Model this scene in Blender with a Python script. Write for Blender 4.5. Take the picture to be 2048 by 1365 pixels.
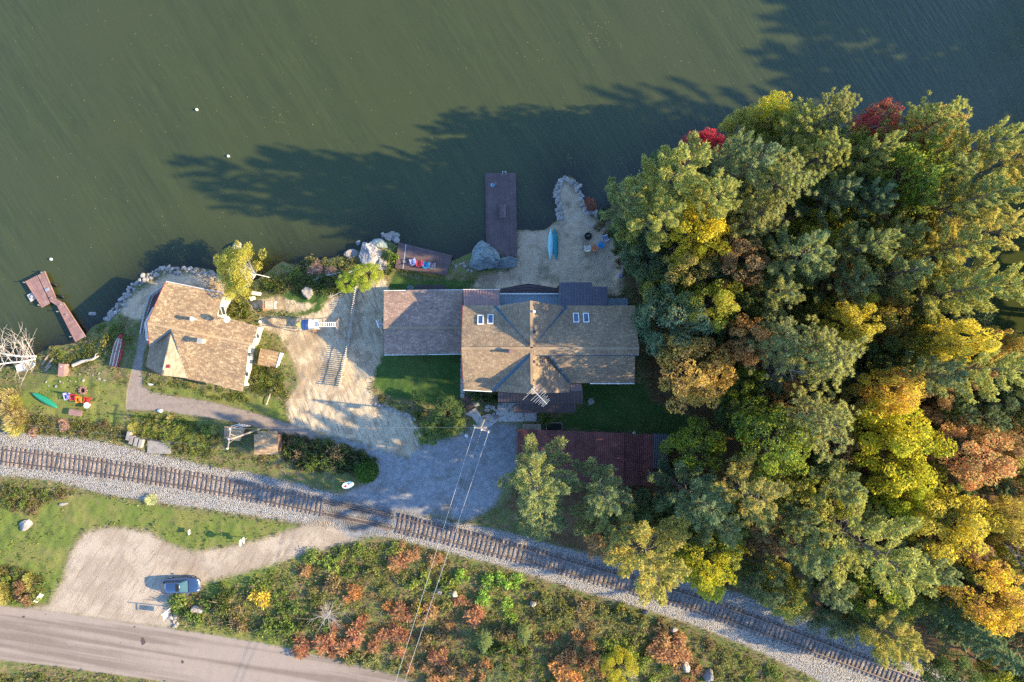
import bpy, math, random, re
import numpy as np
from mathutils import Vector, Matrix, Euler
R = math.radians
for o in list(bpy.data.objects):
    bpy.data.objects.remove(o)
sc = bpy.context.scene
C = sc.collection
random.seed(7)
RNG = np.random.default_rng(11)

# ------------------------------------------------------------------ camera, sky, sun, exposure
H = 90.0                       # drone height above the lake
S = 135.0 / 2048 / H           # ground metres per photo pixel and metre of depth
cam = bpy.data.cameras.new('camera')
cam.lens = 24; cam.sensor_width = 36; cam.clip_end = 6000; cam.clip_start = 1
camo = bpy.data.objects.new('camera', cam); C.objects.link(camo)
camo.location = (0, 0, H)
sc.camera = camo

SUN_EL, SUN_AZ = 24.5, math.atan2(-0.105, 1.0)          # low autumn sun from the right of the frame
sd_ = Vector((math.cos(R(SUN_EL)) * math.cos(SUN_AZ), math.cos(R(SUN_EL)) * math.sin(SUN_AZ), math.sin(R(SUN_EL))))
sun = bpy.data.lights.new('sun', 'SUN')
sun.energy = 3.7; sun.angle = R(0.6); sun.color = (1.0, 0.79, 0.44)
suno = bpy.data.objects.new('sun', sun); C.objects.link(suno)
suno.rotation_euler = sd_.to_track_quat('Z', 'Y').to_euler()
suno.location = (60, -6, 60)

w = bpy.data.worlds.new("World"); sc.world = w; w.use_nodes = True
wn = w.node_tree
sky = wn.nodes.new('ShaderNodeTexSky'); sky.sky_type = 'NISHITA'; sky.sun_disc = False
sky.sun_elevation = R(SUN_EL); sky.sun_rotation = R(90) - SUN_AZ
sky.air_density = 1.0; sky.dust_density = 0.4; sky.ozone_density = 5.5
bg = wn.nodes['Background']; bg.inputs[1].default_value = 0.15
wn.links.new(sky.outputs[0], bg.inputs[0])
vs = sc.view_settings
vs.view_transform = 'Standard'; vs.look = 'None'; vs.gamma = 1; vs.use_curve_mapping = False
vs.exposure = 1.85
sc.cycles.max_bounces = 6; sc.cycles.diffuse_bounces = 4; sc.cycles.transparent_max_bounces = 8
sc.cycles.transmission_bounces = 3; sc.cycles.glossy_bounces = 2
sc.cycles.use_denoising = False; sc.cycles.denoiser = 'OPENIMAGEDENOISE'; sc.cycles.denoising_input_passes = 'RGB_ALBEDO_NORMAL'; sc.cycles.denoising_prefilter = 'ACCURATE'

# ------------------------------------------------------------------ helpers
def P(px, py, z=0.0):
    k = (H - z) * S
    return Vector(((px - 1024) * k, (682.5 - py) * k, z))
def px_of(x, y, z):
    k = (H - z) * S
    return 1024 + x / k, 682.5 - y / k
def ray_plane(px, py, p0, n):
    d = Vector(((px - 1024) * S, (682.5 - py) * S, -1.0))
    o = Vector((0, 0, H))
    t = (p0 - o).dot(n) / d.dot(n)
    return o + d * t

def tag(o, label=None, cat=None, group=None, kind=None):
    if label: o['label'] = label
    if cat: o['category'] = cat
    if group: o['group'] = group
    if kind: o['kind'] = kind
    return o
def thing(name, label, cat, loc=(0, 0, 0), rotz=0.0, group=None):
    o = bpy.data.objects.new(name, None); C.objects.link(o)
    o.empty_display_size = 0.3
    o.location = loc; o.rotation_euler = (0, 0, rotz)
    return tag(o, label, cat, group)

def np_mesh(name, V, F, smooth=False):
    V = np.asarray(V, dtype=np.float32); F = np.asarray(F, dtype=np.int32)
    k = F.shape[1]
    me = bpy.data.meshes.new(name)
    me.vertices.add(len(V)); me.vertices.foreach_set('co', V.ravel())
    me.loops.add(F.size); me.loops.foreach_set('vertex_index', F.ravel())
    me.polygons.add(len(F))
    me.polygons.foreach_set('loop_start', np.arange(0, F.size, k, dtype=np.int32))
    me.polygons.foreach_set('loop_total', np.full(len(F), k, dtype=np.int32))
    if smooth:
        me.polygons.foreach_set('use_smooth', np.ones(len(F), dtype=bool))
    me.update(calc_edges=True)
    return me

def link(name, me, mat, parent=None, loc=None):
    o = bpy.data.objects.new(name, me); C.objects.link(o)
    if mat and len(me.materials) == 0: me.materials.append(mat)
    if parent: o.parent = parent
    if loc is not None: o.location = loc
    return o

class MB:
    """collects shapes and links them as one mesh object; coordinates minus 'off'"""
    def __init__(s): s.v = []; s.f = []
    def add(s, vs, fs):
        b = len(s.v); s.v += [tuple(v) for v in vs]; s.f += [tuple(i + b for i in f) for f in fs]; return s
    def box(s, c, size, rot=None):
        x, y, z = [q / 2 for q in size]
        vs = [Vector((i * x, j * y, k * z)) for i in (-1, 1) for j in (-1, 1) for k in (-1, 1)]
        if rot is not None:
            m = Euler(rot).to_matrix() if not isinstance(rot, Matrix) else rot
            vs = [m @ q for q in vs]
        c = Vector(c)
        return s.add([q + c for q in vs], [(0, 1, 3, 2), (4, 6, 7, 5), (0, 4, 5, 1), (2, 3, 7, 6), (0, 2, 6, 4), (1, 5, 7, 3)])
    def prism(s, poly, z0, z1):
        """poly: list of (x,y) or Vectors (z used as top when z1 is None)"""
        n = len(poly)
        bot = [(p[0], p[1], z0) for p in poly]
        top = [(p[0], p[1], z1 if z1 is not None else p[2]) for p in poly]
        return s.add(bot + top, [tuple(range(n - 1, -1, -1)), tuple(range(n, 2 * n))] + [(i, (i + 1) % n, n + (i + 1) % n, n + i) for i in range(n)])
    def slab(s, poly, t):
        n = len(poly)
        top = [Vector(p) for p in poly]; bot = [p - Vector((0, 0, t)) for p in top]
        return s.add(bot + top, [tuple(range(n - 1, -1, -1)), tuple(range(n, 2 * n))] + [(i, (i + 1) % n, n + (i + 1) % n, n + i) for i in range(n)])
    def tube(s, pts, r0, r1=None, sides=6):
        pts = [Vector(p) for p in pts]; n = len(pts)
        rr = r0 if isinstance(r0, (list, tuple)) else [r0 + ((r1 if r1 is not None else r0) - r0) * i / max(1, n - 1) for i in range(n)]
        vs = []
        for i, p in enumerate(pts):
            t = (pts[min(i + 1, n - 1)] - pts[max(i - 1, 0)]).normalized()
            a = t.cross(Vector((0, 0, 1)))
            if a.length < 0.05: a = t.cross(Vector((1, 0, 0)))
            a.normalize(); b = t.cross(a)
            for k in range(sides):
                an = 2 * math.pi * k / sides
                vs.append(p + (a * math.cos(an) + b * math.sin(an)) * rr[i])
        fs = [(i * sides + k, i * sides + (k + 1) % sides, (i + 1) * sides + (k + 1) % sides, (i + 1) * sides + k) for i in range(n - 1) for k in range(sides)]
        fs += [tuple(range(sides - 1, -1, -1)), tuple((n - 1) * sides + k for k in range(sides))]
        return s.add(vs, fs)
    def disc(s, c, r, h, sides=14, ax='z', ry=None):
        c = Vector(c); vs = []
        for q in (-h / 2, h / 2):
            for k in range(sides):
                a = 2 * math.pi * k / sides
                u, v = r * math.cos(a), (ry or r) * math.sin(a)
                vs.append(c + (Vector((u, v, q)) if ax == 'z' else Vector((q, u, v)) if ax == 'x' else Vector((u, q, v))))
        return s.add(vs, [tuple(range(sides - 1, -1, -1)), tuple(range(sides, 2 * sides))] + [(k, (k + 1) % sides, sides + (k + 1) % sides, sides + k) for k in range(sides)])
    def torus(s, c, r, t, n=16, m=8, rot=None):
        c = Vector(c); vs = []
        mt = Euler(rot).to_matrix() if rot else None
        for i in range(n):
            a = 2 * math.pi * i / n
            for j in range(m):
                b = 2 * math.pi * j / m
                q = Vector(((r + t * math.cos(b)) * math.cos(a), (r + t * math.cos(b)) * math.sin(a), t * math.sin(b)))
                vs.append(c + (mt @ q if mt else q))
        return s.add(vs, [(i * m + j, ((i + 1) % n) * m + j, ((i + 1) % n) * m + (j + 1) % m, i * m + (j + 1) % m) for i in range(n) for j in range(m)])
    def build(s, name, mat, parent=None, off=None, smooth=False, label=None, kind=None, loc=None):
        me = bpy.data.meshes.new(name)
        o3 = Vector(off) if off is not None else Vector((0, 0, 0))
        me.from_pydata([Vector(v) - o3 for v in s.v], [], s.f)
        if smooth:
            me.polygons.foreach_set('use_smooth', np.ones(len(me.polygons), dtype=bool))
        me.update()
        o = link(name, me, mat, parent, loc)
        if label: o['label'] = label
        if kind: o['kind'] = kind
        return o

_ub = {}
def pbox(parent, name, c, size, mat, rot=(0, 0, 0), label=None):
    """a box part that shares one unit-cube mesh per material; c is local to the parent"""
    if mat.name not in _ub:
        m = MB().box((0, 0, 0), (1, 1, 1)); me = bpy.data.meshes.new('board')
        me.from_pydata(m.v, [], m.f); me.update(); me.materials.append(mat); _ub[mat.name] = me
    o = bpy.data.objects.new(name, _ub[mat.name]); C.objects.link(o)
    o.parent = parent; o.location = c; o.scale = size; o.rotation_euler = rot
    if label: o['label'] = label
    return o
def copy_tree(o, parent=None):
    c = o.copy(); C.objects.link(c)
    if parent: c.parent = parent
    for ch in list(o.children): copy_tree(ch, c)
    return c

# ------------------------------------------------------------------ materials
def new_mat(name):
    m = bpy.data.materials.new(name); m.use_nodes = True
    nt = m.node_tree; b = nt.nodes['Principled BSDF']
    return m, nt, b
def N(nt, typ, ins=None, **props):
    n = nt.nodes.new('ShaderNode' + typ)
    for k, v in props.items(): setattr(n, k, v)
    for k, v in (ins or {}).items():
        if isinstance(v, bpy.types.NodeSocket): nt.links.new(v, n.inputs[k])
        else:
            s = n.inputs[k]
            if hasattr(s.default_value, '__len__') and len(s.default_value) == 4 and len(v) == 3: v = tuple(v) + (1,)
            s.default_value = v
    return n
def mixc(nt, f, a, b, bt='MIX'):
    n = nt.nodes.new('ShaderNodeMix'); n.data_type = 'RGBA'; n.blend_type = bt
    for i, v in ((0, f), (6, a), (7, b)):
        if isinstance(v, bpy.types.NodeSocket): nt.links.new(v, n.inputs[i])
        else: n.inputs[i].default_value = (tuple(v) + (1,) if hasattr(v, '__len__') and len(v) == 3 else v)
    return n.outputs[2]
def math_(nt, op, a, b=0.0, c=0.0):
    n = nt.nodes.new('ShaderNodeMath'); n.operation = op
    for i, v in ((0, a), (1, b), (2, c)):
        if isinstance(v, bpy.types.NodeSocket): nt.links.new(v, n.inputs[i])
        else: n.inputs[i].default_value = v
    return n.outputs[0]
def ramp(nt, v, lo, hi, a=0.0, b=1.0, mode='SMOOTHSTEP'):
    n = nt.nodes.new('ShaderNodeMapRange'); n.interpolation_type = mode
    nt.links.new(v, n.inputs[0])
    n.inputs[1].default_value = lo; n.inputs[2].default_value = hi; n.inputs[3].default_value = a; n.inputs[4].default_value = b
    return n.outputs[0]
def noise(nt, scale, detail=4, rough=0.55, vec=None, dist=0.0):
    n = N(nt, 'TexNoise', {'Scale': scale, 'Detail': detail, 'Roughness': rough, 'Distortion': dist})
    if vec is not None: nt.links.new(vec, n.inputs['Vector'])
    return n.outputs[0]
def pos(nt): return nt.nodes.new('ShaderNodeNewGeometry').outputs['Position']
def bump(nt, b, h, strength=0.4, dist=0.05):
    n = N(nt, 'Bump', {'Height': h, 'Strength': strength, 'Distance': dist})
    nt.links.new(n.outputs[0], b.inputs['Normal'])

def simple(name, col, rough=0.7, metal=0.0, var=0.15, scale=3.0, spec=0.3, bmp=0.0, dirt=None, emit=None):
    """plain painted / wooden / stone surface with noise wear"""
    m, nt, b = new_mat(name)
    p = N(nt, 'TexCoord').outputs['Object']
    pw = pos(nt)
    n1 = noise(nt, scale, 5, 0.6, pw)
    c = mixc(nt, ramp(nt, n1, 0.3, 0.7), [q * (1 - var) for q in col], [min(1, q * (1 + var)) for q in col])
    oi = nt.nodes.new('ShaderNodeObjectInfo')
    c = mixc(nt, 1.0, c, N(nt, 'CombineColor', {0: ramp(nt, oi.outputs['Random'], 0, 1, 1 - var, 1 + var, 'LINEAR'), 1: ramp(nt, oi.outputs['Random'], 0, 1, 1 - var, 1 + var, 'LINEAR'), 2: ramp(nt, oi.outputs['Random'], 0, 1, 1 - var, 1 + var, 'LINEAR')}).outputs[0], 'MULTIPLY')
    if dirt:
        n2 = noise(nt, scale * 0.45, 6, 0.7, pw)
        c = mixc(nt, ramp(nt, n2, 0.52, 0.7, 0, 0.8), c, dirt)
    nt.links.new(c, b.inputs['Base Color'])
    b.inputs['Roughness'].default_value = rough; b.inputs['Metallic'].default_value = metal
    b.inputs['Specular IOR Level'].default_value = spec
    if bmp: bump(nt, b, noise(nt, scale * 6, 4, 0.6, pw), bmp, 0.03)
    return m
def objcol(name, rough=0.6, var=0.1, spec=0.3):
    """takes its colour from the object's own colour (plastic chairs, boats ...)"""
    m, nt, b = new_mat(name)
    oi = nt.nodes.new('ShaderNodeObjectInfo')
    n1 = noise(nt, 6, 4, 0.6, pos(nt))
    c = mixc(nt, 1.0, oi.outputs['Color'], mixc(nt, n1, (1 - var,) * 3, (1 + var,) * 3), 'MULTIPLY')
    nt.links.new(c, b.inputs['Base Color'])
    b.inputs['Roughness'].default_value = rough; b.inputs['Specular IOR Level'].default_value = spec
    return m
def shingle_mat(name, cols):
    m, nt, b = new_mat(name)
    g = nt.nodes.new('ShaderNodeNewGeometry')
    cr = nt.nodes.new('ShaderNodeValToRGB'); cr.color_ramp.interpolation = 'CONSTANT'
    e = cr.color_ramp.elements
    while len(e) < len(cols): e.new(0.5)
    for i, (q, cc) in enumerate(cols):
        e[i].position = q; e[i].color = tuple(cc) + (1,)
    nt.links.new(g.outputs['Random Per Island'], cr.inputs[0])
    n1 = noise(nt, 0.5, 5, 0.65, g.outputs['Position'])
    n2 = noise(nt, 14, 3, 0.7, g.outputs['Position'])
    c = mixc(nt, ramp(nt, n1, 0.35, 0.7, 0.0, 0.35), cr.outputs[0], (0.11, 0.085, 0.07))
    c = mixc(nt, 1.0, c, mixc(nt, n2, (0.75,) * 3, (1.2,) * 3), 'MULTIPLY')
    nt.links.new(c, b.inputs['Base Color']); b.inputs['Roughness'].default_value = 0.95
    b.inputs['Specular IOR Level'].default_value = 0.1
    return m
M = {}
M['shingle_tan'] = shingle_mat('shingle_tan', [(0, (0.365, 0.237, 0.133)), (0.2, (0.44, 0.293, 0.162)), (0.42, (0.506, 0.35, 0.194)), (0.62, (0.398, 0.26, 0.147)), (0.8, (0.605, 0.438, 0.245)), (0.92, (0.316, 0.204, 0.118))])
M['shingle_brown'] = shingle_mat('shingle_brown', [(0, (0.281, 0.2, 0.131)), (0.22, (0.32, 0.231, 0.147)), (0.45, (0.359, 0.261, 0.166)), (0.66, (0.303, 0.217, 0.142)), (0.84, (0.408, 0.302, 0.194)), (0.95, (0.248, 0.178, 0.12))])
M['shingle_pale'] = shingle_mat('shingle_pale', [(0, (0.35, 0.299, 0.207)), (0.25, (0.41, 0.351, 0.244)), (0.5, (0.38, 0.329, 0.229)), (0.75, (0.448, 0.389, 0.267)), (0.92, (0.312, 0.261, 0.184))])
M['shingle_mauve'] = shingle_mat('shingle_mauve', [(0, (.33, .22, .17)), (.22, (.38, .255, .195)), (.45, (.43, .295, .225)), (.66, (.35, .235, .18)), (.84, (.48, .34, .265)), (.95, (.28, .185, .145))])
M['underlay'] = simple('roof_underlay', (.12, .09, .07), .95)
M['flash'] = simple('valley_flashing', (.05, .10, .14), .5, .1)
M['white'] = simple('white_paint', (.78, .77, .73), .5, var=.06, dirt=(.55, .52, .46))
M['cream'] = simple('cream_siding', (.66, .62, .52), .6, var=.06)
M['brown_wall'] = simple('brown_siding', (.14, .085, .06), .8)
M['red_trim'] = simple('red_trim', (.22, .05, .05), .6)
M['glass'] = simple('window_glass', (.03, .05, .08), .05, spec=.8, var=.05)
M['skyglass'] = simple('skylight_glass', (.035, .07, .15), .08, spec=.7, var=.1)
M['deck_brown'] = simple('deck_boards', (.125, .082, .078), .75, var=.10, scale=1.2, bmp=.15, dirt=(.16, .12, .115))
M['dock_brown'] = simple('dock_boards', (.27, .155, .135), .75, var=.14, scale=1.5, bmp=.15, dirt=(.34, .24, .22))
M['deck_grey'] = simple('painted_deck', (.25, .30, .335), .6, var=.06, dirt=(.31, .34, .36))
M['dark_wood'] = simple('dark_wood', (.055, .04, .04), .7, var=.15)
M['wood'] = simple('weathered_wood', (.36, .27, .19), .85, var=.18, scale=2.5, dirt=(.26, .22, .18))
M['pale_wood'] = simple('pale_wood', (.55, .45, .33), .8, var=.15)
M['grey_wood'] = simple('grey_wood', (.40, .37, .34), .85, var=.15)
M['orange_wood'] = simple('orange_wood', (.50, .22, .08), .7, var=.12)
M['metal_brown'] = simple('brown_metal_roof', (.26, .15, .13), .42, .1, var=.06, spec=.5, dirt=(.30, .20, .17))
M['metal_slate'] = simple('slate_metal_roof', (.085, .08, .10), .4, .15, var=.06, spec=.5, dirt=(.12, .11, .13))
M['metal_choc'] = simple('chocolate_metal_roof', (.085, .055, .052), .45, .1, var=.08, spec=.5, dirt=(.12, .085, .08))
M['rust'] = simple('rusty_corrugated_roof', (.135, .045, .04), .6, .05, var=.28, scale=.9, spec=.3, dirt=(.08, .04, .04))
M['grey_metal'] = simple('grey_metal', (.42, .43, .45), .4, .5, var=.05)
M['wire'] = simple('wire_metal', (.40, .40, .39), .4, .3, var=.04)
M['alu'] = simple('bright_aluminium', (.6, .6, .59), .35, .3, var=.04)
M['old_concrete'] = simple('old_concrete', (.27, .245, .225), .95, var=.15, scale=1.2, bmp=.2, dirt=(.19, .17, .155))
M['concrete'] = simple('concrete', (.42, .39, .355), .9, var=.1, scale=1.2, bmp=.15, dirt=(.30, .275, .25))
M['black'] = simple('black_rubber', (.02, .02, .02), .6, var=.1)
M['char'] = simple('char', (.03, .028, .026), .95)
M['pole'] = simple('utility_pole_wood', (.31, .26, .215), .9, var=.15)
M['steel'] = simple('rail_steel', (.20, .155, .13), .4, .5, var=.15, spec=.5)
M['tie'] = simple('tie_wood', (.185, .14, .12), .9, var=.34, scale=1.5, bmp=.3, dirt=(.28, .235, .20))
M['plastic'] = objcol('coloured_plastic')
M['paint'] = objcol('coloured_paint', .45)
M['straw'] = simple('straw', (.45, .37, .2), .9)
M['red'] = simple('red_mark', (.55, .03, .05), .5, var=.03)
M['ink'] = simple('black_letter', (.02, .02, .025), .5, var=.03)
M['signwhite'] = simple('sign_white', (.72, .80, .80), .4, var=.03)
M['blue_tarp'] = simple('blue_canvas', (.03, .07, .22), .7, var=.1)
M['yellow_tarp'] = simple('olive_canvas', (.38, .38, .10), .7, var=.1)
M['bark'] = simple('bark', (.13, .10, .08), .95, var=.25, scale=4)
M['dead_bark'] = simple('dead_bark', (.36, .32, .285), .9, var=.2, scale=4)
M['bleached'] = simple('bleached_wood', (.50, .43, .37), .85, var=.12, scale=3)
M['birch_bark'] = simple('birch_bark', (.66, .63, .57), .7, var=.15, scale=5, dirt=(.15, .13, .12))
def rock_mat(name, a, b_, lichen, sc_=1.0):
    m, nt, b = new_mat(name)
    p = pos(nt)
    n1 = noise(nt, 1.3 * sc_, 6, .65, p); n2 = noise(nt, 5 * sc_, 5, .7, p)
    oi = nt.nodes.new('ShaderNodeObjectInfo')
    c = mixc(nt, ramp(nt, n1, .35, .65), a, b_)
    c = mixc(nt, ramp(nt, n2, .56, .64, 0, .8), c, lichen)
    r_ = ramp(nt, oi.outputs['Random'], 0, 1, .7, 1.15, 'LINEAR')
    c = mixc(nt, 1.0, c, N(nt, 'CombineColor', {0: r_, 1: r_, 2: r_}).outputs[0], 'MULTIPLY')
    nt.links.new(c, b.inputs['Base Color']); b.inputs['Roughness'].default_value = .95
    b.inputs['Specular IOR Level'].default_value = .15
    bump(nt, b, n2, .5, .08)
    return m
M['rock'] = rock_mat('granite_rock', (.30, .26, .23), (.42, .37, .33), (.16, .14, .125), 2)
M['boulder'] = rock_mat('lichened_boulder', (.27, .24, .23), (.38, .35, .33), (.10, .09, .09))
M['boulder_green'] = rock_mat('green_lichened_boulder', (.17, .20, .20), (.25, .29, .28), (.07, .075, .07))
# ------------------------------------------------------------------ the lie of the land
def W(poly, z=1.2): return [tuple(P(a, b, z)[:2]) for a, b in poly]
SHORE = [(-900, 800), (-120, 765), (0, 738), (40, 728), (62, 718), (86, 700), (112, 690), (150, 686), (172, 673), (192, 655), (216, 640), (240, 612), (262, 581),
         (290, 556), (322, 541), (370, 538), (420, 543), (450, 560), (478, 572), (515, 556), (545, 540), (565, 524), (600, 532), (640, 524), (680, 515), (705, 505), (722, 497),
         (745, 483), (772, 478), (797, 490), (810, 520), (860, 530), (905, 522), (925, 515), (950, 500), (985, 496), (1030, 480), (1036, 464), (1062, 462), (1092, 456),
         (1124, 440), (1117, 412), (1112, 386), (1121, 366), (1136, 358), (1151, 362), (1162, 386), (1168, 410), (1186, 428), (1212, 430), (1235, 408), (1262, 384),
         (1300, 352), (1360, 325), (1420, 302), (1480, 290), (1560, 280), (1640, 286), (1720, 296), (1790, 312), (1850, 345), (1885, 390), (1880, 440), (1862, 500),
         (1858, 560), (1868, 610), (1890, 655), (1930, 690), (2000, 708), (2075, 700), (2100, 600), (2110, 440), (2150, 300), (2260, 200), (2330, 0), (2380, -300), (2500, -900),
         (5200, -900), (5200, 3600), (-3200, 3600), (-3200, 800)]
BALLAST = [(-250, 838), (0, 862), (100, 872), (180, 880), (250, 892), (300, 906), (350, 916), (400, 929), (500, 946), (600, 968), (680, 990), (760, 1012), (860, 1034), (1000, 1060),
           (1100, 1088), (1200, 1112), (1300, 1138), (1400, 1163), (1500, 1194), (1600, 1228), (1700, 1264), (1800, 1304), (1900, 1350), (2150, 1460), (2100, 1560), (1800, 1425),
           (1650, 1366), (1600, 1341), (1500, 1294), (1400, 1254), (1300, 1220), (1200, 1192), (1100, 1162), (1000, 1130), (900, 1105), (800, 1078), (720, 1064), (600, 1046),
           (500, 1031), (400, 1016), (300, 1003), (200, 986), (100, 960), (0, 951), (-250, 925)]
DRIVE = [(573, 858), (640, 872), (700, 880), (760, 900), (815, 917), (848, 886), (905, 876), (950, 856), (990, 846), (1036, 849), (1034, 935), (1008, 975), (988, 1012), (940, 1042),
         (862, 1030), (802, 1042), (778, 1064), (700, 1082), (632, 1098), (588, 1077), (612, 1050), (652, 1008), (690, 986), (732, 968), (756, 945), (742, 915), (700, 893), (640, 881), (573, 869)]
LOT = [(60, 1216), (98, 1210), (128, 1160), (142, 1106), (168, 1068), (215, 1054), (300, 1064), (332, 1086), (386, 1104), (440, 1098), (520, 1080), (592, 1057), (650, 1035),
       (705, 1080), (640, 1100), (560, 1123), (480, 1147), (415, 1162), (402, 1180), (345, 1196), (340, 1216), (352, 1254), (250, 1246), (160, 1231), (60, 1220)]
ROAD = [(-400, 1150), (0, 1211), (100, 1221), (250, 1243), (420, 1268), (530, 1286), (640, 1311), (760, 1341), (900, 1388), (1050, 1450), (1000, 1540), (700, 1440), (400, 1372), (300, 1358), (200, 1344), (100, 1330), (0, 1319), (-400, 1262)]
PATH = [(298, 604), (306, 640), (300, 680), (288, 700), (283, 740), (285, 772), (302, 785), (340, 792), (420, 804), (500, 824), (578, 848), (640, 868), (640, 882), (575, 870), (500, 851),
        (430, 838), (330, 823), (252, 820), (254, 780), (266, 730), (275, 690), (282, 640)]
DIRT = [(518, 633), (590, 637), (640, 625), (660, 592), (700, 585), (730, 570), (770, 556), (776, 575), (766, 640), (769, 706), (750, 740), (742, 780), (770, 808), (815, 833), (842, 862),
        (836, 915), (790, 914), (720, 884), (640, 866), (580, 850), (572, 805), (598, 770), (590, 730), (575, 700), (558, 668), (518, 656)]
BEACH = [(1030, 458), (1062, 458), (1120, 440), (1110, 400), (1110, 370), (1135, 352), (1160, 368), (1170, 410), (1185, 432), (1215, 442), (1232, 480), (1252, 535), (1240, 592), (1180, 585),
         (1000, 582), (945, 575), (960, 552), (1020, 540), (1036, 515)]
SAND2 = [(288, 570), (330, 545), (400, 545), (440, 558), (462, 600), (330, 570), (292, 640), (262, 640), (228, 622), (260, 585)]
PAD = [(915, 790), (1080, 790), (1080, 850), (990, 850), (960, 870), (915, 840)]
YARD = [(480, 600), (560, 585), (600, 600), (640, 600), (630, 625), (590, 632), (500, 625)]
LAWN = [[(752, 708), (925, 708), (930, 835), (880, 815), (840, 806), (772, 792), (746, 765)],
        [(1140, 765), (1290, 765), (1300, 800), (1420, 850), (1390, 872), (1180, 862), (1085, 850), (1165, 812)],
        [(560, 590), (640, 566), (700, 580), (660, 596), (640, 625), (590, 632)], [(790, 545), (840, 560), (980, 560), (990, 582), (770, 580)]]
LAWNY = [[(-20, 1000), (60, 1030), (100, 998), (180, 990), (300, 1012), (400, 1024), (500, 1040), (585, 1049), (590, 1056), (520, 1076), (440, 1093), (385, 1100), (330, 1080), (300, 1060),
          (215, 1050), (160, 1062), (138, 1102), (125, 1158), (95, 1205), (60, 1212), (-20, 1205)],
         [(50, 752), (120, 748), (190, 760), (250, 772), (250, 850), (200, 850), (100, 832), (40, 810)],
         [(286, 745), (302, 774), (480, 786), (560, 800), (575, 845), (520, 826), (420, 802), (300, 782)],
         [(262, 824), (400, 840), (560, 862), (440, 862), (400, 900), (330, 884), (262, 852)],
         [(400, 1165), (480, 1145), (620, 1102), (640, 1104), (500, 1180), (420, 1210)], [(380, 1245), (520, 1262), (640, 1300), (640, 1312), (420, 1267)]]
FOREST = [(1190, 436), (1235, 408), (1300, 352), (1420, 302), (1560, 280), (1720, 296), (1850, 345), (1885, 390), (1860, 520), (1890, 655), (2000, 708), (2400, 660), (2400, 1400), (1900, 1345),
          (1600, 1222), (1300, 1132), (1080, 1080), (1010, 1010), (1040, 960), (1340, 960), (1345, 870), (1420, 850), (1300, 800), (1285, 610), (1250, 560), (1225, 480)]

def sdf(poly, X, Y):
    p = np.array(poly); q = np.roll(p, -1, axis=0)
    d = np.full(X.shape, 1e9); ins = np.zeros(X.shape, bool)
    for (x0, y0), (x1, y1) in zip(p, q):
        ex, ey = x1 - x0, y1 - y0
        t = np.clip(((X - x0) * ex + (Y - y0) * ey) / (ex * ex + ey * ey + 1e-12), 0, 1)
        d = np.minimum(d, (X - x0 - t * ex) ** 2 + (Y - y0 - t * ey) ** 2)
        c = ((y0 > Y) != (y1 > Y))
        ins ^= c & (X < (x1 - x0) * (Y - y0) / (y1 - y0 + 1e-15) + x0)
    return np.where(ins, 1, -1) * np.sqrt(d)
def sdm(polys, X, Y, z=1.2):
    r = np.full(X.shape, -1e9)
    for p in polys: r = np.maximum(r, sdf(W(p, z), X, Y))
    return r
_tab = np.random.default_rng(3).random((256, 256))
def vnoise(X, Y, s, o=0):
    x = X * s + o * 17.3 + 1000; y = Y * s + o * 9.1 + 1000
    i = np.floor(x).astype(int); j = np.floor(y).astype(int); u = x - i; v = y - j
    u = u * u * (3 - 2 * u); v = v * v * (3 - 2 * v)
    g = lambda a, b: _tab[a & 255, b & 255]
    return g(i, j) * (1 - u) * (1 - v) + g(i + 1, j) * u * (1 - v) + g(i, j + 1) * (1 - u) * v + g(i + 1, j + 1) * u * v
def fbm(X, Y, s, o=0, n=4):
    r = 0; a = .5
    for k in range(n): r = r + a * vnoise(X, Y, s * 2 ** k, o + k); a *= .5
    return r
def smooth(a, lo, hi):
    t = np.clip((a - lo) / (hi - lo), 0, 1); return t * t * (3 - 2 * t)

GX0, GX1, GY0, GY1, GD = -76.0, 76.0, -54.0, 52.0, 0.25
gx = np.arange(GX0, GX1 + 1e-6, GD); gy = np.arange(GY0, GY1 + 1e-6, GD)
XX, YY = np.meshgrid(gx, gy)
def height(X, Y):
    ws = fbm(X, Y, .35, 5) - .47
    land = sdf(W(SHORE, 0), X, Y) + ws * 1.3
    bea = sdm([BEACH], X, Y)
    sl = .30 - .20 * smooth(bea, -1.5, 1.5)
    h = np.where(land < 0, np.maximum(-2.6, land * (.21 + .7 * smooth(X, 44, 54))), np.minimum(1.15, land * sl + .02))
    bal = sdf(W(BALLAST), X, Y)
    h = h + .35 * smooth(bal, -1.5, 1.8) + .25 * smooth(-Y, 18, 34)
    flat = smooth(np.maximum.reduce([sdm([ROAD, LOT, PATH, DRIVE, PAD], X, Y), bal + 1]), -1.0, .3)
    forest = smooth(sdm([FOREST], X, Y), 0, 4)
    rough = (fbm(X, Y, 1.1, 2) - .47) * .35 + (fbm(X, Y, 3.2, 8, 3) - .44) * .12
    h = h + rough * (1 - .88 * flat) * (1 - .5 * smooth(bea, -1, 1)) * smooth(land, -.5, 2) + forest * (fbm(X, Y, .09, 4) - .3) * 1.2
    dirt = smooth(sdm([DIRT], X, Y), -.3, .6)
    rut = np.sin((X * .93 + Y * .36) * 7.0 + fbm(X, Y, .5, 1) * 9) * .025
    return h + dirt * rut, land
HH, LAND = height(XX, YY)
def hgt(x, y):
    i = min(max((x - GX0) / GD, 0), len(gx) - 1.001); j = min(max((y - GY0) / GD, 0), len(gy) - 1.001)
    a, b = int(i), int(j); u, v = i - a, j - b
    return float(HH[b, a] * (1 - u) * (1 - v) + HH[b, a + 1] * u * (1 - v) + HH[b + 1, a] * (1 - u) * v + HH[b + 1, a + 1] * u * v)
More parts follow.
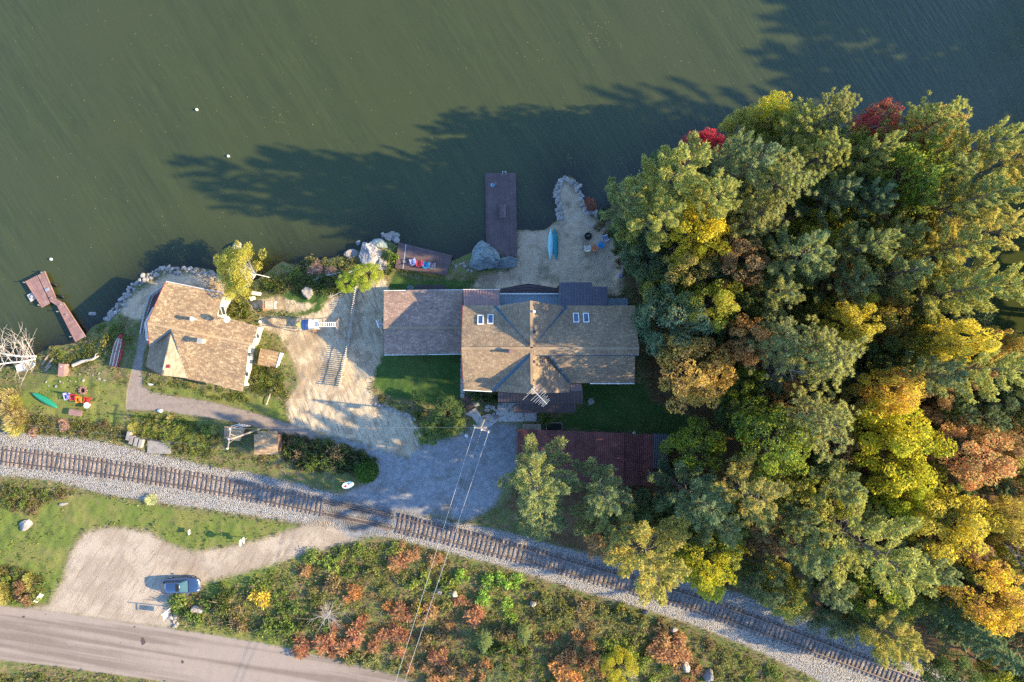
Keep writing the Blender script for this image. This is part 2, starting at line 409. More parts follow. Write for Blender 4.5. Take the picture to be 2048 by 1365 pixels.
def G(px, py, dz=0.0):
    """the point of the ground seen at a photo pixel"""
    z = 1.2
    for _ in range(4):
        p = P(px, py, z); z = max(hgt(p.x, p.y), 0.0)
    p = P(px, py, z); p.z = z + dz
    return p

SD = {}
X1, Y1 = XX.ravel(), YY.ravel()
for k, ps in dict(road=[ROAD], lot=[LOT], drive=[DRIVE], path=[PATH], ballast=[BALLAST], dirt=[DIRT], sand=[BEACH, SAND2], lawn=LAWN, lawny=LAWNY, forest=[FOREST]).items():
    SD[k] = np.clip(sdm(ps, XX, YY), -6, 6)
SD['dirt'] = np.maximum(SD['dirt'], np.clip(sdm([YARD], XX, YY) - .5, -6, .25))

# ------------------------------------------------------------------ ground material: one for every piece of ground, the regions blend by distance
def aniso(nt, p, ang, sx, sy):
    n = N(nt, 'Mapping', {'Vector': p, 'Rotation': (0, 0, R(ang)), 'Scale': (1 / sx, 1 / sy, 1)}, vector_type='TEXTURE')
    return n.outputs[0]
def ground_material():
    m, nt, b = new_mat('ground_cover')
    p = pos(nt)
    A = lambda k: N(nt, 'Attribute', attribute_name='sd_' + k).outputs['Fac']
    nA = noise(nt, .35, 6, .6, p); nB = noise(nt, 1.6, 6, .65, p); nC = noise(nt, 7, 5, .7, p); nD = noise(nt, 26, 3, .7, p)
    edge = math_(nt, 'ADD', math_(nt, 'MULTIPLY', math_(nt, 'SUBTRACT', nB, .5), 1.5), math_(nt, 'MULTIPLY', math_(nt, 'SUBTRACT', nC, .5), 1.1))
    def msk(k, wd=.35, amp=1.0, off=0.0):
        s = math_(nt, 'ADD', math_(nt, 'MULTIPLY', edge, amp), A(k))
        return ramp(nt, s, -wd + off, wd + off)
    gr = lambda f, lo, hi: ramp(nt, f, lo, hi)
    # rough ground: dry weeds, soil, moss
    wild = mixc(nt, gr(nA, .38, .62), (.185, .14, .075), (.25, .20, .105))
    wild = mixc(nt, gr(nB, .42, .56), wild, (.125, .165, .045))
    wild = mixc(nt, gr(nC, .52, .68), wild, (.12, .085, .05))
    wild = mixc(nt, gr(nD, .55, .75), wild, (.28, .23, .15))
    # leaf litter under the trees
    lit = mixc(nt, gr(nC, .35, .65), (.12, .075, .04), (.20, .12, .06))
    lit = mixc(nt, gr(nD, .58, .7), lit, (.22, .12, .05))
    c = mixc(nt, msk('forest', .8), wild, lit)
    # lawns
    lawn = mixc(nt, gr(nA, .35, .65), (.045, .10, .024), (.075, .12, .032))
    lawn = mixc(nt, gr(nC, .5, .7), lawn, (.085, .105, .035))
    lawn = mixc(nt, gr(nB, .56, .7), lawn, (.12, .125, .055))
    c = mixc(nt, msk('lawn', .3, .7), c, lawn)
    ly = mixc(nt, gr(nA, .4, .6), (.15, .19, .045), (.21, .205, .065))
    ly = mixc(nt, gr(nB, .55, .7), ly, (.22, .17, .09))
    ly = mixc(nt, gr(nD, .5, .75), ly, (.07, .11, .025))
    c = mixc(nt, msk('lawny', .35, .8), c, ly)
    # dug sandy soil with machine tracks
    vm = aniso(nt, p, -68, .28, 2.6)
    trk = noise(nt, 1.6, 6, .65, vm, .6)
    soil = mixc(nt, gr(nB, .35, .65), (.48, .38, .255), (.60, .49, .335))
    soil = mixc(nt, gr(nA, .46, .62), soil, (.36, .27, .175))
    soil = mixc(nt, gr(trk, .50, .36), soil, (.31, .23, .15))
    soil = mixc(nt, gr(nD, .6, .75), soil, (.62, .53, .39))
    c = mixc(nt, msk('dirt', .3, .9), c, soil)
    sand = mixc(nt, gr(nB, .35, .65), (.47, .34, .225), (.56, .42, .29))
    sand = mixc(nt, gr(nA, .5, .66), sand, (.30, .225, .15))
    sand = mixc(nt, gr(nD, .6, .75), sand, (.19, .15, .11))
    c = mixc(nt, msk('sand', .4, .9), c, sand)
    # railway ballast, stone by stone
    vo = N(nt, 'TexVoronoi', {'Vector': p, 'Scale': 7.5, 'Randomness': 1.0})
    vc = N(nt, 'SeparateColor', {0: vo.outputs['Color']}).outputs[0]
    bal = mixc(nt, gr(vc, .1, .9), (.33, .305, .275), (.54, .505, .46))
    bal = mixc(nt, gr(vo.outputs['Distance'], .48, .75), bal, (.19, .175, .16))
    bal = mixc(nt, gr(nB, .58, .72), bal, (.30, .215, .15))
    c = mixc(nt, msk('ballast', .25, .75), c, bal)
    # gravel drive
    drv = mixc(nt, gr(nB, .35, .68), (.22, .22, .225), (.31, .31, .315))
    drv = mixc(nt, gr(nA, .52, .64), drv, (.19, .175, .155))
    drv = mixc(nt, gr(noise(nt, .9, 6, .7, aniso(nt, p, 35, .25, 1.6), .8), .46, .34), drv, (.205, .20, .20))
    drv = mixc(nt, gr(nD, .58, .75), drv, (.42, .40, .375))
    c = mixc(nt, msk('drive', .5, .9), c, drv)
    # pale gravel lot
    vm2 = aniso(nt, p, 55, .3, 2.0)
    tr2 = noise(nt, 1.1, 6, .7, vm2, .8)
    lot = mixc(nt, gr(nA, .38, .62), (.355, .285, .215), (.455, .375, .288))
    lot = mixc(nt, gr(tr2, .50, .36), lot, (.30, .23, .17))
    lot = mixc(nt, gr(nD, .62, .78), lot, (.24, .19, .155))
    c = mixc(nt, msk('lot', .5, 1.0), c, lot)
    pth = mixc(nt, gr(nB, .3, .7), (.235, .19, .16), (.30, .245, .205))
    pth = mixc(nt, gr(nD, .62, .75), pth, (.16, .13, .12))
    c = mixc(nt, msk('path', .12, .25), c, pth)
    # worn chip-seal road: paler wheel bands along it, cracks and tar spots
    vm3 = aniso(nt, p, -9, .035, .75)
    band = noise(nt, 1.2, 3, .5, vm3, .2)
    rd = mixc(nt, gr(band, .38, .6), (.20, .158, .13), (.30, .245, .205))
    rd = mixc(nt, gr(nD, .55, .8), rd, (.36, .30, .25))
    rd = mixc(nt, gr(noise(nt, .55, 3, .4, p), .735, .745), rd, (.09, .075, .07))
    crk = N(nt, 'TexVoronoi', {'Vector': mixc(nt, .12, p, N(nt, 'TexNoise', {'Vector': p, 'Scale': 1.5}).outputs['Color']), 'Scale': .16}, feature='DISTANCE_TO_EDGE').outputs['Distance']
    rd = mixc(nt, math_(nt, 'MULTIPLY', gr(crk, .005, .002), gr(nA, .52, .6)), rd, (.16, .13, .12))
    c = mixc(nt, msk('road', .16, .4), c, rd)
    # wet and weedy under the waterline
    z = N(nt, 'SeparateXYZ', {0: p}).outputs[2]
    bed = mixc(nt, gr(nB, .4, .62), (.105, .07, .032), (.15, .105, .055))
    bed = mixc(nt, gr(nC, .52, .66), bed, (.05, .045, .025))
    c = mixc(nt, ramp(nt, z, .10, -.08), c, bed)
    nt.links.new(c, b.inputs['Base Color'])
    b.inputs['Roughness'].default_value = 1.0; b.inputs['Specular IOR Level'].default_value = .08
    hgh = math_(nt, 'ADD', math_(nt, 'MULTIPLY', nC, .6), math_(nt, 'MULTIPLY', nD, .5))
    hgh = math_(nt, 'ADD', hgh, math_(nt, 'MULTIPLY', math_(nt, 'MULTIPLY', vo.outputs['Distance'], -3.0), msk('ballast', .25, .75)))
    soft = math_(nt, 'SUBTRACT', 1.0, math_(nt, 'MULTIPLY', math_(nt, 'MAXIMUM', msk('road', .1, .2), msk('path', .1, .2)), .75))
    bn = N(nt, 'Bump', {'Height': math_(nt, 'MULTIPLY', hgh, soft), 'Strength': .75, 'Distance': .16})
    nt.links.new(bn.outputs[0], b.inputs['Normal'])
    return m
M['ground'] = ground_material()

ny, nx = XX.shape
idx = np.arange(nx * ny).reshape(ny, nx)
cells = np.stack([idx[:-1, :-1], idx[:-1, 1:], idx[1:, 1:], idx[1:, :-1]], -1).reshape(-1, 4)
cm = lambda a: (a[:-1, :-1] + a[:-1, 1:] + a[1:, 1:] + a[1:, :-1]).ravel() / 4
wob = (fbm(XX, YY, 1.2, 3) - .47) * .9
keep = cm(LAND) > -12.5
lab = np.zeros(len(cells), int)
order = ['lawn', 'lawny', 'dirt', 'sand', 'ballast', 'drive', 'lot', 'path', 'road']
for i, k in enumerate(order):
    q = cm(SD[k] + (wob if k not in ('path', 'road') else 0))
    lab[(q > 0) & (cm(LAND) > 0)] = i + 1
SURF = lab.reshape(ny - 1, nx - 1)
VV = np.stack([XX.ravel(), YY.ravel(), HH.ravel()], -1)
for i, nm in enumerate(['ground', 'lawn', 'rough_grass', 'dirt_yard', 'beach', 'railway_ballast', 'gravel_driveway', 'gravel_parking_lot', 'footpath', 'road']):
    f = cells[keep & (lab == i)]
    u, inv = np.unique(f, return_inverse=True)
    me = np_mesh(nm, VV[u], inv.reshape(-1, 4), True)
    for k in SD:
        at = me.attributes.new('sd_' + k, 'FLOAT', 'POINT')
        at.data.foreach_set('value', SD[k].ravel()[u].astype(np.float32))
    tag(link(nm, me, M['ground']), kind='structure')

# the country and the lake bed beyond the frame
far = MB()
xo, yo = 2500, 2500
far.add([(-xo, -yo, .9), (xo, -yo, .9), (xo, GY0, .9), (-xo, GY0, .9)], [(0, 1, 2, 3)])
far.add([(GX1, GY0, .9), (xo, GY0, .9), (xo, yo, .9), (GX1, yo, .9)], [(0, 1, 2, 3)])
far.add([(-xo, GY0, .9), (GX0, GY0, .9), (GX0, -6, .9), (-xo, -6, .9)], [(0, 1, 2, 3)])
M['far'] = simple('distant_ground', (.09, .09, .045), .95, var=.3, scale=.2)
tag(far.build('distant_ground', M['far']), kind='structure')

# ------------------------------------------------------------------ the lake
def water_material():
    m, nt, b = new_mat('lake_water')
    out = nt.nodes['Material Output']; nt.nodes.remove(b)
    p = pos(nt)
    dep = N(nt, 'Attribute', attribute_name='depth').outputs['Fac']
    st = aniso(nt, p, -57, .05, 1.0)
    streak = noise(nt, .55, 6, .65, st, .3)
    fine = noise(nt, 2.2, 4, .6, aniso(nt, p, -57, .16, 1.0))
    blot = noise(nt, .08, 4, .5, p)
    body = mixc(nt, ramp(nt, math_(nt, 'ADD', math_(nt, 'MULTIPLY', streak, .6), math_(nt, 'MULTIPLY', fine, .4)), .35, .68), (.0355, .0465, .0145), (.053, .065, .0205))  # ripple glints painted into the body colour as paler streaks
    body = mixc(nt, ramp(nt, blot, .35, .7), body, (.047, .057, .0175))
    murk = N(nt, 'BsdfDiffuse', {'Color': body})
    clear = N(nt, 'BsdfTransparent', {'Color': (.62, .60, .42)})
    f = math_(nt, 'SUBTRACT', 1.0, math_(nt, 'POWER', 2.718, math_(nt, 'MULTIPLY', dep, -1.35)))
    inner = N(nt, 'MixShader', {0: math_(nt, 'MINIMUM', math_(nt, 'MAXIMUM', math_(nt, 'ADD', f, .12), 0), .985)})
    nt.links.new(clear.outputs[0], inner.inputs[1]); nt.links.new(murk.outputs[0], inner.inputs[2])
    hb = math_(nt, 'ADD', math_(nt, 'MULTIPLY', streak, .45), math_(nt, 'MULTIPLY', fine, .8))
    bn = N(nt, 'Bump', {'Height': hb, 'Strength': .5, 'Distance': .25})
    gl = N(nt, 'BsdfGlossy', {'Color': (1, 1, 1), 'Roughness': .06})
    nt.links.new(bn.outputs[0], gl.inputs['Normal'])
    fr = N(nt, 'Fresnel', {'IOR': 1.52}); nt.links.new(bn.outputs[0], fr.inputs['Normal'])
    top = N(nt, 'MixShader', {0: fr.outputs[0]})
    nt.links.new(inner.outputs[0], top.inputs[1]); nt.links.new(gl.outputs[0], top.inputs[2])
    nt.links.new(top.outputs[0], out.inputs['Surface'])
    return m
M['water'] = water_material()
wi = np.arange(0, nx, 2); wj = np.arange(0, ny, 2)
WX, WY = XX[np.ix_(wj, wi)], YY[np.ix_(wj, wi)]; WD = -HH[np.ix_(wj, wi)]
my, mx = WX.shape; wid = np.arange(mx * my).reshape(my, mx)
wc = np.stack([wid[:-1, :-1], wid[:-1, 1:], wid[1:, 1:], wid[1:, :-1]], -1).reshape(-1, 4)
mn = np.maximum.reduce([WD[:-1, :-1], WD[:-1, 1:], WD[1:, 1:], WD[1:, :-1]]).ravel()
wc = wc[mn > -.06]
u, inv = np.unique(wc, return_inverse=True)
wv = np.stack([WX.ravel(), WY.ravel(), np.zeros(mx * my)], -1)[u]; wdep = WD.ravel()[u]
n0 = len(wv); y2 = WY.max(); x1_, x2_ = WX.min(), WX.max()
extra = np.array([(x1_, y2, 0), (x2_, y2, 0), (x2_, 2500, 0), (x1_, 2500, 0), (-2500, -6, 0), (x1_, -6, 0), (x1_, 2500, 0), (-2500, 2500, 0)], float)
me = np_mesh('lake', np.vstack([wv, extra]), np.vstack([inv.reshape(-1, 4), [[n0, n0 + 1, n0 + 2, n0 + 3], [n0 + 4, n0 + 5, n0 + 6, n0 + 7]]]), True)
at = me.attributes.new('depth', 'FLOAT', 'POINT'); at.data.foreach_set('value', np.concatenate([wdep, np.full(8, 3.0)]).astype(np.float32))
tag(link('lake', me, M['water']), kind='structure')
# ------------------------------------------------------------------ foliage
def leaf_mat(name, trans=.28, var=.35):
    """leaf colour = the object's own colour, mixed in patches with its second colour; every leaf a little different"""
    m, nt, b = new_mat(name)
    out = nt.nodes['Material Output']; nt.nodes.remove(b)
    oi = nt.nodes.new('ShaderNodeObjectInfo'); g = nt.nodes.new('ShaderNodeNewGeometry')
    t2 = N(nt, 'Attribute', attribute_name='tint2', attribute_type='OBJECT').outputs['Color']
    n1 = noise(nt, .55, 3, .6, g.outputs['Position'])
    rnd = g.outputs['Random Per Island']
    f = ramp(nt, math_(nt, 'ADD', n1, math_(nt, 'MULTIPLY', math_(nt, 'SUBTRACT', rnd, .5), .42)), .36, .66)
    c = mixc(nt, f, oi.outputs['Color'], t2)
    wn_ = N(nt, 'TexWhiteNoise', {'W': rnd}, noise_dimensions='1D')
    c = mixc(nt, math_(nt, 'MULTIPLY', ramp(nt, N(nt, 'SeparateColor', {0: wn_.outputs['Color']}).outputs[1], .88, .90), .5), c, (.40, .28, .10))
    k = ramp(nt, wn_.outputs['Value'], 0, 1, 1 - var, 1 + var, 'LINEAR')
    c = mixc(nt, 1.0, c, N(nt, 'CombineColor', {0: k, 1: k, 2: k}).outputs[0], 'MULTIPLY')
    df = N(nt, 'BsdfDiffuse', {'Color': c}); tr = N(nt, 'BsdfTranslucent', {'Color': c})
    mx_ = N(nt, 'MixShader', {0: trans, 1: df.outputs[0], 2: tr.outputs[0]})
    nt.links.new(mx_.outputs[0], out.inputs['Surface'])
    return m
M['leaf'] = leaf_mat('leaves', .46)
M['needle'] = leaf_mat('needles', .46, .3)

def nrm(a): return a / (np.linalg.norm(a, axis=-1, keepdims=True) + 1e-9)
def leaf_quads(c, d, n, L, Wd):
    """rhombic leaves: centres, long axes, normals, lengths, widths"""
    d = nrm(d); s = nrm(np.cross(n, d)); L = np.broadcast_to(L, len(c))[:, None]; Wd = np.broadcast_to(Wd, len(c))[:, None]
    v = np.stack([c - d * L / 2, c + s * Wd / 2, c + d * L / 2, c - s * Wd / 2], 1).reshape(-1, 3)
    return v, np.arange(len(v)).reshape(-1, 4)
def rnd_unit(r, n):
    return nrm(r.normal(size=(n, 3)))
class Crown:
    def __init__(s, seed): s.r = np.random.default_rng(seed); s.V = []; s.n = 0; s.wood = MB()
    def leaves(s, c, d, n, L, Wd):
        v, _ = leaf_quads(c, d, n, L, Wd); s.V.append(v)
    def mesh(s, name):
        v = np.vstack(s.V); return np_mesh(name, v, np.arange(len(v)).reshape(-1, 4))

def make_pine(seed, Ht=20., Rm=4.2, nb=36, dens=1.0, lo=.30):
    """white pine: whorls of long level limbs, each a feathery plume with gaps between the plumes"""
    k = Crown(seed); r = k.r
    bend = r.normal(size=2) * .35
    tr = [(bend[0] * (t ** 2), bend[1] * (t ** 2), Ht * t) for t in np.linspace(0, 1, 7)]
    k.wood.tube(tr, .24, .03, 6)
    for i in range(nb):
        t = lo + (1 - lo) * ((i + r.random() * .8) / nb) ** .85
        z0 = Ht * t
        prof = min(1.0, ((1.03 - t) / .66) ** .70) * (0.70 + .30 * min(1, (t - lo + .08) / .16))
        L = Rm * prof * r.uniform(.62, 1.30) + .3
        az = i * 2.399 + r.normal() * .3
        el = R(6 + 44 * max(0, (t - .45)) / .55 + r.normal() * 8)
        dh = np.array([math.cos(az), math.sin(az), 0.])
        up = math.tan(el)
        base = np.array([bend[0] * t * t, bend[1] * t * t, z0])
        pt = lambda u: base + dh * L * u + np.array([0, 0, 1]) * L * (up * u * .7 + .34 * u * u)
        k.wood.tube([pt(0), pt(.5), pt(.93)], [.06, .04, .012], None, 3)
        side = np.array([-dh[1], dh[0], 0])
        nt_ = max(8, int(17 * L / Rm))
        for j in range(nt_):                      # twigs: each a small brush of needles
            u = .28 + .74 * (j + r.random()) / nt_
            sg = (-1) ** j
            wl = L * .235 * math.sin(min(1, (1.10 - u) / .62) * math.pi * .5) * (.3 + .7 * min(1, (u - .15) / .4))
            tl = wl * r.uniform(.5, 1.15) + .16
            root = pt(u)
            tip = root + side * sg * tl * .72 + dh * tl * .75 + np.array([0, 0, r.normal() * .10 + .18])
            m = max(9, int((26 + 30 * tl) * dens))
            q = r.random(m) ** .55
            c = root + (tip - root) * q[:, None] + r.normal(size=(m, 3)) * [.11, .11, .10]
            d = nrm((tip - root) + 1e-3) * .8 + r.normal(size=(m, 3)) * .5 + [0, 0, .35]
            n = r.normal(size=(m, 3)) + [0, 0, .35]
            k.leaves(c, d, n, r.uniform(.22, .42, m), r.uniform(.07, .13, m))
    return k
def make_red_pine(seed, Ht=18., Rm=3.9, nb=75):
    """red pine: rounded crown of separate pompom tufts at the ends of bare limbs"""
    k = Crown(seed); r = k.r
    k.wood.tube([(0, 0, 0), (.1, .05, Ht * .5), (.05, .15, Ht * .96)], .24, .05, 6)
    for i in range(nb):
        t = .50 + .5 * (i + r.random()) / nb
        L = Rm * math.sqrt(max(.02, 1 - ((t - .62) / .40) ** 2)) * r.uniform(.7, 1.1)
        az = i * 2.399 + r.normal() * .3
        dh = np.array([math.cos(az), math.sin(az), .0]); z0 = Ht * t - .1 * L
        end = np.array([.05, .1, z0]) + dh * L + np.array([0, 0, .28 * L])
        k.wood.tube([(.05, .1, z0), (np.array([.05, .1, z0]) + end) / 2 + np.array([0, 0, -.1]), end], [.06, .04, .015], None, 3)
        for j in range(5):
            u = r.uniform(.45, 1.05)
            c0 = np.array([.05, .1, z0]) * (1 - u) + end * u + r.normal(size=3) * [.45, .45, .2]
            m = 42; d = rnd_unit(r, m); d[:, 2] = np.abs(d[:, 2]) * .9 - .25; d = nrm(d)
            rad = r.uniform(.26, .42)
            k.leaves(c0 + d * rad * .55, d, rnd_unit(r, m), rad * 1.25, .085)
    return k
def make_broad(seed, Ht=12., Rm=3.6, nc=66, per=215, leaf=.23, flat=1.0, open_=0.0, wk=1.0):
    """broadleaf: limbs fork to clumps of leaves spread through an uneven crown"""
    k = Crown(seed); r = k.r
    zc = Ht * .62; hz = Ht * .38 * flat
    k.wood.tube([(0, 0, 0), (.08, .1, Ht * .3), (.1, -.05, Ht * .6)], .2 * wk, .09 * wk, 6)
    lump = r.normal(size=(5, 3)); lump = nrm(lump)
    for i in range(nc):
        d = rnd_unit(r, 1)[0]
        if d[2] < -.35: d[2] *= -.6
        d = d / np.linalg.norm(d)
        rr = (.45 + .55 * r.random() ** .45) * (1 + .20 * max(lump @ d))
        rr = rr * r.uniform(.8, 1.08)
        c0 = np.array([d[0] * Rm * rr, d[1] * Rm * rr, zc + d[2] * hz * rr])
        cr = Rm * r.uniform(.14, .29)
        k.wood.tube([(.1, -.05, Ht * .34), (c0[0] * .5, c0[1] * .5, Ht * .36 + (c0[2] - Ht * .36) * .6), tuple(c0)], [.08 * wk, .05 * wk, .012], None, 3)
        m = int(per * (cr / (Rm * .26)) ** 2 * r.uniform(.7, 1.2) * (1 - open_ * r.random()))
        dd = rnd_unit(r, m); q = (.55 + .45 * r.random(m) ** .5)
        c = c0 + dd * (cr * q)[:, None] * [1, 1, .75]
        n = dd * .7 + r.normal(size=(m, 3)) * .7
        k.leaves(c, r.normal(size=(m, 3)), n, leaf * r.uniform(.75, 1.3, m), leaf * r.uniform(.5, .85, m))
    return k
def make_spruce(seed, Ht=18., Rm=3.0):
    k = Crown(seed); r = k.r
    k.wood.tube([(0, 0, 0), (0, 0, Ht)], .22, .02, 6)
    nb = 130
    for i in range(nb):
        t = .10 + .9 * (i + r.random()) / nb
        L = Rm * (1.0 - t) ** .85 * r.uniform(.8, 1.12) + .12
        az = i * 2.399 + r.normal() * .2; dh = np.array([math.cos(az), math.sin(az), 0])
        side = np.array([-dh[1], dh[0], 0])
        m = int(40 + 95 * L / Rm)
        u = r.random(m) ** .7
        wv = (r.random(m) - .5) * 2
        c = np.array([0, 0, Ht * t]) + dh * (u * L)[:, None] + side * (wv * L * .30 * (1.05 - u))[:, None]
        c[:, 2] += -.32 * L * u + .16 * L * u * u + r.normal(size=m) * .07
        d = dh + side * (wv * .7)[:, None] + r.normal(size=(m, 3)) * .25
        k.leaves(c, d, r.normal(size=(m, 3)) * .4 + [0, 0, 1], r.uniform(.25, .42, m), r.uniform(.08, .15, m))
    return k
def make_bare(seed, Ht=11., Rm=2.8, n=26, twig=.018):
    k = Crown(seed); r = k.r
    k.wood.tube([(0, 0, 0), (.1, 0, Ht * .5), (.15, .1, Ht)], .17, .03, 5)
    br = MB()
    for i in range(n):
        t = .3 + .7 * (i + r.random()) / n; az = r.random() * 6.28; L = Rm * (1.15 - t * .7) * r.uniform(.6, 1.1)
        a = np.array([.15 * t, .1 * t, Ht * t]); e = a + np.array([math.cos(az) * L, math.sin(az) * L, L * r.uniform(.2, .8)])
        mid = (a + e) / 2 + r.normal(size=3) * .15
        br.tube([a, mid, e], [.05, .035, .012], None, 4)
        for j in range(6):
            u = r.uniform(.3, 1); s0 = a + (e - a) * u + (mid - (a + e) / 2) * 1.0
            e2 = s0 + (e - a) / L * L * r.uniform(.2, .45) + r.normal(size=3) * L * .22
            br.tube([s0, (s0 + e2) / 2 + r.normal(size=3) * .06, e2], [.026, .02, twig * .6], None, 3)
    k.br = br
    return k
def make_shrub(seed, Rm=1.0, n=620, leaf=.17, Ht=1.0, star=False):
    k = Crown(seed); r = k.r
    for i in range(7):
        az = r.random() * 6.28; q = r.uniform(.3, .8)
        k.wood.tube([(0, 0, 0), (math.cos(az) * q * .5, math.sin(az) * q * .5, Ht * .5), (math.cos(az) * q, math.sin(az) * q, Ht * .85)], [.03, .02, .008], None, 3)
    if star:                                       # sumac: whorls of long drooping leaves at the stem ends
        for i in range(20):
            d = rnd_unit(r, 1)[0]; d[2] = abs(d[2]); c0 = d * [Rm * .8, Rm * .8, Ht * .8] * r.uniform(.55, 1.05)
            m = 22; a = r.random(m) * 6.28
            dd = np.stack([np.cos(a), np.sin(a), r.uniform(-.5, .5, m)], -1)
            k.leaves(c0 + dd * r.uniform(.1, .32, m)[:, None], dd, r.normal(size=(m, 3)) * .3 + [0, 0, 1], .3, .10)
    else:
        nc = 17; per = n // nc
        for i in range(nc):
            d = rnd_unit(r, 1)[0]; d[2] = abs(d[2]) * .9
            c0 = d * [Rm * .72, Rm * .72, Ht * .75] * r.uniform(.4, 1.05); cr = Rm * r.uniform(.2, .38)
            dd = rnd_unit(r, per)
            c = c0 + dd * (cr * r.random(per) ** .4)[:, None]; c[:, 2] = np.maximum(c[:, 2], .03)
            k.leaves(c, r.normal(size=(per, 3)), nrm(dd + [0, 0, .5]) + r.normal(size=(per, 3)) * .6, leaf * r.uniform(.7, 1.3, per), leaf * .6 * r.uniform(.7, 1.2, per))
    return k

PROTO = {}
def reg(kind, makers, cmat, wmat):
    L = []
    for i, k in enumerate(makers):
        if hasattr(k, 'br'):
            me = bpy.data.meshes.new(kind + '_branches'); me.from_pydata([tuple(v) for v in k.br.v], [], k.br.f); me.update()
        else: me = k.mesh(kind + '_crown')
        me.materials.append(cmat)
        wm = bpy.data.meshes.new(kind + '_trunk'); wm.from_pydata([tuple(v) for v in k.wood.v], [], k.wood.f); wm.update(); wm.materials.append(wmat)
        L.append((me, wm))
    PROTO[kind] = L
reg('wp', [make_pine(100 + i, dens=1.05) for i in range(5)], M['needle'], M['bark'])
reg('rp', [make_red_pine(200 + i) for i in range(3)], M['needle'], M['bark'])
reg('bl', [make_broad(300 + i) for i in range(5)], M['leaf'], M['bark'])
reg('birch', [make_broad(330 + i, 10, 3.4, 120, 250, .20, 1.0, .2, .35) for i in range(2)], M['leaf'], M['birch_bark'])
reg('sp', [make_spruce(400 + i) for i in range(2)], M['needle'], M['bark'])
reg('bare', [make_bare(500 + i) for i in range(3)], M['dead_bark'], M['dead_bark'])
reg('shrub', [make_shrub(600 + i) for i in range(5)], M['leaf'], M['bark'])
reg('sumac', [make_shrub(650 + i, star=True) for i in range(3)], M['leaf'], M['bark'])
PR = dict(wp=(4.3, 20.), rp=(4.1, 18.), bl=(4.0, 12.), birch=(3.7, 10.), sp=(3.0, 18.), bare=(2.8, 11.), shrub=(1.0, 1.0), sumac=(1.1, 1.0))
NAMES = dict(wp='white_pine', rp='red_pine', bl='broadleaf_tree', birch='birch_tree', sp='spruce_tree', bare='bare_tree', shrub='shrub', sumac='sumac_shrub')
BOOST = 1.45
_cnt = {}
def plant(kind, x, y, z, r, h, col, col2, label, cat, group=None, lean=None, rot=None, name=None, var=None):
    i = _cnt.get(kind, 0); _cnt[kind] = i + 1
    me, wm = PROTO[kind][(i if var is None else var) % len(PROTO[kind])]
    pr, ph = PR[kind]
    t = thing(name or NAMES[kind], label, cat, (x, y, z), (i * 2.1 + random.random() * 6.28) if rot is None else rot, group)
    if lean: t.rotation_euler = (lean[0], lean[1], t.rotation_euler[2])
    s_ = (r / pr, r / pr, h / ph)
    c = bpy.data.objects.new('branches' if kind == 'bare' else 'crown', me); C.objects.link(c); c.parent = t; c.scale = s_
    g_ = 2.55 if kind in ('wp', 'rp', 'sp') else 1.85 if PR[kind][1] > 2 else 1.6
    c.color = tuple(min(.75, q * g_) for q in col) + (1,)
    c['tint2'] = [min(.75, float(q) * g_) for q in (col2 or col)]
    q = bpy.data.objects.new('trunk' if PR[kind][1] > 2 else 'stems', wm); C.objects.link(q); q.parent = t; q.scale = s_
    return t
def tree(kind, cx, cy, rpx, h, col, col2, label, cat='tree', group=None, **kw):
    """cx, cy: where the crown shows in the photo; the trunk stands where that crown really is"""
    zf = .68 if kind == 'wp' else .80 if kind == 'rp' else .45 if kind == 'sp' else .62
    zc = zf * h + 1.2
    p = P(cx, cy, zc); z = hgt(p.x, p.y)
    r = rpx * S * (H - zc) * (.95 if cy < 330 or cx > 1930 else 1.06)
    return plant(kind, p.x, p.y, z - .1, r, h, col, col2, label, cat, group, **kw)

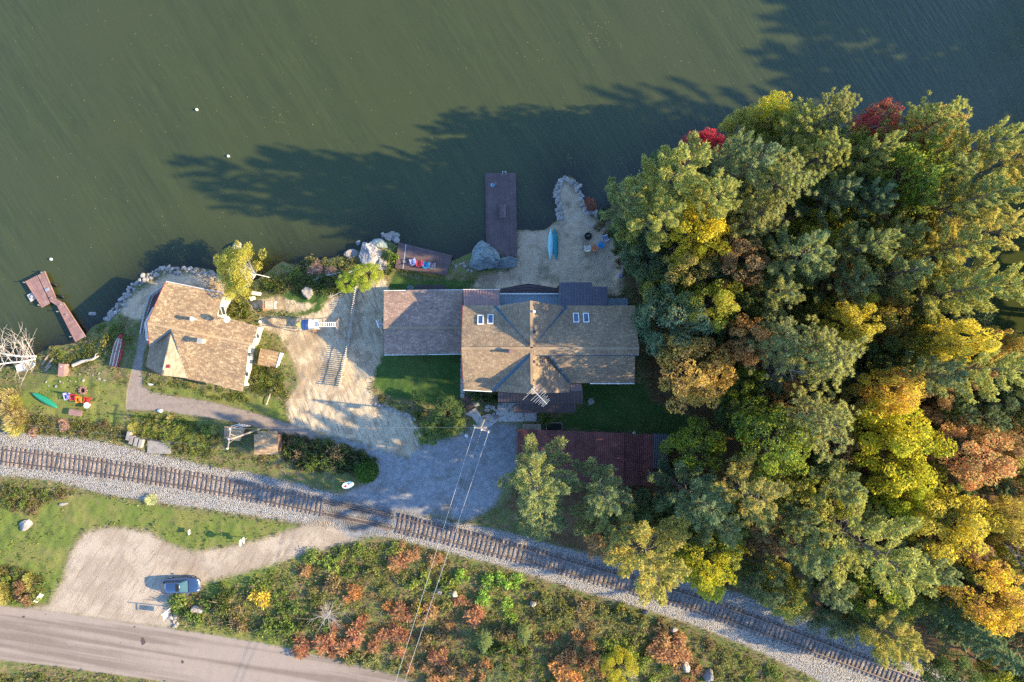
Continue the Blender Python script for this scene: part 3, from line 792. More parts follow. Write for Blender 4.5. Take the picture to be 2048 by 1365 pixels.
# leaf colours
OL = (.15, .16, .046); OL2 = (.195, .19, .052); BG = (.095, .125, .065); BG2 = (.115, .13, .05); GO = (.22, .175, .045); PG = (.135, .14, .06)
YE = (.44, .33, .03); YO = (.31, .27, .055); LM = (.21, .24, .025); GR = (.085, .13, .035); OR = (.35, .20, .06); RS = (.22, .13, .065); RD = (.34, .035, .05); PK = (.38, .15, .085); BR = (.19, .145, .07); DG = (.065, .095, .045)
T = [  # kind, crown x, y, radius (photo px), height, colours, label
 ('bl', 1402, 300, 42, 15, RD, RD, 'crimson tree leaning over the lake at the wood\'s upper left shore'),
 ('wp', 1350, 352, 78, 26, OL, OL2, 'tall olive pine with a pale spire just below the crimson shore tree'),
 ('wp', 1255, 405, 54, 19, BG, OL, 'dark green pine at the wood\'s left tip beside the reddish shrub on the jetty'),
 ('wp', 1300, 440, 60, 23, OL, OL2, 'olive pine left of the golden yellow tree'),
 ('bl', 1390, 470, 54, 20, YE, YE, 'bright golden yellow tree with a dense round crown near the beach'),
 ('birch', 1488, 262, 46, 11, YO, OL, 'muted yellow olive birch at the shore right of the crimson tree'),
 ('bl', 1550, 230, 42, 14, YE, LM, 'bright yellow tree at the topmost edge of the wood'),
 ('wp', 1588, 262, 58, 18, OL2, OL, 'pale olive pine below the topmost yellow tree'),
 ('rp', 1667, 226, 50, 19, PG, OL2, 'tufted red pine standing alone out over the water at the top of the wood'),
 ('bl', 1745, 256, 44, 15, RD, RS, 'dark red tree at the shore right of the lone tufted pine'),
 ('rp', 1862, 250, 66, 21, OL, OL2, 'broad tufted pine on the upper right shore above the orange tree'),
 ('bl', 1838, 276, 44, 20, OR, YO, 'orange tree below the broad tufted pine of the upper right shore'),
 ('rp', 1640, 315, 56, 19, OL, OL2, 'tufted olive pine directly below the lone pine over the water'),
 ('wp', 1725, 318, 48, 20, OL2, OL, 'narrow pale olive pine below the dark red shore tree'),
 ('wp', 1478, 352, 66, 24, BG, BG2, 'dark blue green pine right of the tall pine with the pale spire'),
 ('rp', 1560, 368, 62, 23, OL, PG, 'olive tufted pine in the upper middle of the wood'),
 ('rp', 1508, 432, 62, 19, PG, OL2, 'pale tufted pine right of the golden yellow tree'),
 ('wp', 1940, 300, 58, 22, OL, OL2, 'olive pine on the right shore where the water turns dark'),
 ('wp', 2020, 325, 62, 22, OL2, GO, 'golden olive pine at the right edge of the photo, highest one there'),
 ('wp', 1978, 398, 62, 24, OL2, OL, 'spreading olive pine on the right shore, second below the dark water'),
 ('wp', 1905, 412, 62, 22, BG2, OL, 'dull green pine behind the spreading olive pine of the right shore'),
 ('bl', 1795, 362, 54, 20, LM, GR, 'lime green tree in the upper right middle of the wood'),
 ('wp', 1800, 405, 48, 17, LM, BG, 'yellow green feathery pine touching the lime green tree'),
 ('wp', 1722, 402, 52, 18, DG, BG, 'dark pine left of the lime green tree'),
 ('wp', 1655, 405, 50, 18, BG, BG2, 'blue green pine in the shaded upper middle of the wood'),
 ('wp', 1940, 482, 62, 24, OL2, GO, 'large golden olive pine reaching over the right hand water'),
 ('wp', 1870, 505, 60, 21, OL, OL2, 'olive pine left of the large golden olive pine of the right shore'),
 ('wp', 1970, 578, 70, 25, OL2, OL, 'largest olive pine of the right shore, overhanging the water gap'),
 ('wp', 1885, 592, 62, 22, OL, OL2, 'olive pine left of the largest right shore pine'),
 ('bl', 1830, 470, 42, 12, BR, YO, 'thin brownish tree between the pines of the right half'),
 ('wp', 1598, 512, 66, 22, BG, OL, 'blue green pine with sunlit tips right of the rust coloured tree'),
 ('bl', 1468, 528, 50, 17, RS, BR, 'rust coloured tree below and right of the golden yellow tree'),
 ('bl', 1368, 530, 46, 15, YO, BR, 'yellow brown tree directly below the golden yellow tree'),
 ('wp', 1702, 498, 58, 21, BG2, OL, 'green pine with bright right side in the middle of the wood'),
 ('wp', 1782, 548, 54, 19, BG, OL2, 'blue green pine with a few golden tips, right of the wood\'s middle'),
 ('bl', 1328, 580, 52, 10, GR, YO, 'dull green tree at the wood\'s left edge below the beach chairs'),
 ('bl', 1375, 560, 30, 10, LM, YE, 'small yellow green tree tucked under the yellow brown tree'),
 ('bl', 1418, 610, 50, 17, YO, LM, 'pale yellow tree above the blue green tree by the house'),
 ('bl', 1340, 645, 66, 15.5, (.055, .10, .055), (.13, .17, .10), 'blue green tree with pale leaves pressed against the house\'s right end'),
 ('bl', 1482, 682, 44, 17, RS, OR, 'orange brown tree right of the blue green tree by the house'),
 ('rp', 1560, 690, 62, 20, PG, BG2, 'grey green tufted pine above the dead grey twigs in the wood\'s middle'),
 ('rp', 1645, 712, 66, 22, PG, OL2, 'large tufted pine in the middle of the wood with pale right edge'),
 ('bl', 1380, 742, 74, 15.5, (.31, .19, .07), (.36, .28, .06), 'big orange and yellow tree with reddish edge beside the side lawn'),
 ('bl', 1685, 655, 42, 18, YO, YE, 'yellow tree above the large tufted pine of the middle'),
 ('bl', 1752, 640, 44, 12, BR, YO, 'brown and yellow tree in the shaded right middle'),
 ('bl', 1755, 672, 32, 11, OR, YO, 'small orange tree in the shaded right middle'),
 ('bl', 1880, 682, 38, 21, YE, YO, 'bright yellow tree among the olive pines of the right shore'),
 ('bl', 1762, 778, 46, 19, YE, OR, 'golden tree above the big lime and orange maple'),
 ('bl', 1825, 690, 46, 14, YO, GR, 'olive yellow tree between the golden tree and right shore pines'),
 ('wp', 1945, 738, 78, 24, OL, OL2, 'broad olive pine at the right shore above the shaded dark trees'),
 ('bl', 1980, 690, 44, 16, YO, OR, 'yellow tree with an orange right rim at the right shore'),
 ('bl', 1480, 765, 38, 11, LM, GR, 'bright green tree right of the big orange and yellow tree'),
 ('wp', 1832, 752, 54, 19, BG, BG2, 'blue green pine left of the broad olive pine of the right shore'),
 ('rp', 1640, 845, 66, 21, PG, OL2, 'grey green tufted pine with bare white limbs in the lower middle'),
 ('bl', 1568, 800, 42, 11, OR, BR, 'small orange brown tree left of the tufted pine with white limbs'),
 ('bl', 1535, 878, 70, 18, LM, GR, 'large yellow green tree right of the shed, brightest on its right side'),
 ('bl', 1382, 892, 54, 11, LM, GR, 'yellow green tree at the right end of the red roofed shed'),
 ('bl', 1772, 880, 84, 17, LM, YE, 'big lime green maple turning orange along its right rim'),
 ('bl', 1932, 905, 70, 16, (.30, .24, .09), (.36, .15, .075), 'big orange and pink maple right of the lime green maple'),
 ('bl', 1785, 978, 46, 13, LM, LM, 'lime green tree below the big lime and orange maple'),
 ('wp', 1500, 985, 74, 21, BG2, GO, 'pine with blue green left and golden right side below the yellow green tree'),
 ('wp', 1068, 962, 72, 20, BG, OL2, 'pine with bright top at the left end of the row below the shed roof'),
 ('wp', 1082, 1030, 56, 13, BG, BG2, 'low blue green pine between the gravel drive and the railway'),
 ('wp', 1208, 985, 58, 18, BG, BG2, 'blue green pine in front of the middle of the shed roof'),
 ('wp', 1222, 1045, 56, 14, BG, OL2, 'shaded blue green pine above the railway left of the golden pine'),
 ('wp', 1298, 1108, 84, 22, GO, OL2, 'golden yellow pine with drooping plumes hanging over the railway'),
 ('bl', 1412, 1108, 56, 13, LM, YE, 'yellow green tree with golden rim beside the golden pine'),
 ('wp', 1390, 1000, 62, 20, DG, BG, 'dark blue green pine below the right end of the shed roof'),
 ('wp', 1432, 1040, 50, 18, BG, BG2, 'dark pine between the shed and the yellow green tree by the railway'),
 ('bl', 1540, 1148, 38, 10, YE, YO, 'small golden yellow tree at the edge of the railway ballast'),
 ('wp', 1600, 1088, 60, 18, BG, OL, 'dull blue green pine right of the small golden tree'),
 ('wp', 1735, 1085, 100, 25, OL, OL2, 'largest olive pine of the lower right, its plumes spread like a star'),
 ('bl', 1885, 1040, 76, 15, YO, YE, 'yellow olive tree in the lower right above the golden orange one'),
 ('bl', 2010, 1042, 52, 14, YO, GO, 'yellow tree at the right edge beside the bare grey branches'),
 ('bl', 1955, 1185, 72, 16, YE, OR, 'brilliant golden orange tree in the lower right corner'),
 ('sp', 1950, 1275, 62, 20, DG, BG, 'dark spruce leaning outward in the lower right corner'),
 ('sp', 1880, 1215, 50, 18, DG, DG, 'dark spruce left of the golden orange tree'),
 ('bl', 1735, 1175, 60, 12, GR, LM, 'green leafy tree under the largest olive pine of the lower right'),
 ('wp', 1758, 1255, 62, 18, GO, OL2, 'golden plumed pine with long fingers over the railway ballast'),
 ('bare', 1680, 1030, 44, 13, BR, None, 'bare reddish grey tree left of the largest lower right pine'),
 ('bare', 2005, 1095, 44, 14, BR, None, 'bare grey tree at the right edge above the golden orange tree'),
 ('bare', 1545, 735, 36, 15, BR, None, 'dead grey tree between the tufted pines of the middle'),
 ('bl', 2035, 935, 54, 13, OL, YO, 'olive tree at the right edge right of the orange and pink maple'),
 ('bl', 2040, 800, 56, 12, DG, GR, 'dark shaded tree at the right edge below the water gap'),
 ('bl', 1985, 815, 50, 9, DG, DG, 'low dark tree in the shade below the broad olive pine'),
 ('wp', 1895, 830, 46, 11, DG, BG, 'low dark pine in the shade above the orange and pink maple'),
 ('wp', 1660, 960, 52, 17, OL, BG, 'olive pine below the tufted pine with white limbs'),
 ('wp', 1580, 1030, 46, 16, BG, OL2, 'small pine above the small golden yellow tree'),
 ('bl', 1290, 1040, 40, 8, GR, RS, 'low green and rusty tree hidden between the shed pines'),
 ('bl', 1262, 470, 42, 7, BG, GR, 'low grey green tree at the beach beside the coloured chairs'),
 ('bl', 1300, 530, 42, 8, GR, BG, 'low green tree right of the sandy beach corner'),
 ('wp', 1410, 408, 56, 26, OL, OL2, 'olive pine above the golden yellow tree'),
 ('wp', 1446, 330, 46, 23, BG, BG2, 'dark green pine just right of the crimson shore tree'),
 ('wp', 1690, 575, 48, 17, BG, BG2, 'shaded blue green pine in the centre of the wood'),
 ('wp', 1545, 590, 52, 17, BG, OL2, 'blue green pine with spreading fingers below the rust coloured tree'),
 ('bl', 1640, 640, 46, 12, GR, YO, 'green tree left of the brown and yellow tree of the middle'),
 ('bl', 1470, 830, 40, 9, BG, GR, 'grey green tree between the side lawn and large yellow green tree'),
 ('bl', 1700, 800, 40, 12, YO, BR, 'yellowish tree right of the large tufted pine'),
 ('wp', 1840, 1120, 46, 16, BG, OL, 'green pine right of the largest lower right pine'),
 ('bl', 2025, 1200, 50, 13, OR, LM, 'orange green tree at the right edge beside the golden orange tree'),
 ('bl', 1570, 1190, 40, 9, OL, YO, 'olive bush like tree at the railway right of the small golden tree'),
 ('wp', 1650, 1160, 50, 15, BG, BG2, 'blue green pine above the golden plumed pine'),
 ('bl', 2015, 760, 46, 12, DG, GR, 'dark tree at the foot of the broad olive pine'),
 ('wp', 1860, 345, 54, 20, OL, BG2, 'green pine below the orange tree of the upper right shore'),
 ('wp', 1770, 470, 46, 18, BG2, OL, 'olive green pine below the lime green tree'),
]
for t in T:
    tree(*t)

# undergrowth fills the gaps between the named trees
fx = []
fw_ = np.array(W(FOREST))
xs = np.array([P(q[0], q[1], 1.2)[:2] for q in FOREST])
tries = 0
while len(fx) < 150 and tries < 9000:
    tries += 1
    x = random.uniform(10, 70); y = random.uniform(-46, 28)
    d = sdf(W(FOREST), np.array([x]), np.array([y]))[0]
    if d < 1.2 or any((x - a) ** 2 + (y - b) ** 2 < 6.2 for a, b in fx): continue
    px, py = px_of(x, y, 4)
    if px > 2120 or py > 1420: continue
    fx.append((x, y))
uc = [(GR, YO, 'green and yellow'), (BG, DG, 'dark green'), (BR, RS, 'brown and rust'), (YO, LM, 'yellowish'), (DG, GR, 'deep green'), (OR, BR, 'orange brown')]
for i, (x, y) in enumerate(fx):
    a, b, nm = uc[random.choices(range(6), [5, 6, 3, 2, 5, 1])[0]]
    k = 'bl' if random.random() < .65 else 'wp'
    px, py = px_of(x, y, 5)
    t = min(T, key=lambda q: (q[1] - px) ** 2 + (q[2] - py) ** 2)
    wd = re.split(r' (?:beside|below|above|among|between|behind|under|reaching|leaning|directly|tucked|hidden|pressed|hanging|touching|overhanging|where)', t[6 + 1])[0]
    wd = wd.split()[:6]
    while len(wd) > 2 and wd[-1] in ('with', 'and', 'a', 'an', 'the', 'of', 'its', 'at', 'in', 'on', 'to', 'few', 'left', 'right', 'over', 'by'): wd = wd[:-1]
    wd = ' '.join(wd)
    dx, dy = px - t[1], py - t[2]
    sd__ = ('right of' if dx > 0 else 'left of') if abs(dx) > abs(dy) else ('below' if dy > 0 else 'above')
    plant(k, x, y, hgt(x, y) - .1, random.uniform(2.2, 3.3), random.uniform(8, 13), a, b, 'low %s %s just %s the %s' % (nm, 'sapling' if k == 'bl' else 'young pine', sd__, wd), 'sapling', 'undergrowth saplings of the wood', name='sapling')

# trees on the far shore to the right of the frame: they throw the shade over the top right of the lake
for i, (px, py, h) in enumerate([(2175, 285, 27), (2195, 330, 26), (2150, 490, 20), (2170, 430, 22), (2150, 720, 20), (2290, 500, 22), (2330, 560, 23), (2300, 610, 22), (2340, 660, 23), (2290, 690, 22), (2320, 740, 23), (2260, 560, 20), (2250, 640, 20), (2260, 720, 20), (2150, 560, 21), (2150, 640, 22), (2190, 560, 24), (2120, 700, 20), (2180, 720, 22), (2240, 640, 24)] + [(q[0] + 105, q[1], q[2]) for q in [(2330, -170, 24), (2400, -60, 26), (2360, 30, 25), (2440, 60, 27), (2340, 110, 24), (2420, 150, 27), (2350, 200, 26), (2450, 230, 27), (2330, 280, 24), (2420, 320, 26), (2300, 370, 22), (2380, 420, 25), (2310, 470, 24), (2420, -160, 27), (2380, -280, 26), (2480, -20, 28), (2500, 110, 28), (2310, 60, 22), (2390, 90, 26), (2300, 240, 24)]]):
    p = P(px, py, 1)
    plant('wp', p.x, p.y, .9, 5.4, h, OL, BG, 'pine on the far right shore beyond the frame', 'tree', 'pines on the far right shore')
# ------------------------------------------------------------------ buildings
class Plane:
    def __init__(s, a, b, c):
        a, b, c = P(*a), P(*b), P(*c)
        n = (b - a).cross(c - a).normalized()
        if n.z < 0: n = -n
        s.p, s.n = a, n
        up = Vector((0, 0, 1)) - n * n.z
        s.v = up.normalized() if up.length > 1e-4 else Vector((0, 1, 0)); s.u = s.v.cross(n).normalized()
    def at(s, px, py): return ray_plane(px, py, s.p, s.n)
    def mat(s): return Matrix((s.u, s.v, s.n)).transposed()
def shingles(parent, pl, poly, mat, off, ex=.21, tw=.36):
    """every shingle tab is its own lapped leaf of the roof skin"""
    pts = [pl.at(*q) for q in poly]
    uv = [((p - pl.p).dot(pl.u), (p - pl.p).dot(pl.v)) for p in pts]
    v0, v1 = min(q[1] for q in uv), max(q[1] for q in uv)
    V = []; r = random.Random(int(abs(uv[0][0]) * 100))
    k = 0; v = v0
    while v < v1:
        vm = min(v + ex * .5, v1 - .01)
        xs = []
        for (ua, va), (ub, vb) in zip(uv, uv[1:] + uv[:1]):
            if (va > vm) != (vb > vm): xs.append(ua + (ub - ua) * (vm - va) / (vb - va))
        xs.sort()
        for a, b in zip(xs[::2], xs[1::2]):
            u = a - r.random() * tw
            while u < b:
                w_ = tw * r.uniform(.6, 1.35)
                ua, ub = max(u + .008, a), min(u + w_ - .008, b)
                if ub - ua > .03:
                    h0 = .035 + r.random() * .03
                    for (q, z_, vv) in ((ua, h0, v), (ub, h0, v), (ub, .012, min(v + ex * 1.02, v1)), (ua, .012, min(v + ex * 1.02, v1))):
                        V.append(pl.p + pl.u * q + pl.v * vv + pl.n * z_ - off)
                u += w_
        v += ex; k += 1
    V = np.array([tuple(q) for q in V])
    o = link('shingles', np_mesh('shingles', V, np.arange(len(V)).reshape(-1, 4)), mat, parent)
    o['kind'] = 'stuff'
def slope(root, pl, poly, mat, ex=.19, tw=.32, t=.16, label=None):
    off = root.location
    s = MB().slab([pl.at(*q) for q in poly], t).build('roof_slope', M['underlay'], root, off, label=label)
    shingles(s, pl, poly, mat, off, ex, tw)
    return s
def strip(root, name, mat, pts, w=.09, h=.03):
    m = MB()
    for a, b in zip(pts, pts[1:]):
        a, b = Vector(a), Vector(b); d = (b - a); L = d.length; d.normalize()
        s = d.cross(Vector((0, 0, 1))).normalized(); n = s.cross(d).normalized()
        m.box((a + b) / 2, (L, w, h), Matrix((d, s, n)).transposed())
    return m.build(name, mat, root, root.location)
def panels(root, pl, c, n, mat, name='roof_panel', rib=.035, ribs=1, t=.05):
    """sheet metal roof: c = four photo corners (tl, tr, br, bl); n sheets side by side, each with raised ribs down the slope"""
    q = [pl.at(*k) for k in c]; off = root.location
    for i in range(n):
        a, b = i / n, (i + 1) / n
        tl, tr = q[0].lerp(q[1], a), q[0].lerp(q[1], b); bl, br = q[3].lerp(q[2], a), q[3].lerp(q[2], b)
        m = MB(); V = []; F = []
        m_ = ribs * 2
        for j in range(m_ + 1):
            f = j / m_
            z_ = pl.n * (rib if j % 2 else 0)
            V += [tl.lerp(tr, f) + z_, bl.lerp(br, f) + z_, bl.lerp(br, f) - Vector((0, 0, t)), tl.lerp(tr, f) - Vector((0, 0, t))]
        for j in range(m_):
            a4, b4 = j * 4, j * 4 + 4
            F += [(a4, a4 + 1, b4 + 1, b4), (a4 + 3, b4 + 3, b4 + 2, a4 + 2), (a4 + 1, a4 + 2, b4 + 2, b4 + 1), (a4, b4, b4 + 3, a4 + 3)]
        m.add(V, F).build(name, mat, root, off)
def seams(root, pl, c, n, mat, name='roof_panel', rib=.05):
    """standing seam roof: flat pans with one upright seam each"""
    q = [pl.at(*k) for k in c]; off = root.location
    for i in range(n):
        a, b = i / n, (i + 1) / n
        tl, tr = q[0].lerp(q[1], a), q[0].lerp(q[1], b); bl, br = q[3].lerp(q[2], a), q[3].lerp(q[2], b)
        m = MB().slab([tl, tr, br, bl], .05)
        d = (br - tr); s = (tr - tl).normalized()
        m.box((tr + br) / 2 - s * .02 + pl.n * rib / 2, (.035, d.length, rib), Matrix((s, d.normalized(), pl.n)).transposed())
        m.build(name, mat, root, off)
def planks(root, c, z, n, mat, name='plank', t=.04, gap=.012, zs=None):
    """n boards side by side from edge c0-c3 to edge c1-c2, each running from c0..c1 to c3..c2"""
    q = [P(k[0], k[1], z) if len(k) == 2 else P(*k) for k in c]; off = root.location
    g = gap / max(.01, (q[1] - q[0]).length / n) / n / 2
    for i in range(n):
        a, b = i / n + g, (i + 1) / n - g
        dz = Vector((0, 0, random.uniform(-.006, .006)))
        MB().slab([q[0].lerp(q[1], a) + dz, q[0].lerp(q[1], b) + dz, q[3].lerp(q[2], b) + dz, q[3].lerp(q[2], a) + dz], t).build(name, mat, root, off)
def walls(root, poly, ze, z0, mat, name='wall'):
    return MB().prism([P(a, b, ze) for a, b in poly], z0, ze).build(name, mat, root, root.location)
def gable(root, a, b, half, ze, zr, mat, name='gable_wall'):
    """upright gable body along the ridge a-b (world points), closed at both ends"""
    a, b = Vector((a[0], a[1], 0)), Vector((b[0], b[1], 0)); d = (b - a).normalized(); s = Vector((-d.y, d.x, 0))
    V = []
    for p in (a, b):
        V += [p + s * half + Vector((0, 0, ze)), p - s * half + Vector((0, 0, ze)), p + Vector((0, 0, zr))]
    return MB().add(V, [(0, 1, 2), (3, 5, 4), (0, 3, 4, 1), (1, 4, 5, 2), (2, 5, 3, 0)]).build(name, mat, root, root.location)
def window(root, c, w_, h_, axis, out):
    """window on an upright wall: c world centre, axis 'x' or 'y' or an angle of the wall; out = outward unit vector"""
    o3 = Vector(out).normalized(); s = Vector((0, 0, 1)).cross(o3).normalized()
    mt = Matrix((s, o3, Vector((0, 0, 1)))).transposed(); c = Vector(c); off = root.location
    g = MB().box(c + o3 * .03, (w_, .05, h_), mt).build('window', M['glass'], root, off)
    f = MB()
    for q, z_, sw, sh in ((0, h_ / 2, w_ + .16, .08), (0, -h_ / 2, w_ + .16, .08), (w_ / 2, 0, .08, h_ - .085), (-w_ / 2, 0, .08, h_ - .085), (0, 0, .05, h_ - .085)):
        f.box(c + o3 * .05 + s * q + Vector((0, 0, z_)), (sw, .07, sh), mt)
    f.build('window_frame', M['white'], g, off)
def skylight(root, pl, px, py, wpx, hpx):
    c = pl.at(px, py); k = (H - c.z) * S; mt = pl.mat(); off = root.location
    w_, h_ = wpx * k, hpx * k / pl.n.z
    g = MB().box(c + pl.n * .09, (w_ - .14, h_ - .14, .06), mt).build('skylight', M['skyglass'], root, off)
    f = MB()
    for q, r_, sw, sh in ((0, h_ / 2 - .05, w_, .1), (0, -h_ / 2 + .05, w_, .1), (w_ / 2 - .05, 0, .1, h_ - .205), (-w_ / 2 + .05, 0, .1, h_ - .205)):
        f.box(c + pl.n * .09 + pl.u * q + pl.v * r_, (sw, sh, .16), mt)
    f.build('skylight_frame', M['white'], g, off)
def vent(root, name, p, r, h, mat, cap=None):
    m = MB().disc(p + Vector((0, 0, h / 2)), r, h, 12)
    o = m.build(name, mat, root, root.location)
    if cap: MB().disc(p + Vector((0, 0, h + .05)), r * 1.45, .1, 12).disc(p + Vector((0, 0, h + .16)), r * .8, .1, 10).build('vent_cap', cap, o, root.location)
    return o

# ---- the big house
zE, zR = 6.8, 10.3
b0 = P(1100, 700, 1.2); b0.z = 1.1
hs = thing('house', 'large cottage with a brown shingled cross gabled roof in the middle of the property', 'house', b0)
pT = Plane((923, 697, zR), (1278, 697, zR), (926, 612, zE))
pB = Plane((923, 697, zR), (1278, 697, zR), (928, 779, zE))
pB2 = Plane((1100, 711, 9.2), (1270, 711, 9.2), (1139, 766, 6.5))
gTL = Plane((1063, 602, zR), (1063, 697, zR), (990, 613, zE)); gTR = Plane((1063, 602, zR), (1063, 697, zR), (1134, 618, zE))
gBL = Plane((1063, 706, 9.9), (1064, 788, 9.9), (985, 783, 6.5)); gBR = Plane((1063, 706, 9.9), (1064, 788, 9.9), (1139, 785, 6.5))
sb = M['shingle_brown']
slope(hs, pT, [(926, 612), (989, 612), (1063, 690), (1063, 697), (923, 697)], sb)
slope(hs, pT, [(1063, 697), (1064, 690), (1133, 613), (1270, 612), (1278, 697)], sb)
slope(hs, gTL, [(990, 613), (1003, 611), (1062.5, 602), (1062.5, 692)], sb)
slope(hs, gTR, [(1062.5, 602), (1118, 611), (1133, 616), (1064, 692)], sb)
slope(hs, pB, [(923, 697), (1063, 697), (1063, 706), (986, 782), (928, 779)], sb)
slope(hs, pB, [(1063, 697), (1278, 697), (1277.5, 710), (1063, 710)], sb)
slope(hs, pB2, [(1098, 709.5), (1270, 709.5), (1269, 766), (1138, 766)], sb)
slope(hs, gBL, [(1063, 706), (1064, 788), (985, 783)], sb)
slope(hs, gBR, [(1063, 706), (1099, 710), (1139, 766), (1139, 785), (1064, 788)], sb)
up = Vector((0, 0, .11))
strip(hs, 'valley_flashing', M['flash'], [pT.at(989, 612) + up, pT.at(1063, 691) + up], .34)
strip(hs, 'valley_flashing', M['flash'], [pT.at(1133, 613) + up, pT.at(1065, 690) + up], .34)
strip(hs, 'valley_flashing', M['flash'], [pB.at(1063, 707) + up, pB.at(985, 782) + up], .34)
strip(hs, 'valley_flashing', M['flash'], [pB2.at(1099, 710) + up, pB2.at(1139, 766) + up], .26)
strip(hs, 'ridge_cap', sb, [P(923, 697, zR) + up, P(1278, 697, zR) + up], .3, .05)
strip(hs, 'ridge_cap', sb, [P(1062.5, 602, zR) + up, P(1063, 697, zR) + up], .3, .05)
strip(hs, 'ridge_cap', sb, [P(1063, 706, 9.9) + up, P(1064, 788, 9.9) + up], .3, .05)
strip(hs, 'gutter', M['white'], [P(927, 780.5, zE - .1), P(984, 783.5, zE - .15)], .12, .1)
strip(hs, 'gutter', M['white'], [P(1180, 767.5, 6.4), P(1269, 767.5, 6.4)], .12, .1)
strip(hs, 'gutter', M['flash'], [P(1064, 711.5, 9.55), P(1277, 711.5, 9.55)], .1, .08)
strip(hs, 'fascia', M['red_trim'], [pT.at(925.5, 612), P(922.3, 697, zR - .1), pB.at(927, 779)], .06, .2)
walls(hs, [(936, 620), (1260, 620), (1260, 758), (1136, 758), (1136, 776), (938, 771)], zE - .5, .9, M['brown_wall'])
walls(hs, [(1004, 616), (1118, 616), (1118, 624), (1004, 624)], zE - .45, .9, M['brown_wall'], 'porch_wall')
gable(hs, P(937, 697, zE)[:2], P(1258, 697, zE)[:2], 4.3, zE - .55, zR - .55, M['brown_wall'])
gable(hs, P(1063, 615, zE)[:2], P(1063, 690, zE)[:2], 3.6, zE - .6, zR - .55, M['brown_wall'])
gable(hs, P(1063, 775, zE)[:2], P(1063, 712, zE)[:2], 3.8, zE - .7, 9.3, M['brown_wall'])
for px in (1025, 1045, 1075, 1095): 
    q = P(px, 616, zE - .45); window(hs, (q.x, q.y, 5.0), 1.2, 1.5, 'x', (0, 1, 0))
for px in (1130, 1160, 1200, 1240):
    q = P(px, 620, zE - .5); window(hs, (q.x, q.y, 5.1), 1.3, 1.3, 'x', (0, 1, 0))
for px in (1160, 1200, 1240):
    q = P(px, 758, zE - .5); window(hs, (q.x, q.y, 4.0), 1.2, 1.3, 'x', (0, -1, 0))
for py in (650, 690, 740):
    q = P(1260, py, zE - .5); window(hs, (q.x, q.y, 4.2), 1.1, 1.2, 'y', (1, 0, 0))
for q in ((961, 641, 12, 19), (981, 640, 12, 19), (1152, 637, 12, 19), (1172, 637, 12, 19)): skylight(hs, pT, *q)
vent(hs, 'plumbing_vent', gTR.at(1068, 624), .13, .35, M['grey_metal'], M['white'])
vent(hs, 'roof_vent', gTR.at(1068, 664), .22, .14, M['metal_choc'])
vent(hs, 'roof_vent', gBR.at(1068, 724), .18, .14, M['metal_choc'])
vent(hs, 'roof_vent', gBR.at(1066.5, 761), .14, .12, M['metal_choc'])
vent(hs, 'chimney_pipe', pB.at(1021, 703), .22, .95, M['metal_brown'], M['metal_brown'])

# porch roofs on the lake side
pr_ = Plane((927, 580, 5.6), (999, 580, 5.6), (927, 614, 6.5))
seams(hs, pr_, [(927, 613), (999, 613), (999, 580), (927, 580)], 13, M['metal_brown'])
strip(hs, 'fascia', M['white'], [pr_.at(926, 579.5), pr_.at(1000, 579.5)], .06, .12)
walls(hs, [(930, 586), (996, 586), (996, 616), (930, 616)], 5.4, 1.0, M['brown_wall'], 'porch_wall')
ps_ = Plane((1118, 565, 5.9), (1184, 565, 5.9), (1118, 612, 6.7))
seams(hs, ps_, [(1118, 613), (1184, 613), (1184, 565), (1118, 565)], 11, M['metal_slate'])
seams(hs, ps_, [(1184.5, 613), (1215, 613), (1215, 574), (1184.5, 574)], 5, M['metal_slate'])
for px, py in ((1121, 569), (1181, 569), (1212, 578)):
    q = ps_.at(px, py); MB().box((q.x, q.y, (q.z - .1 + 1.0) / 2), (.16, .16, q.z - 1.1)).build('post', M['dark_wood'], hs, hs.location)
# grey deck, its posts and rail
for k in range(24):
    a, b = 999 + k * 5, 999 + k * 5 + 4.7
    MB().slab([P(a, 587, 4.0), P(b, 587, 4.0), P(b, 618, 4.0), P(a, 618, 4.0)], .06).build('deck_board', M['deck_grey'], hs, hs.location)
for k in range(8):
    a, b = 1216 + k * 5, 1216 + k * 5 + 4.7
    MB().slab([P(a, 597, 4.0), P(b, 597, 4.0), P(b, 618, 4.0), P(a, 618, 4.0)], .06).build('deck_board', M['deck_grey'], hs, hs.location)
strip(hs, 'deck_rail', M['white'], [P(1000, 588, 4.15), P(1117, 588, 4.15)], .14, .12)
strip(hs, 'deck_rail', M['dark_wood'], [P(1215, 594, 4.9), P(1256, 594, 4.9), P(1257, 612, 4.9)], .1, .08)
for px, py in ((1003, 591), (1040, 591), (1080, 591), (1114, 591), (1218, 600), (1252, 600)):
    q = P(px, py, 3.9); MB().box((q.x, q.y, 2.4), (.18, .18, 3.0)).build('post', M['dark_wood'], hs, hs.location)
for px in (1218, 1230, 1242, 1255):
    q = P(px, 595, 4.4); MB().box((q.x, q.y, 4.45), (.07, .07, .85)).build('rail_post', M['dark_wood'], hs, hs.location)
# dark broad steps that fan out from the deck to the beach, peaked in the middle
for k in range(7):
    z = 3.7 - k * .34; f = k / 6
    yl = 586 - f * 8.5; ym = 586 - f * 18.5
    w_ = 1.6
    pl_ = [P(1001, yl, z), P(1057, ym, z), P(1117, yl - .5, z), P(1117, yl + w_ + 2.0, z), P(1057, ym + w_ + 2.0, z), P(1001, yl + w_ + 2.0, z)]
    MB().prism([(p.x, p.y) for p in pl_], z - .05, z).build('step', M['deck_brown'] if k % 2 else M['dark_wood'], hs, hs.location)
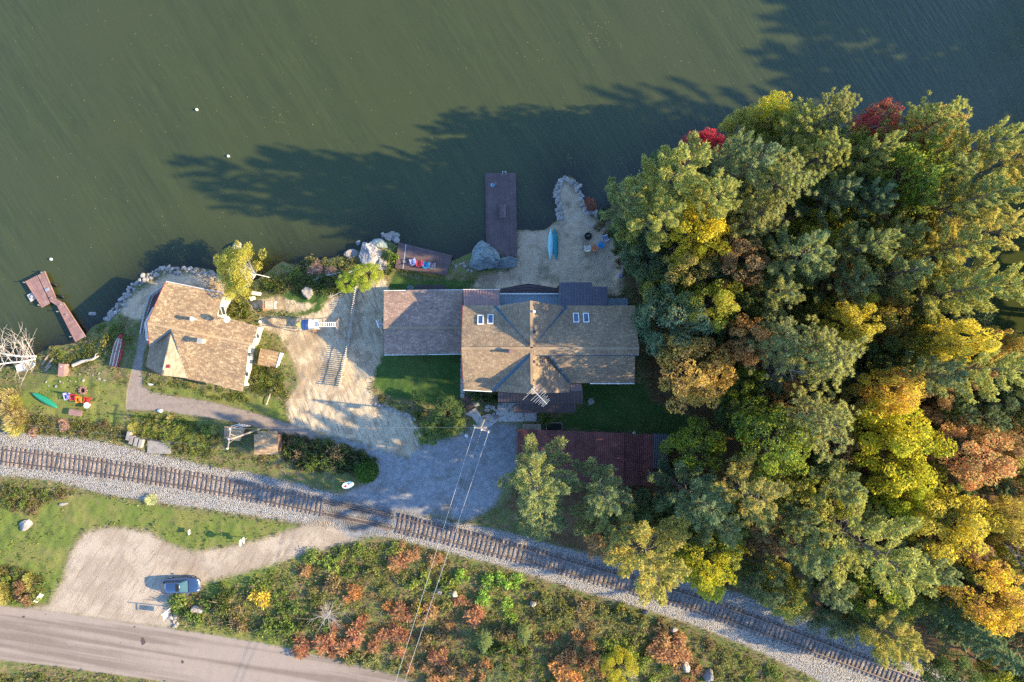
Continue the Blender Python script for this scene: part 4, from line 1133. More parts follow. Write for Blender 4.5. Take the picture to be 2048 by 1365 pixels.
# brown porch roofs and landing on the road side
pp = Plane((997, 785, 4.9), (1166, 785, 4.9), (1033, 808, 4.2))
seams(hs, pp, [(1033, 783), (1166, 783), (1166, 808), (1033, 808)], 20, M['metal_choc'])
seams(hs, pp, [(996, 785), (1032.5, 785), (1032.5, 805), (996, 805)], 6, M['metal_choc'])
pq = Plane((1028, 808, 3.7), (1150, 808, 3.7), (1028, 826, 3.3))
seams(hs, pq, [(1028, 808.5), (1152, 808.5), (1152, 826), (1028, 826)], 22, M['metal_choc'])
px_ = Plane((1140, 769, 5.0), (1163, 769, 5.0), (1140, 784, 4.9))
seams(hs, px_, [(1141, 768), (1163, 768), (1165, 784), (1141, 784)], 4, M['metal_brown'])
for px, py, z in ((1036, 822, 3.2), (1090, 822, 3.2), (1146, 822, 3.2), (1162, 804, 4.0)):
    q = P(px, py, z); MB().box((q.x, q.y, (z + 1.0) / 2), (.16, .16, z - 1.0)).build('post', M['dark_wood'], hs, hs.location)

# dish and aerial on the roof
q = gBR.at(1069, 772)
di = thing('satellite_dish', 'dark grey satellite dish on the road side gable of the large cottage', 'satellite dish', q)
m = MB(); n_ = Vector((.55, -.55, .6)).normalized(); t_ = n_.orthogonal().normalized(); s_ = n_.cross(t_)
c_ = Vector((.35, -.15, .95)); V = [c_ - n_ * .1]; F = []
for ring, (rr, dd) in enumerate(((.25, -.07), (.45, .03))):
    V += [c_ + (t_ * math.cos(a) + s_ * math.sin(a)) * rr + n_ * dd for a in [k * math.pi / 8 for k in range(16)]]
F += [(0, 1 + k, 1 + (k + 1) % 16) for k in range(16)] + [(1 + k, 17 + k, 17 + (k + 1) % 16, 1 + (k + 1) % 16) for k in range(16)]
m.add(V, F).build('reflector', simple('dish_grey', (.14, .11, .12), .5), di)
MB().tube([(0, 0, 0), (0, 0, .8), tuple(c_)], .035).build('mast', M['grey_metal'], di)
MB().tube([tuple(c_ - s_ * .4), tuple(c_ + n_ * .5)], .02).box(c_ + n_ * .5, (.1, .1, .12)).build('feed_arm', M['grey_metal'], di)
q = gBR.at(1066, 776)
an = thing('television_aerial', 'white rod television aerial standing above the road side gable of the large cottage', 'aerial', q)
a0, a1 = P(1063, 777, 11.6) - q, P(1094, 809, 11.6) - q
MB().tube([a0, a1], .045).build('boom', M['alu'], an)
MB().tube([(0, 0, 0), tuple(a0 + (a1 - a0) * .15)], .035).build('mast', M['grey_metal'], an)
dv = (a1 - a0).normalized(); pv = Vector((-dv.y, dv.x, 0))
for f, L in ((.04, .85), (.10, 1.7), (.22, .6), (.38, 1.45), (.5, 1.3), (.6, 1.15), (.68, .75), (.75, 1.0), (.82, .55), (.88, .85), (.95, .75)):
    c_ = a0 + (a1 - a0) * f; L *= .78
    MB().tube([c_ - pv * L * (1.25 if f < .15 else .95), c_ + pv * L * (.75 if f < .15 else .95)], .018).build('element', M['alu'], an)

# ---- the low wing with its own roof
b1 = P(846, 645, 1.2); b1.z = 1.1
an_ = thing('garage_wing', 'low garage with a brown shingled roof joined to the large cottage\'s left end', 'garage', b1)
pA = Plane((767, 656, 4.9), (924, 656, 4.9), (768, 583, 3.6)); pA2 = Plane((767, 656, 4.9), (924, 656, 4.9), (769, 709, 3.7))
slope(an_, pA, [(768, 583), (925.5, 581), (924.5, 656), (767, 656)], M['shingle_mauve'])
slope(an_, pA2, [(767, 656), (924.5, 656), (923.5, 707), (769, 709.5)], M['shingle_mauve'])
strip(an_, 'ridge_cap', M['shingle_brown'], [P(767, 656, 4.95), P(924, 656, 4.95)], .3, .05)
strip(an_, 'gutter', M['white'], [P(769, 710.5, 3.6), P(923, 708.5, 3.6)], .11, .1)
strip(an_, 'gutter', M['white'], [P(767.5, 582, 3.5), P(925, 580, 3.5)], .1, .08)
walls(an_, [(776, 592), (923, 590), (922, 700), (777, 702)], 3.4, .9, M['brown_wall'])
gable(an_, P(777, 656, 4)[:2], P(922, 656, 4)[:2], 3.3, 3.3, 4.6, M['brown_wall'])
for px in (800, 850, 895):
    q = P(px, 702, 3.4); window(an_, (q.x, q.y + .03, 2.4), 1.2, 1.0, 'x', (0, -1, 0))
bx = MB().box((P(776, 625, 2)[0] - .02, P(776, 625, 2)[1], 2.0), (.06, 2.6, 2.1)).build('garage_door', M['white'], an_, b1)
q = P(758, 648, 3.6)
hoop = thing('basketball_hoop', 'white basketball backboard on an arm at the left gable of the garage', 'basketball hoop', (q.x, q.y, 3.2))
MB().box((0, 0, .1), (.12, 1.0, .7), (0, R(-35), R(20))).build('backboard', M['white'], hoop)
MB().torus((-.35, 0, -.1), .22, .02, 14, 5).build('rim', M['orange_wood'], hoop)
MB().tube([(.05, 0, .1), (1.0, -.1, .2)], .04).build('arm', M['white'], hoop)
for px, lb in ((835, 'dark brown log bench against the lake side of the garage'),):
    q = G(862, 577); bn_ = thing('firewood_rack', 'long dark firewood rack against the lake side of the garage', 'firewood rack', q)
    for k in range(12):
        for j in range(3): MB().disc((-1.65 + k * .3, .0, .2 + j * .27), .13, .45, 8, 'y').build('log', M['bark'], bn_)
    pbox(bn_, 'rack_top', (0, 0, .98), (3.9, .7, .06), M['dark_wood'], (R(-6), 0, 0))
q = G(822, 578); tk = thing('rain_barrel', 'grey green rain barrel at the lake side corner of the garage', 'barrel', q)
MB().disc((0, 0, .45), .38, .9, 14).torus((0, 0, .6), .38, .03, 14, 5).build('body', M['boulder_green'], tk); MB().disc((0, 0, .93), .4, .06, 14).build('lid', M['boulder_green'], tk)

# ---- the left house
b2 = P(400, 680, 1.2); b2.z = 1.0
lh = thing('left_house', 'tan shingled bungalow with white end walls set askew behind the stone shore on the left', 'house', b2)
lh.name = 'bungalow'
rz, ez = 6.2, 4.0
kU = Plane((295, 647, rz), (504, 689, rz), (332, 564, ez)); kD = Plane((295, 647, rz), (504, 689, rz), (485, 783, ez))
st_ = M['shingle_tan']
slope(lh, kU, [(295, 647), (330, 566), (333, 563.5), (447, 587), (444, 594), (433, 632), (447, 636), (516, 652), (504, 689)], st_, .18, .30)
slope(lh, kD, [(295, 647), (343, 657), (300, 693)], st_, .18, .30)
slope(lh, kD, [(343, 657), (504, 689), (497, 692), (486, 783), (374, 757), (343, 664)], st_, .18, .30)
cL = Plane((343, 660, 6.0), (325, 751, 5.9), (293, 734, 3.9)); cR = Plane((343, 660, 6.0), (325, 751, 5.9), (375, 757, 4.3))
slope(lh, cL, [(343, 659), (325, 751), (293, 734), (300, 692)], M['shingle_brown'], .18, .30)  # slope facing away from the sun: its shade is put into darker shingles
slope(lh, cR, [(343, 659), (375, 757), (325, 751)], M['shingle_pale'], .23, .42, label='pale sunlit slope of the little cross gable')  # slope facing the sun: its light is put into paler shingles
strip(lh, 'ridge_cap', st_, [P(295, 647, rz + .05), P(504, 689, rz + .05)], .3, .05)
strip(lh, 'valley_flashing', M['flash'], [kD.at(344, 664) + up, kD.at(374, 757) + up], .12)
strip(lh, 'valley_flashing', M['flash'], [kD.at(343, 660) + up, kD.at(300, 693) + up], .14)
strip(lh, 'fascia', M['red_trim'], [kU.at(331, 565), P(294.3, 647, rz - .08), kD.at(299.5, 693)], .07, .2)
strip(lh, 'fascia', M['white'], [kU.at(333, 563), kU.at(447, 586.6)], .07, .16)
strip(lh, 'fascia', M['red_trim'], [P(325, 751.5, 5.8), cL.at(292.5, 734)], .06, .18)
walls(lh, [(306, 650), (338, 572), (443.5, 594), (432, 634), (447, 640), (512, 655), (501, 690), (494, 694), (482, 774), (332, 742), (304, 722)], ez - .2, .8, M['cream'])
for a, b in (((437, 612), (12, 0)), ):
    q = P(438, 613, ez - .2); window(lh, (q.x - .02, q.y, 3.0), 2.3, 1.1, 'y', Vector((.96, .27, 0)))
dr = Vector((1, -.12, 0)).normalized()
gable(lh, P(303, 648, ez)[:2], P(502, 688, ez)[:2], 2.1, 4.55, rz - .5, M['cream'])
for px, py in ((509, 668), (492, 706), (487, 745)):
    q = P(px - .6, py, ez - .2); window(lh, (q.x, q.y, 2.9), 1.2, 1.1, 'y', Vector((.98, .17, 0)))
q = P(496, 715, 3)
MB().box((q.x + .22, q.y, 2.3), (.4, .75, .45)).build('air_conditioner', M['grey_metal'], lh, b2)
vent(lh, 'chimney_pipe', kU.at(392, 639), .2, 1.05, M['grey_metal'], M['white'])
o = MB().box(kD.at(407, 682) + Vector((0, 0, .45)), (.55, .5, .95), (0, 0, R(-12))).build('chimney', M['cream'], lh, b2)
MB().box(kD.at(407, 682) + Vector((0, 0, .96)), (.7, .65, .08), (0, 0, R(-12))).build('chimney_cap', M['concrete'], o, b2)
MB().box(cR.at(337, 733) + Vector((0, 0, .1)), (.45, .4, .25)).build('roof_vent', M['red_trim'], lh, b2)
q = kU.at(462, 640)
d2 = thing('satellite_dish', 'white satellite dish on a leaning mast at the top edge of the bungalow roof', 'satellite dish', q)
MB().tube([(0, 0, 0), (.05, 0, 1.35)], .035).build('mast', M['grey_metal'], d2)
m = MB(); n_ = Vector((.75, -.25, .55)).normalized(); t_ = n_.orthogonal().normalized(); s_ = n_.cross(t_); c_ = Vector((.15, 0, 1.55)); V = [c_ - n_ * .1]
for rr, dd in ((.22, -.07), (.4, .03)): V += [c_ + (t_ * math.cos(k * math.pi / 8) + s_ * math.sin(k * math.pi / 8)) * rr + n_ * dd for k in range(16)]
m.add(V, [(0, 1 + k, 1 + (k + 1) % 16) for k in range(16)] + [(1 + k, 17 + k, 17 + (k + 1) % 16, 1 + (k + 1) % 16) for k in range(16)]).build('reflector', M['white'], d2)
MB().tube([tuple(c_ - s_ * .35), tuple(c_ + n_ * .42)], .018).build('feed_arm', M['grey_metal'], d2)
# side deck of the bungalow with its railing
dk = thing('side_deck', 'dark boarded deck with a slatted railing along the bungalow\'s left side', 'deck', G(300, 630))
zf = 1.55
fl = [(329, 570), (299, 592), (283, 650), (278, 700), (292, 735), (306, 735), (300, 690), (299, 650), (334, 575)]
out_ = [(329, 570), (299, 592), (288, 628), (283, 650), (280, 668)]
inn = [(337, 574), (314, 610), (304, 634), (302, 650), (301, 668)]
for k in range(len(out_) - 1):
    n_ = max(2, int((P(*out_[k], zf) - P(*out_[k + 1], zf)).length / .28))
    planks(dk, [out_[k], out_[k + 1], inn[k + 1], inn[k]], zf, n_, M['deck_brown'])
for k in range(len(out_) - 1):
    a, b = P(*out_[k], zf + .9), P(*out_[k + 1], zf + .9)
    strip(dk, 'hand_rail', M['grey_wood'], [a, b], .14, .06); strip(dk, 'lower_rail', M['grey_wood'], [a - Vector((0, 0, .75)), b - Vector((0, 0, .75))], .08, .06)
    n_ = max(2, int((a - b).length / .2))
    for j in range(n_):
        c_ = a.lerp(b, (j + .5) / n_); pbox(dk, 'baluster', c_ - dk.location - Vector((0, 0, .42)), (.06, .06, .8), M['grey_wood'])

# ---- small roofs
def hut(name, label, cat, corners, zt, zlow, mat, wallmat, z0=None, group=None, ridge=True):
    """corners tl, tr, br, bl of the roof in the photo; single pitch falling to the bottom edge"""
    pl = Plane((corners[0][0], corners[0][1], zt), (corners[1][0], corners[1][1], zt), (corners[3][0], corners[3][1], zlow))
    cx = sum(c[0] for c in corners) / 4; cy = sum(c[1] for c in corners) / 4
    g = G(cx, cy); t = thing(name, label, cat, g, 0, group)
    slope(t, pl, corners, mat, .2, .34, .12)
    ins = [(c[0] + (cx - c[0]) * .14, c[1] + (cy - c[1]) * .14) for c in corners]
    MB().prism([Vector((pl.at(*c).x, pl.at(*c).y, pl.at(*c).z - .15)) for c in ins], g.z - .25, None).build('wall', wallmat, t, g)
    return t, pl
sh1, pl = hut('garden_hut', 'small tan roofed hut with a white side by the bungalow\'s right end', 'hut', [(521, 697), (561, 706), (552, 735), (515, 729)], 3.1, 2.8, M['shingle_tan'], M['white'])
strip(sh1, 'fascia', M['white'], [pl.at(561.5, 706), pl.at(553, 735)], .1, .2); 
q = G(556, 713); MB().box((P(556, 712, 2.0).x + .1, P(556, 712, 2.0).y, 1.7), (.12, .7, .9)).build('door', M['white'], sh1, sh1.location)
sh2, pl = hut('tool_shed', 'brown roofed tool shed beside the railway bank, the right one of the two', 'shed', [(508, 869), (555, 869), (556, 909), (509, 908)], 3.9, 3.3, M['shingle_tan'], M['brown_wall'])
pl2 = Plane((515, 869, 3.8), (555, 869, 3.8), (515, 863, 3.4)); slope(sh2, pl2, [(515, 863.5), (554, 864), (555, 870), (514, 869)], M['shingle_tan'], .2, .34, .1)
sh3, pl = hut('wood_shed', 'small weathered brown shed behind the utility pole by the railway, left of two', 'shed', [(449, 853), (491, 856), (480, 882), (448, 876)], 3.3, 2.9, M['shingle_tan'], M['brown_wall'])
m = MB()
for k in range(5): m.tube([P(462 + k * 6, 853 + (k % 2) * 2, 3.5), P(480 + k * 5, 848 + k, 3.6)], .06)
m.build('loose_boards', M['grey_wood'], sh3, sh3.location)

# ---- the long red roofed shed
b3 = P(1180, 910, 1.2); b3.z = 1.2
sd3 = thing('long_shed', 'long shed with a rusty red corrugated roof half under the pines', 'shed', b3)
pz = Plane((1035, 859, 4.6), (1338, 870, 4.6), (1131, 972, 3.2))
panels(sd3, pz, [(1035, 858.5), (1250, 866.5), (1247, 973), (1031, 967)], 11, M['rust'], 'roof_sheet', .045, 5)
pz2 = Plane((1035, 859, 4.54), (1338, 870, 4.54), (1131, 972, 3.14))
panels(sd3, pz2, [(1250.5, 866.7), (1308, 869), (1305, 972), (1247.5, 970)], 3, M['rust'], 'roof_sheet', .045, 5)
pz3 = Plane((1035, 859, 4.64), (1338, 870, 4.64), (1131, 972, 3.24))
panels(sd3, pz3, [(1308.5, 868), (1340.5, 869.5), (1337, 938), (1305.5, 936)], 2, M['metal_slate'], 'roof_sheet', .05, 4)
walls(sd3, [(1042, 865), (1333, 875), (1330, 962), (1038, 958)], 3.0, .9, M['brown_wall'])
for k in range(6):
    a = P(1045 + k * 56, 863 + k * 2, 4.3); MB().box((a.x, a.y - .2, 2.6), (.15, .15, 3.2)).build('post', M['dark_wood'], sd3, b3)
q = P(1268, 866, 4.5); MB().torus((q.x, q.y, 4.62), .13, .05, 12, 6).build('roof_vent', M['grey_metal'], sd3, b3)
q = G(1063, 853); bp_ = thing('plywood_table', 'pale brown board table against the top left corner of the red roofed shed', 'table', q)
for k in range(5): pbox(bp_, 'plank', (-.96 + k * .48, 0, .8), (.46, .75, .05), M['wood'])
for x in (-1.1, 1.1):
    for y in (-.3, .3): pbox(bp_, 'leg', (x, y, .4), (.08, .08, .78), M['wood'])
q = G(1108, 853); pb_ = thing('planter_box', 'dark planter box with pale rim between the board table and the shed', 'planter', q)
for x, y, sx, sy in ((0, .5, 2.0, .08), (0, -.5, 2.0, .08), (-1, 0, .08, .92), (1, 0, .08, .92)): pbox(pb_, 'side_board', (x, y, .25), (sx, sy, .5), M['wood'])
pbox(pb_, 'soil', (0, 0, .35), (1.9, .9, .1), M['char'])
# ------------------------------------------------------------------ docks and decks on the water
d1 = thing('long_dock', 'long purplish brown dock running out into the shaded water from the grey boulder', 'dock', P(1002, 430, 0))
planks(d1, [(970, 346.5), (1032, 346), (1034.5, 514), (973, 514)], .62, 26, M['deck_brown'])
for k in range(9):
    a = P(971, 356 + k * 19, .5); b = P(1033, 356 + k * 19, .5); strip(d1, 'beam', M['dark_wood'], [a, b], .1, .14)
for px, py in ((974, 352), (1029, 352), (974, 400), (1029, 400), (974, 450), (1030, 450)):
    q = P(px, py, 0); MB().disc((q.x, q.y, -.7), .09, 2.5, 8).build('post', M['dark_wood'], d1, d1.location)
ld = thing('dock_ladder', 'white swim ladder hooked on the outer end of the long dock', 'ladder', P(1008.5, 345, .62))
for x in (-.22, .22): MB().tube([(x, -.35, .02), (x, -.1, .3), (x, .12, .1), (x, .14, -1.0)], .025).build('side_rail', M['alu'], ld)
for k in range(3): MB().tube([(-.22, .14, -.2 - k * .3), (.22, .14, -.2 - k * .3)], .022).build('rung', M['alu'], ld)
M['bench'] = simple('bench_wood', (.20, .13, .125), .7)
bc = thing('dock_bench', 'brown bench in the middle of the long dock', 'bench', P(1006, 424, .62))
for k in range(3): pbox(bc, 'seat_board', (-.24 + k * .24, 0, .45), (.22, 1.75, .05), M['bench'])
for y in (-.7, .7):
    for x in (-.28, .28): pbox(bc, 'leg', (x, y, .21), (.08, .1, .42), M['deck_brown'])
pbox(bc, 'backrest', (-.42, 0, .62), (.05, 1.75, .4), M['deck_brown'], (0, R(-12), 0)); 
cl_ = thing('coiled_hose', 'blue grey coil of rope near the outer end of the long dock', 'rope coil', P(985, 371, .64))
m = MB(); m.torus((0, 0, .03), .22, .035).torus((.03, .02, .09), .17, .035).torus((0, 0, .05), .08, .03).tube([(.2, 0, .03), (.5, .1, .02), (.42, .35, .02)], .02)
o = m.build('rope', M['paint'], cl_); o.color = (.25, .42, .52, 1)
d2_ = thing('shore_deck', 'brown shore deck with four coloured chairs above the water beside the big boulder', 'deck', P(846, 518, 0))
planks(d2_, [(797, 485), (790, 537), (893, 551), (905, 511.5)], .95, 17, M['deck_brown'])
for px, py in ((800, 490), (850, 500), (900, 515), (795, 530), (888, 545)):
    q = P(px, py, .9); MB().disc((q.x, q.y, .1), .1, 1.6, 8).build('post', M['dark_wood'], d2_, d2_.location)
strip(d2_, 'edge_board', M['deck_grey'], [P(812, 489, .97), P(806, 538, .97)], .14, .03)
d3 = thing('swim_dock', 'pinkish brown dock with a square head and long walkway at the far left shore', 'dock', P(110, 610, 0))
planks(d3, [(51.5, 562.7), (73.5, 551.5), (100, 607), (85, 615)], .55, 10, M['dock_brown'], gap=.01)
planks(d3, [(75, 551), (89, 543.5), (111, 596), (101, 604)], .58, 6, M['dock_brown'])
planks(d3, [(116, 613), (151.5, 684), (170.5, 674), (127, 606)], .57, 24, M['dock_brown'])
planks(d3, [(101, 604), (110, 596), (127, 606), (116, 613)], .56, 5, M['dock_brown'])
for a, b in (((51.5, 562.7), (85, 615)), ((89, 543), (111, 596)), ((116, 613), (152, 684)), ((127, 606), (171, 674))):
    strip(d3, 'beam', M['dock_brown'], [P(a[0], a[1], .5), P(b[0], b[1], .5)], .1, .2)
for px, py in ((55, 566), (84, 611), (90, 546), (110, 597), (128, 610), (140, 630), (121, 624), (147, 674)):
    q = P(px, py, 0); MB().disc((q.x, q.y, -.5), .06, 2.6, 8).build('post', M['grey_metal'], d3, d3.location)
MB().box(P(64, 594, .25), (.9, 1.0, .08), (0, 0, R(30))).build('step', M['grey_wood'], d3, d3.location)
MB().box(P(66, 592, .4), (.7, .35, .08), (0, 0, R(30))).build('step', M['grey_wood'], d3, d3.location)
MB().box(P(94, 580, .62), (.5, .4, .1), (0, 0, R(20))).build('cleat', M['grey_metal'], d3, d3.location)
for px, py, lb in ((110, 570.5, 'black tyre fender on the outer part of the left dock, nearer the lake'), (124, 594, 'black tyre fender on the left dock where the walkway begins')):
    ty = thing('tyre', lb, 'tyre', P(px, py, .35))
    MB().torus((0, 0, 0), .3, .12, 16, 8, (R(60), 0, R(-30))).build('tread', M['black'], ty, smooth=True)

# ------------------------------------------------------------------ chairs
def chair(name, label, p, rz, col, group, col2=None):
    """slatted plastic lounge chair: seat slopes back, fan back, wide arms"""
    t = thing(name, label, 'chair', p, rz, group)
    def pc(nm, m, c=None):
        o = m.build(nm, M['plastic'], t); o.color = tuple(c or col) + (1,); return o
    for k in range(4): pc('seat_slat', MB().box((0, .22 - k * .14, .36 - k * .035), (.52, .12, .025), (R(14), 0, 0)))
    for k in range(5): pc('back_slat', MB().box((-.22 + k * .11, -.42, .62), (.10, .025, .72 - abs(k - 2) * .07), (R(24), 0, R((k - 2) * 1.5))))
    for s_ in (-1, 1):
        pc('arm', MB().box((s_ * .34, -.03, .56), (.13, .72, .03)), col2)
        pc('leg', MB().box((s_ * .33, .26, .28), (.05, .08, .55)), col2); pc('leg', MB().box((s_ * .31, -.38, .25), (.05, .08, .52), (R(14), 0, 0)), col2)
    return t
LAV, CRD, CBL, CGY = (.33, .36, .60), (.55, .05, .07), (.03, .25, .52), (.20, .20, .23)
for px, py, c, rz, lb in ((826, 523, LAV, 20, 'lavender plastic chair on the shore deck, leftmost in the row'), (839, 526.5, CRD, 5, 'red plastic chair on the shore deck between the lavender and blue ones'),
                          (852.5, 529.5, CBL, -8, 'blue plastic chair on the shore deck beside the dark grey one'), (865, 531, CGY, -4, 'dark grey plastic chair on the shore deck, rightmost in the row')):
    q = P(px, py, 1.3); q.z = .96; chair('plastic_chair', lb, q, R(rz), c, 'chairs on the shore deck')
for px, py, c, c2, rz, lb in ((1174, 497, (.66, .60, .50), None, 2, 'cream plastic chair on the beach, leftmost of the arc'), (1189, 496, (.62, .20, .08), None, -18, 'orange plastic chair on the beach next to the cream one'),
                              (1202, 490.5, (.03, .27, .55), None, -35, 'bright blue plastic chair on the beach by the fire ring'), (1211, 477.5, (.30, .36, .50), (.5, .52, .62), -70, 'grey lavender plastic chair on the beach nearest the trees')):
    q = G(px, py); chair('plastic_chair', lb, q, R(rz + 180 if False else rz), c, 'chairs round the beach fire ring', c2)
for px, py, c, c2, rz, lb in ((139, 794, (.42, .40, .70), None, 195, 'lavender plastic chair on the left lawn, first in the row from the canoe'), (150.5, 796, (.50, .03, .04), None, 178, 'dark red plastic chair on the left lawn beside the lavender one'),
                              (162.5, 800.5, (.72, .26, .03), None, 185, 'orange plastic chair on the left lawn between the two red ones'), (178, 802, (.60, .03, .03), None, 170, 'bright red plastic chair on the left lawn by the white table')):
    chair('plastic_chair', lb, G(px, py), R(rz), c, 'chairs on the left lawn', c2)
q = G(178, 810.5); wt = thing('round_table', 'small round white table in front of the red chair on the left lawn', 'table', q)
MB().disc((0, 0, .48), .38, .04, 18).build('tabletop', M['white'], wt); MB().disc((0, 0, .24), .05, .45, 8).build('leg', M['white'], wt); MB().disc((0, 0, .02), .22, .04, 12).build('foot', M['white'], wt)

# ------------------------------------------------------------------ boats
def hull(L, B, D, n=15, over=True, tip=.0, tk=0):
    """lofted hull, keel up when overturned"""
    V = []; m = 9
    for i in range(n):
        f = i / (n - 1) * 2 - 1
        bw = B / 2 * max(.02, (1 - abs(f) ** 2.3)) ** .75 if tk == 0 or f > 0 else B / 2 * (1 - .22 * abs(f) ** 2)
        dz = D * (.82 + .18 * (1 - f * f)); sheer = .14 * D * f * f
        for j in range(m):
            a = math.pi * j / (m - 1); 
            y = bw * math.cos(a) * (1 + .08 * math.sin(a)); z = dz * math.sin(a) ** .6
            V.append((f * L / 2, y, z + (sheer if not over else 0)) if over else (f * L / 2, y, D - z + sheer))
    F = [(i * m + j, i * m + j + 1, (i + 1) * m + j + 1, (i + 1) * m + j) for i in range(n - 1) for j in range(m - 1)]
    F += [tuple(range(m - 1, -1, -1)), tuple((n - 1) * m + j for j in range(m))]
    return V, F
def canoe(name, label, a, b, B, D, col, cat='canoe', group=None, stripes=0, scol=None):
    pa, pb = G(*a), G(*b); c = (pa + pb) / 2; L = (pb - pa).length
    t = thing(name, label, cat, c, math.atan2(pb.y - pa.y, pb.x - pa.x), group)
    V, F = hull(L, B, D); o = MB().add(V, F).build('hull', M['paint'], t, smooth=True); o.color = tuple(col) + (1,)
    k = MB().tube([(-L * .47, 0, D * .80), (-L * .3, 0, D * .93), (0, 0, D + .0), (L * .3, 0, D * .93), (L * .47, 0, D * .80)], .022, None, 5).build('keel', M['paint'], t); k.color = tuple((scol or [q * .7 for q in col])) + (1,)
    for s_ in (-1, 1):
        pts = [(f * L / 2, s_ * (B / 2 * max(.02, (1 - abs(f) ** 2.3)) ** .75 + .012), .03) for f in np.linspace(-.98, .98, 13)]
        g_ = MB().tube(pts, .022, None, 5).build('gunwale', M['paint'], t); g_.color = tuple(q * .75 for q in col) + (1,)
    for s_ in range(stripes):
        y = (s_ - (stripes - 1) / 2) * B * .17
        st2 = MB().tube([(f * L / 2, y * (1 - f * f * .8), D * (.82 + .18 * (1 - f * f)) * max(.3, (1 - (2 * y / B) ** 2)) ** .4) for f in np.linspace(-.85, .85, 9)], .02, None, 4).build('strake', M['paint'], t)
        st2.color = tuple(scol or col) + (1,)
    return t
canoe('canoe', 'dark teal canoe lying keel up on the beach, right of the paler one', (1108, 457.5), (1113, 520), .72, .34, (.015, .20, .22), group='canoes on the beach', stripes=2, scol=(.03, .27, .28))
canoe('canoe', 'pale turquoise canoe lying keel up on the beach, left of the dark teal one', (1101.5, 459), (1101, 521.5), .66, .32, (.34, .60, .60), group='canoes on the beach')
canoe('canoe', 'green canoe lying keel up in the grass of the left lawn', (66, 786), (116, 815.5), .78, .36, (.015, .23, .13), stripes=2, scol=(.05, .30, .18))
pa, pb = G(228, 733), G(246.5, 668); c_ = (pa + pb) / 2; L = (pb - pa).length
rb = thing('rowing_boat', 'red wooden rowing boat lying keel up with worn pale planks beside the bungalow', 'boat', c_, math.atan2(pb.y - pa.y, pb.x - pa.x))
V, F = hull(L, 1.45, .55, tk=1); o = MB().add(V, F).build('hull', M['paint'], rb, smooth=True); o.color = (.27, .035, .035, 1)
for k in range(5):
    y = (k - 2) * .20
    q = MB(); pts = [(f * L / 2, y * (1 - max(0, f) ** 2 * .75), .55 * (.82 + .18 * (1 - f * f)) * max(.3, 1 - (2 * y / 1.5) ** 2) ** .32 + .02) for f in np.linspace(-.97, .70, 9)]
    q.tube(pts, .065, None, 5).build('bottom_plank', M['pale_wood'] if k % 2 == 0 else M['dock_brown'], rb)
MB().tube([(-L * .5, -.55, .1), (-L * .5, .55, .1)], .05).build('transom', M['wood'], rb)
MB().tube([(-.2, -.72, .38), (-.2, 0, .62), (-.2, .72, .38)], .02).build('rope', M['black'], rb)

# ------------------------------------------------------------------ the car
cp = G(367, 1168); 
ca = thing('car', 'dark blue hatchback parked nose right on the pale gravel beside the scrub', 'car', cp, R(2))
carp = simple('blue_car_paint', (.035, .075, .16), .28, .3, var=.03, spec=.6)
carp.node_tree.nodes['Principled BSDF'].inputs['Coat Weight'].default_value = .6
def xsec(st, mat, name, smooth=True):
    V = []; m = len(st[0])
    for s_ in st: V += s_
    n = len(st); F = [(i * m + j, i * m + (j + 1) % m, (i + 1) * m + (j + 1) % m, (i + 1) * m + j) for i in range(n - 1) for j in range(m)]
    F += [tuple(range(m - 1, -1, -1)), tuple((n - 1) * m + j for j in range(m))]
    return MB().add(V, F).build(name, mat, ca, smooth=smooth)
def ring(x, hw, zb, zt, cr=.1):
    return [(x, -hw * .94, zb), (x, -hw, zb + .2), (x, -hw, zt - .22), (x, -hw * .93, zt - .06), (x, -hw * .70, zt), (x, 0, zt + .03), (x, hw * .70, zt), (x, hw * .93, zt - .06), (x, hw, zt - .22), (x, hw, zb + .2), (x, hw * .94, zb)]
st = [ring(x, hw, zb, zt) for x, hw, zb, zt in ((-2.42, .70, .40, .86), (-2.34, .84, .32, .98), (-2.0, .93, .24, 1.04), (-1.0, .96, .22, 1.04), (.2, .96, .22, 1.03), (1.0, .95, .22, 1.00), (1.6, .93, .24, .93), (2.05, .88, .28, .84), (2.3, .76, .32, .74), (2.42, .56, .38, .66))]
xsec(st, carp, 'body')
def slabp(name, pts, mat, th=.02):
    return MB().slab([Vector(p) for p in pts], th).build(name, mat, ca)
gl_ = M['glass']
rf_ = [(-1.75, .62), (-1.3, .66), (-.2, .68), (.22, .62)]
xsec([[(x, -w_, 1.40), (x, -w_ * .9, 1.50), (x, 0, 1.53), (x, w_ * .9, 1.50), (x, w_, 1.40), (x, w_ * .9, 1.36), (x, -w_ * .9, 1.36)] for x, w_ in rf_], carp, 'roof')
slabp('windscreen', [(.24, -.60, 1.46), (1.02, -.80, 1.03), (1.12, 0, 1.05), (1.02, .80, 1.03), (.24, .60, 1.46), (.28, 0, 1.49)], simple('car_glass', (.05, .11, .12), .05, spec=.9, var=.02))
slabp('rear_window', [(-1.78, -.56, 1.45), (-1.80, .56, 1.45), (-2.24, .70, 1.06), (-2.24, -.70, 1.06)], gl_)
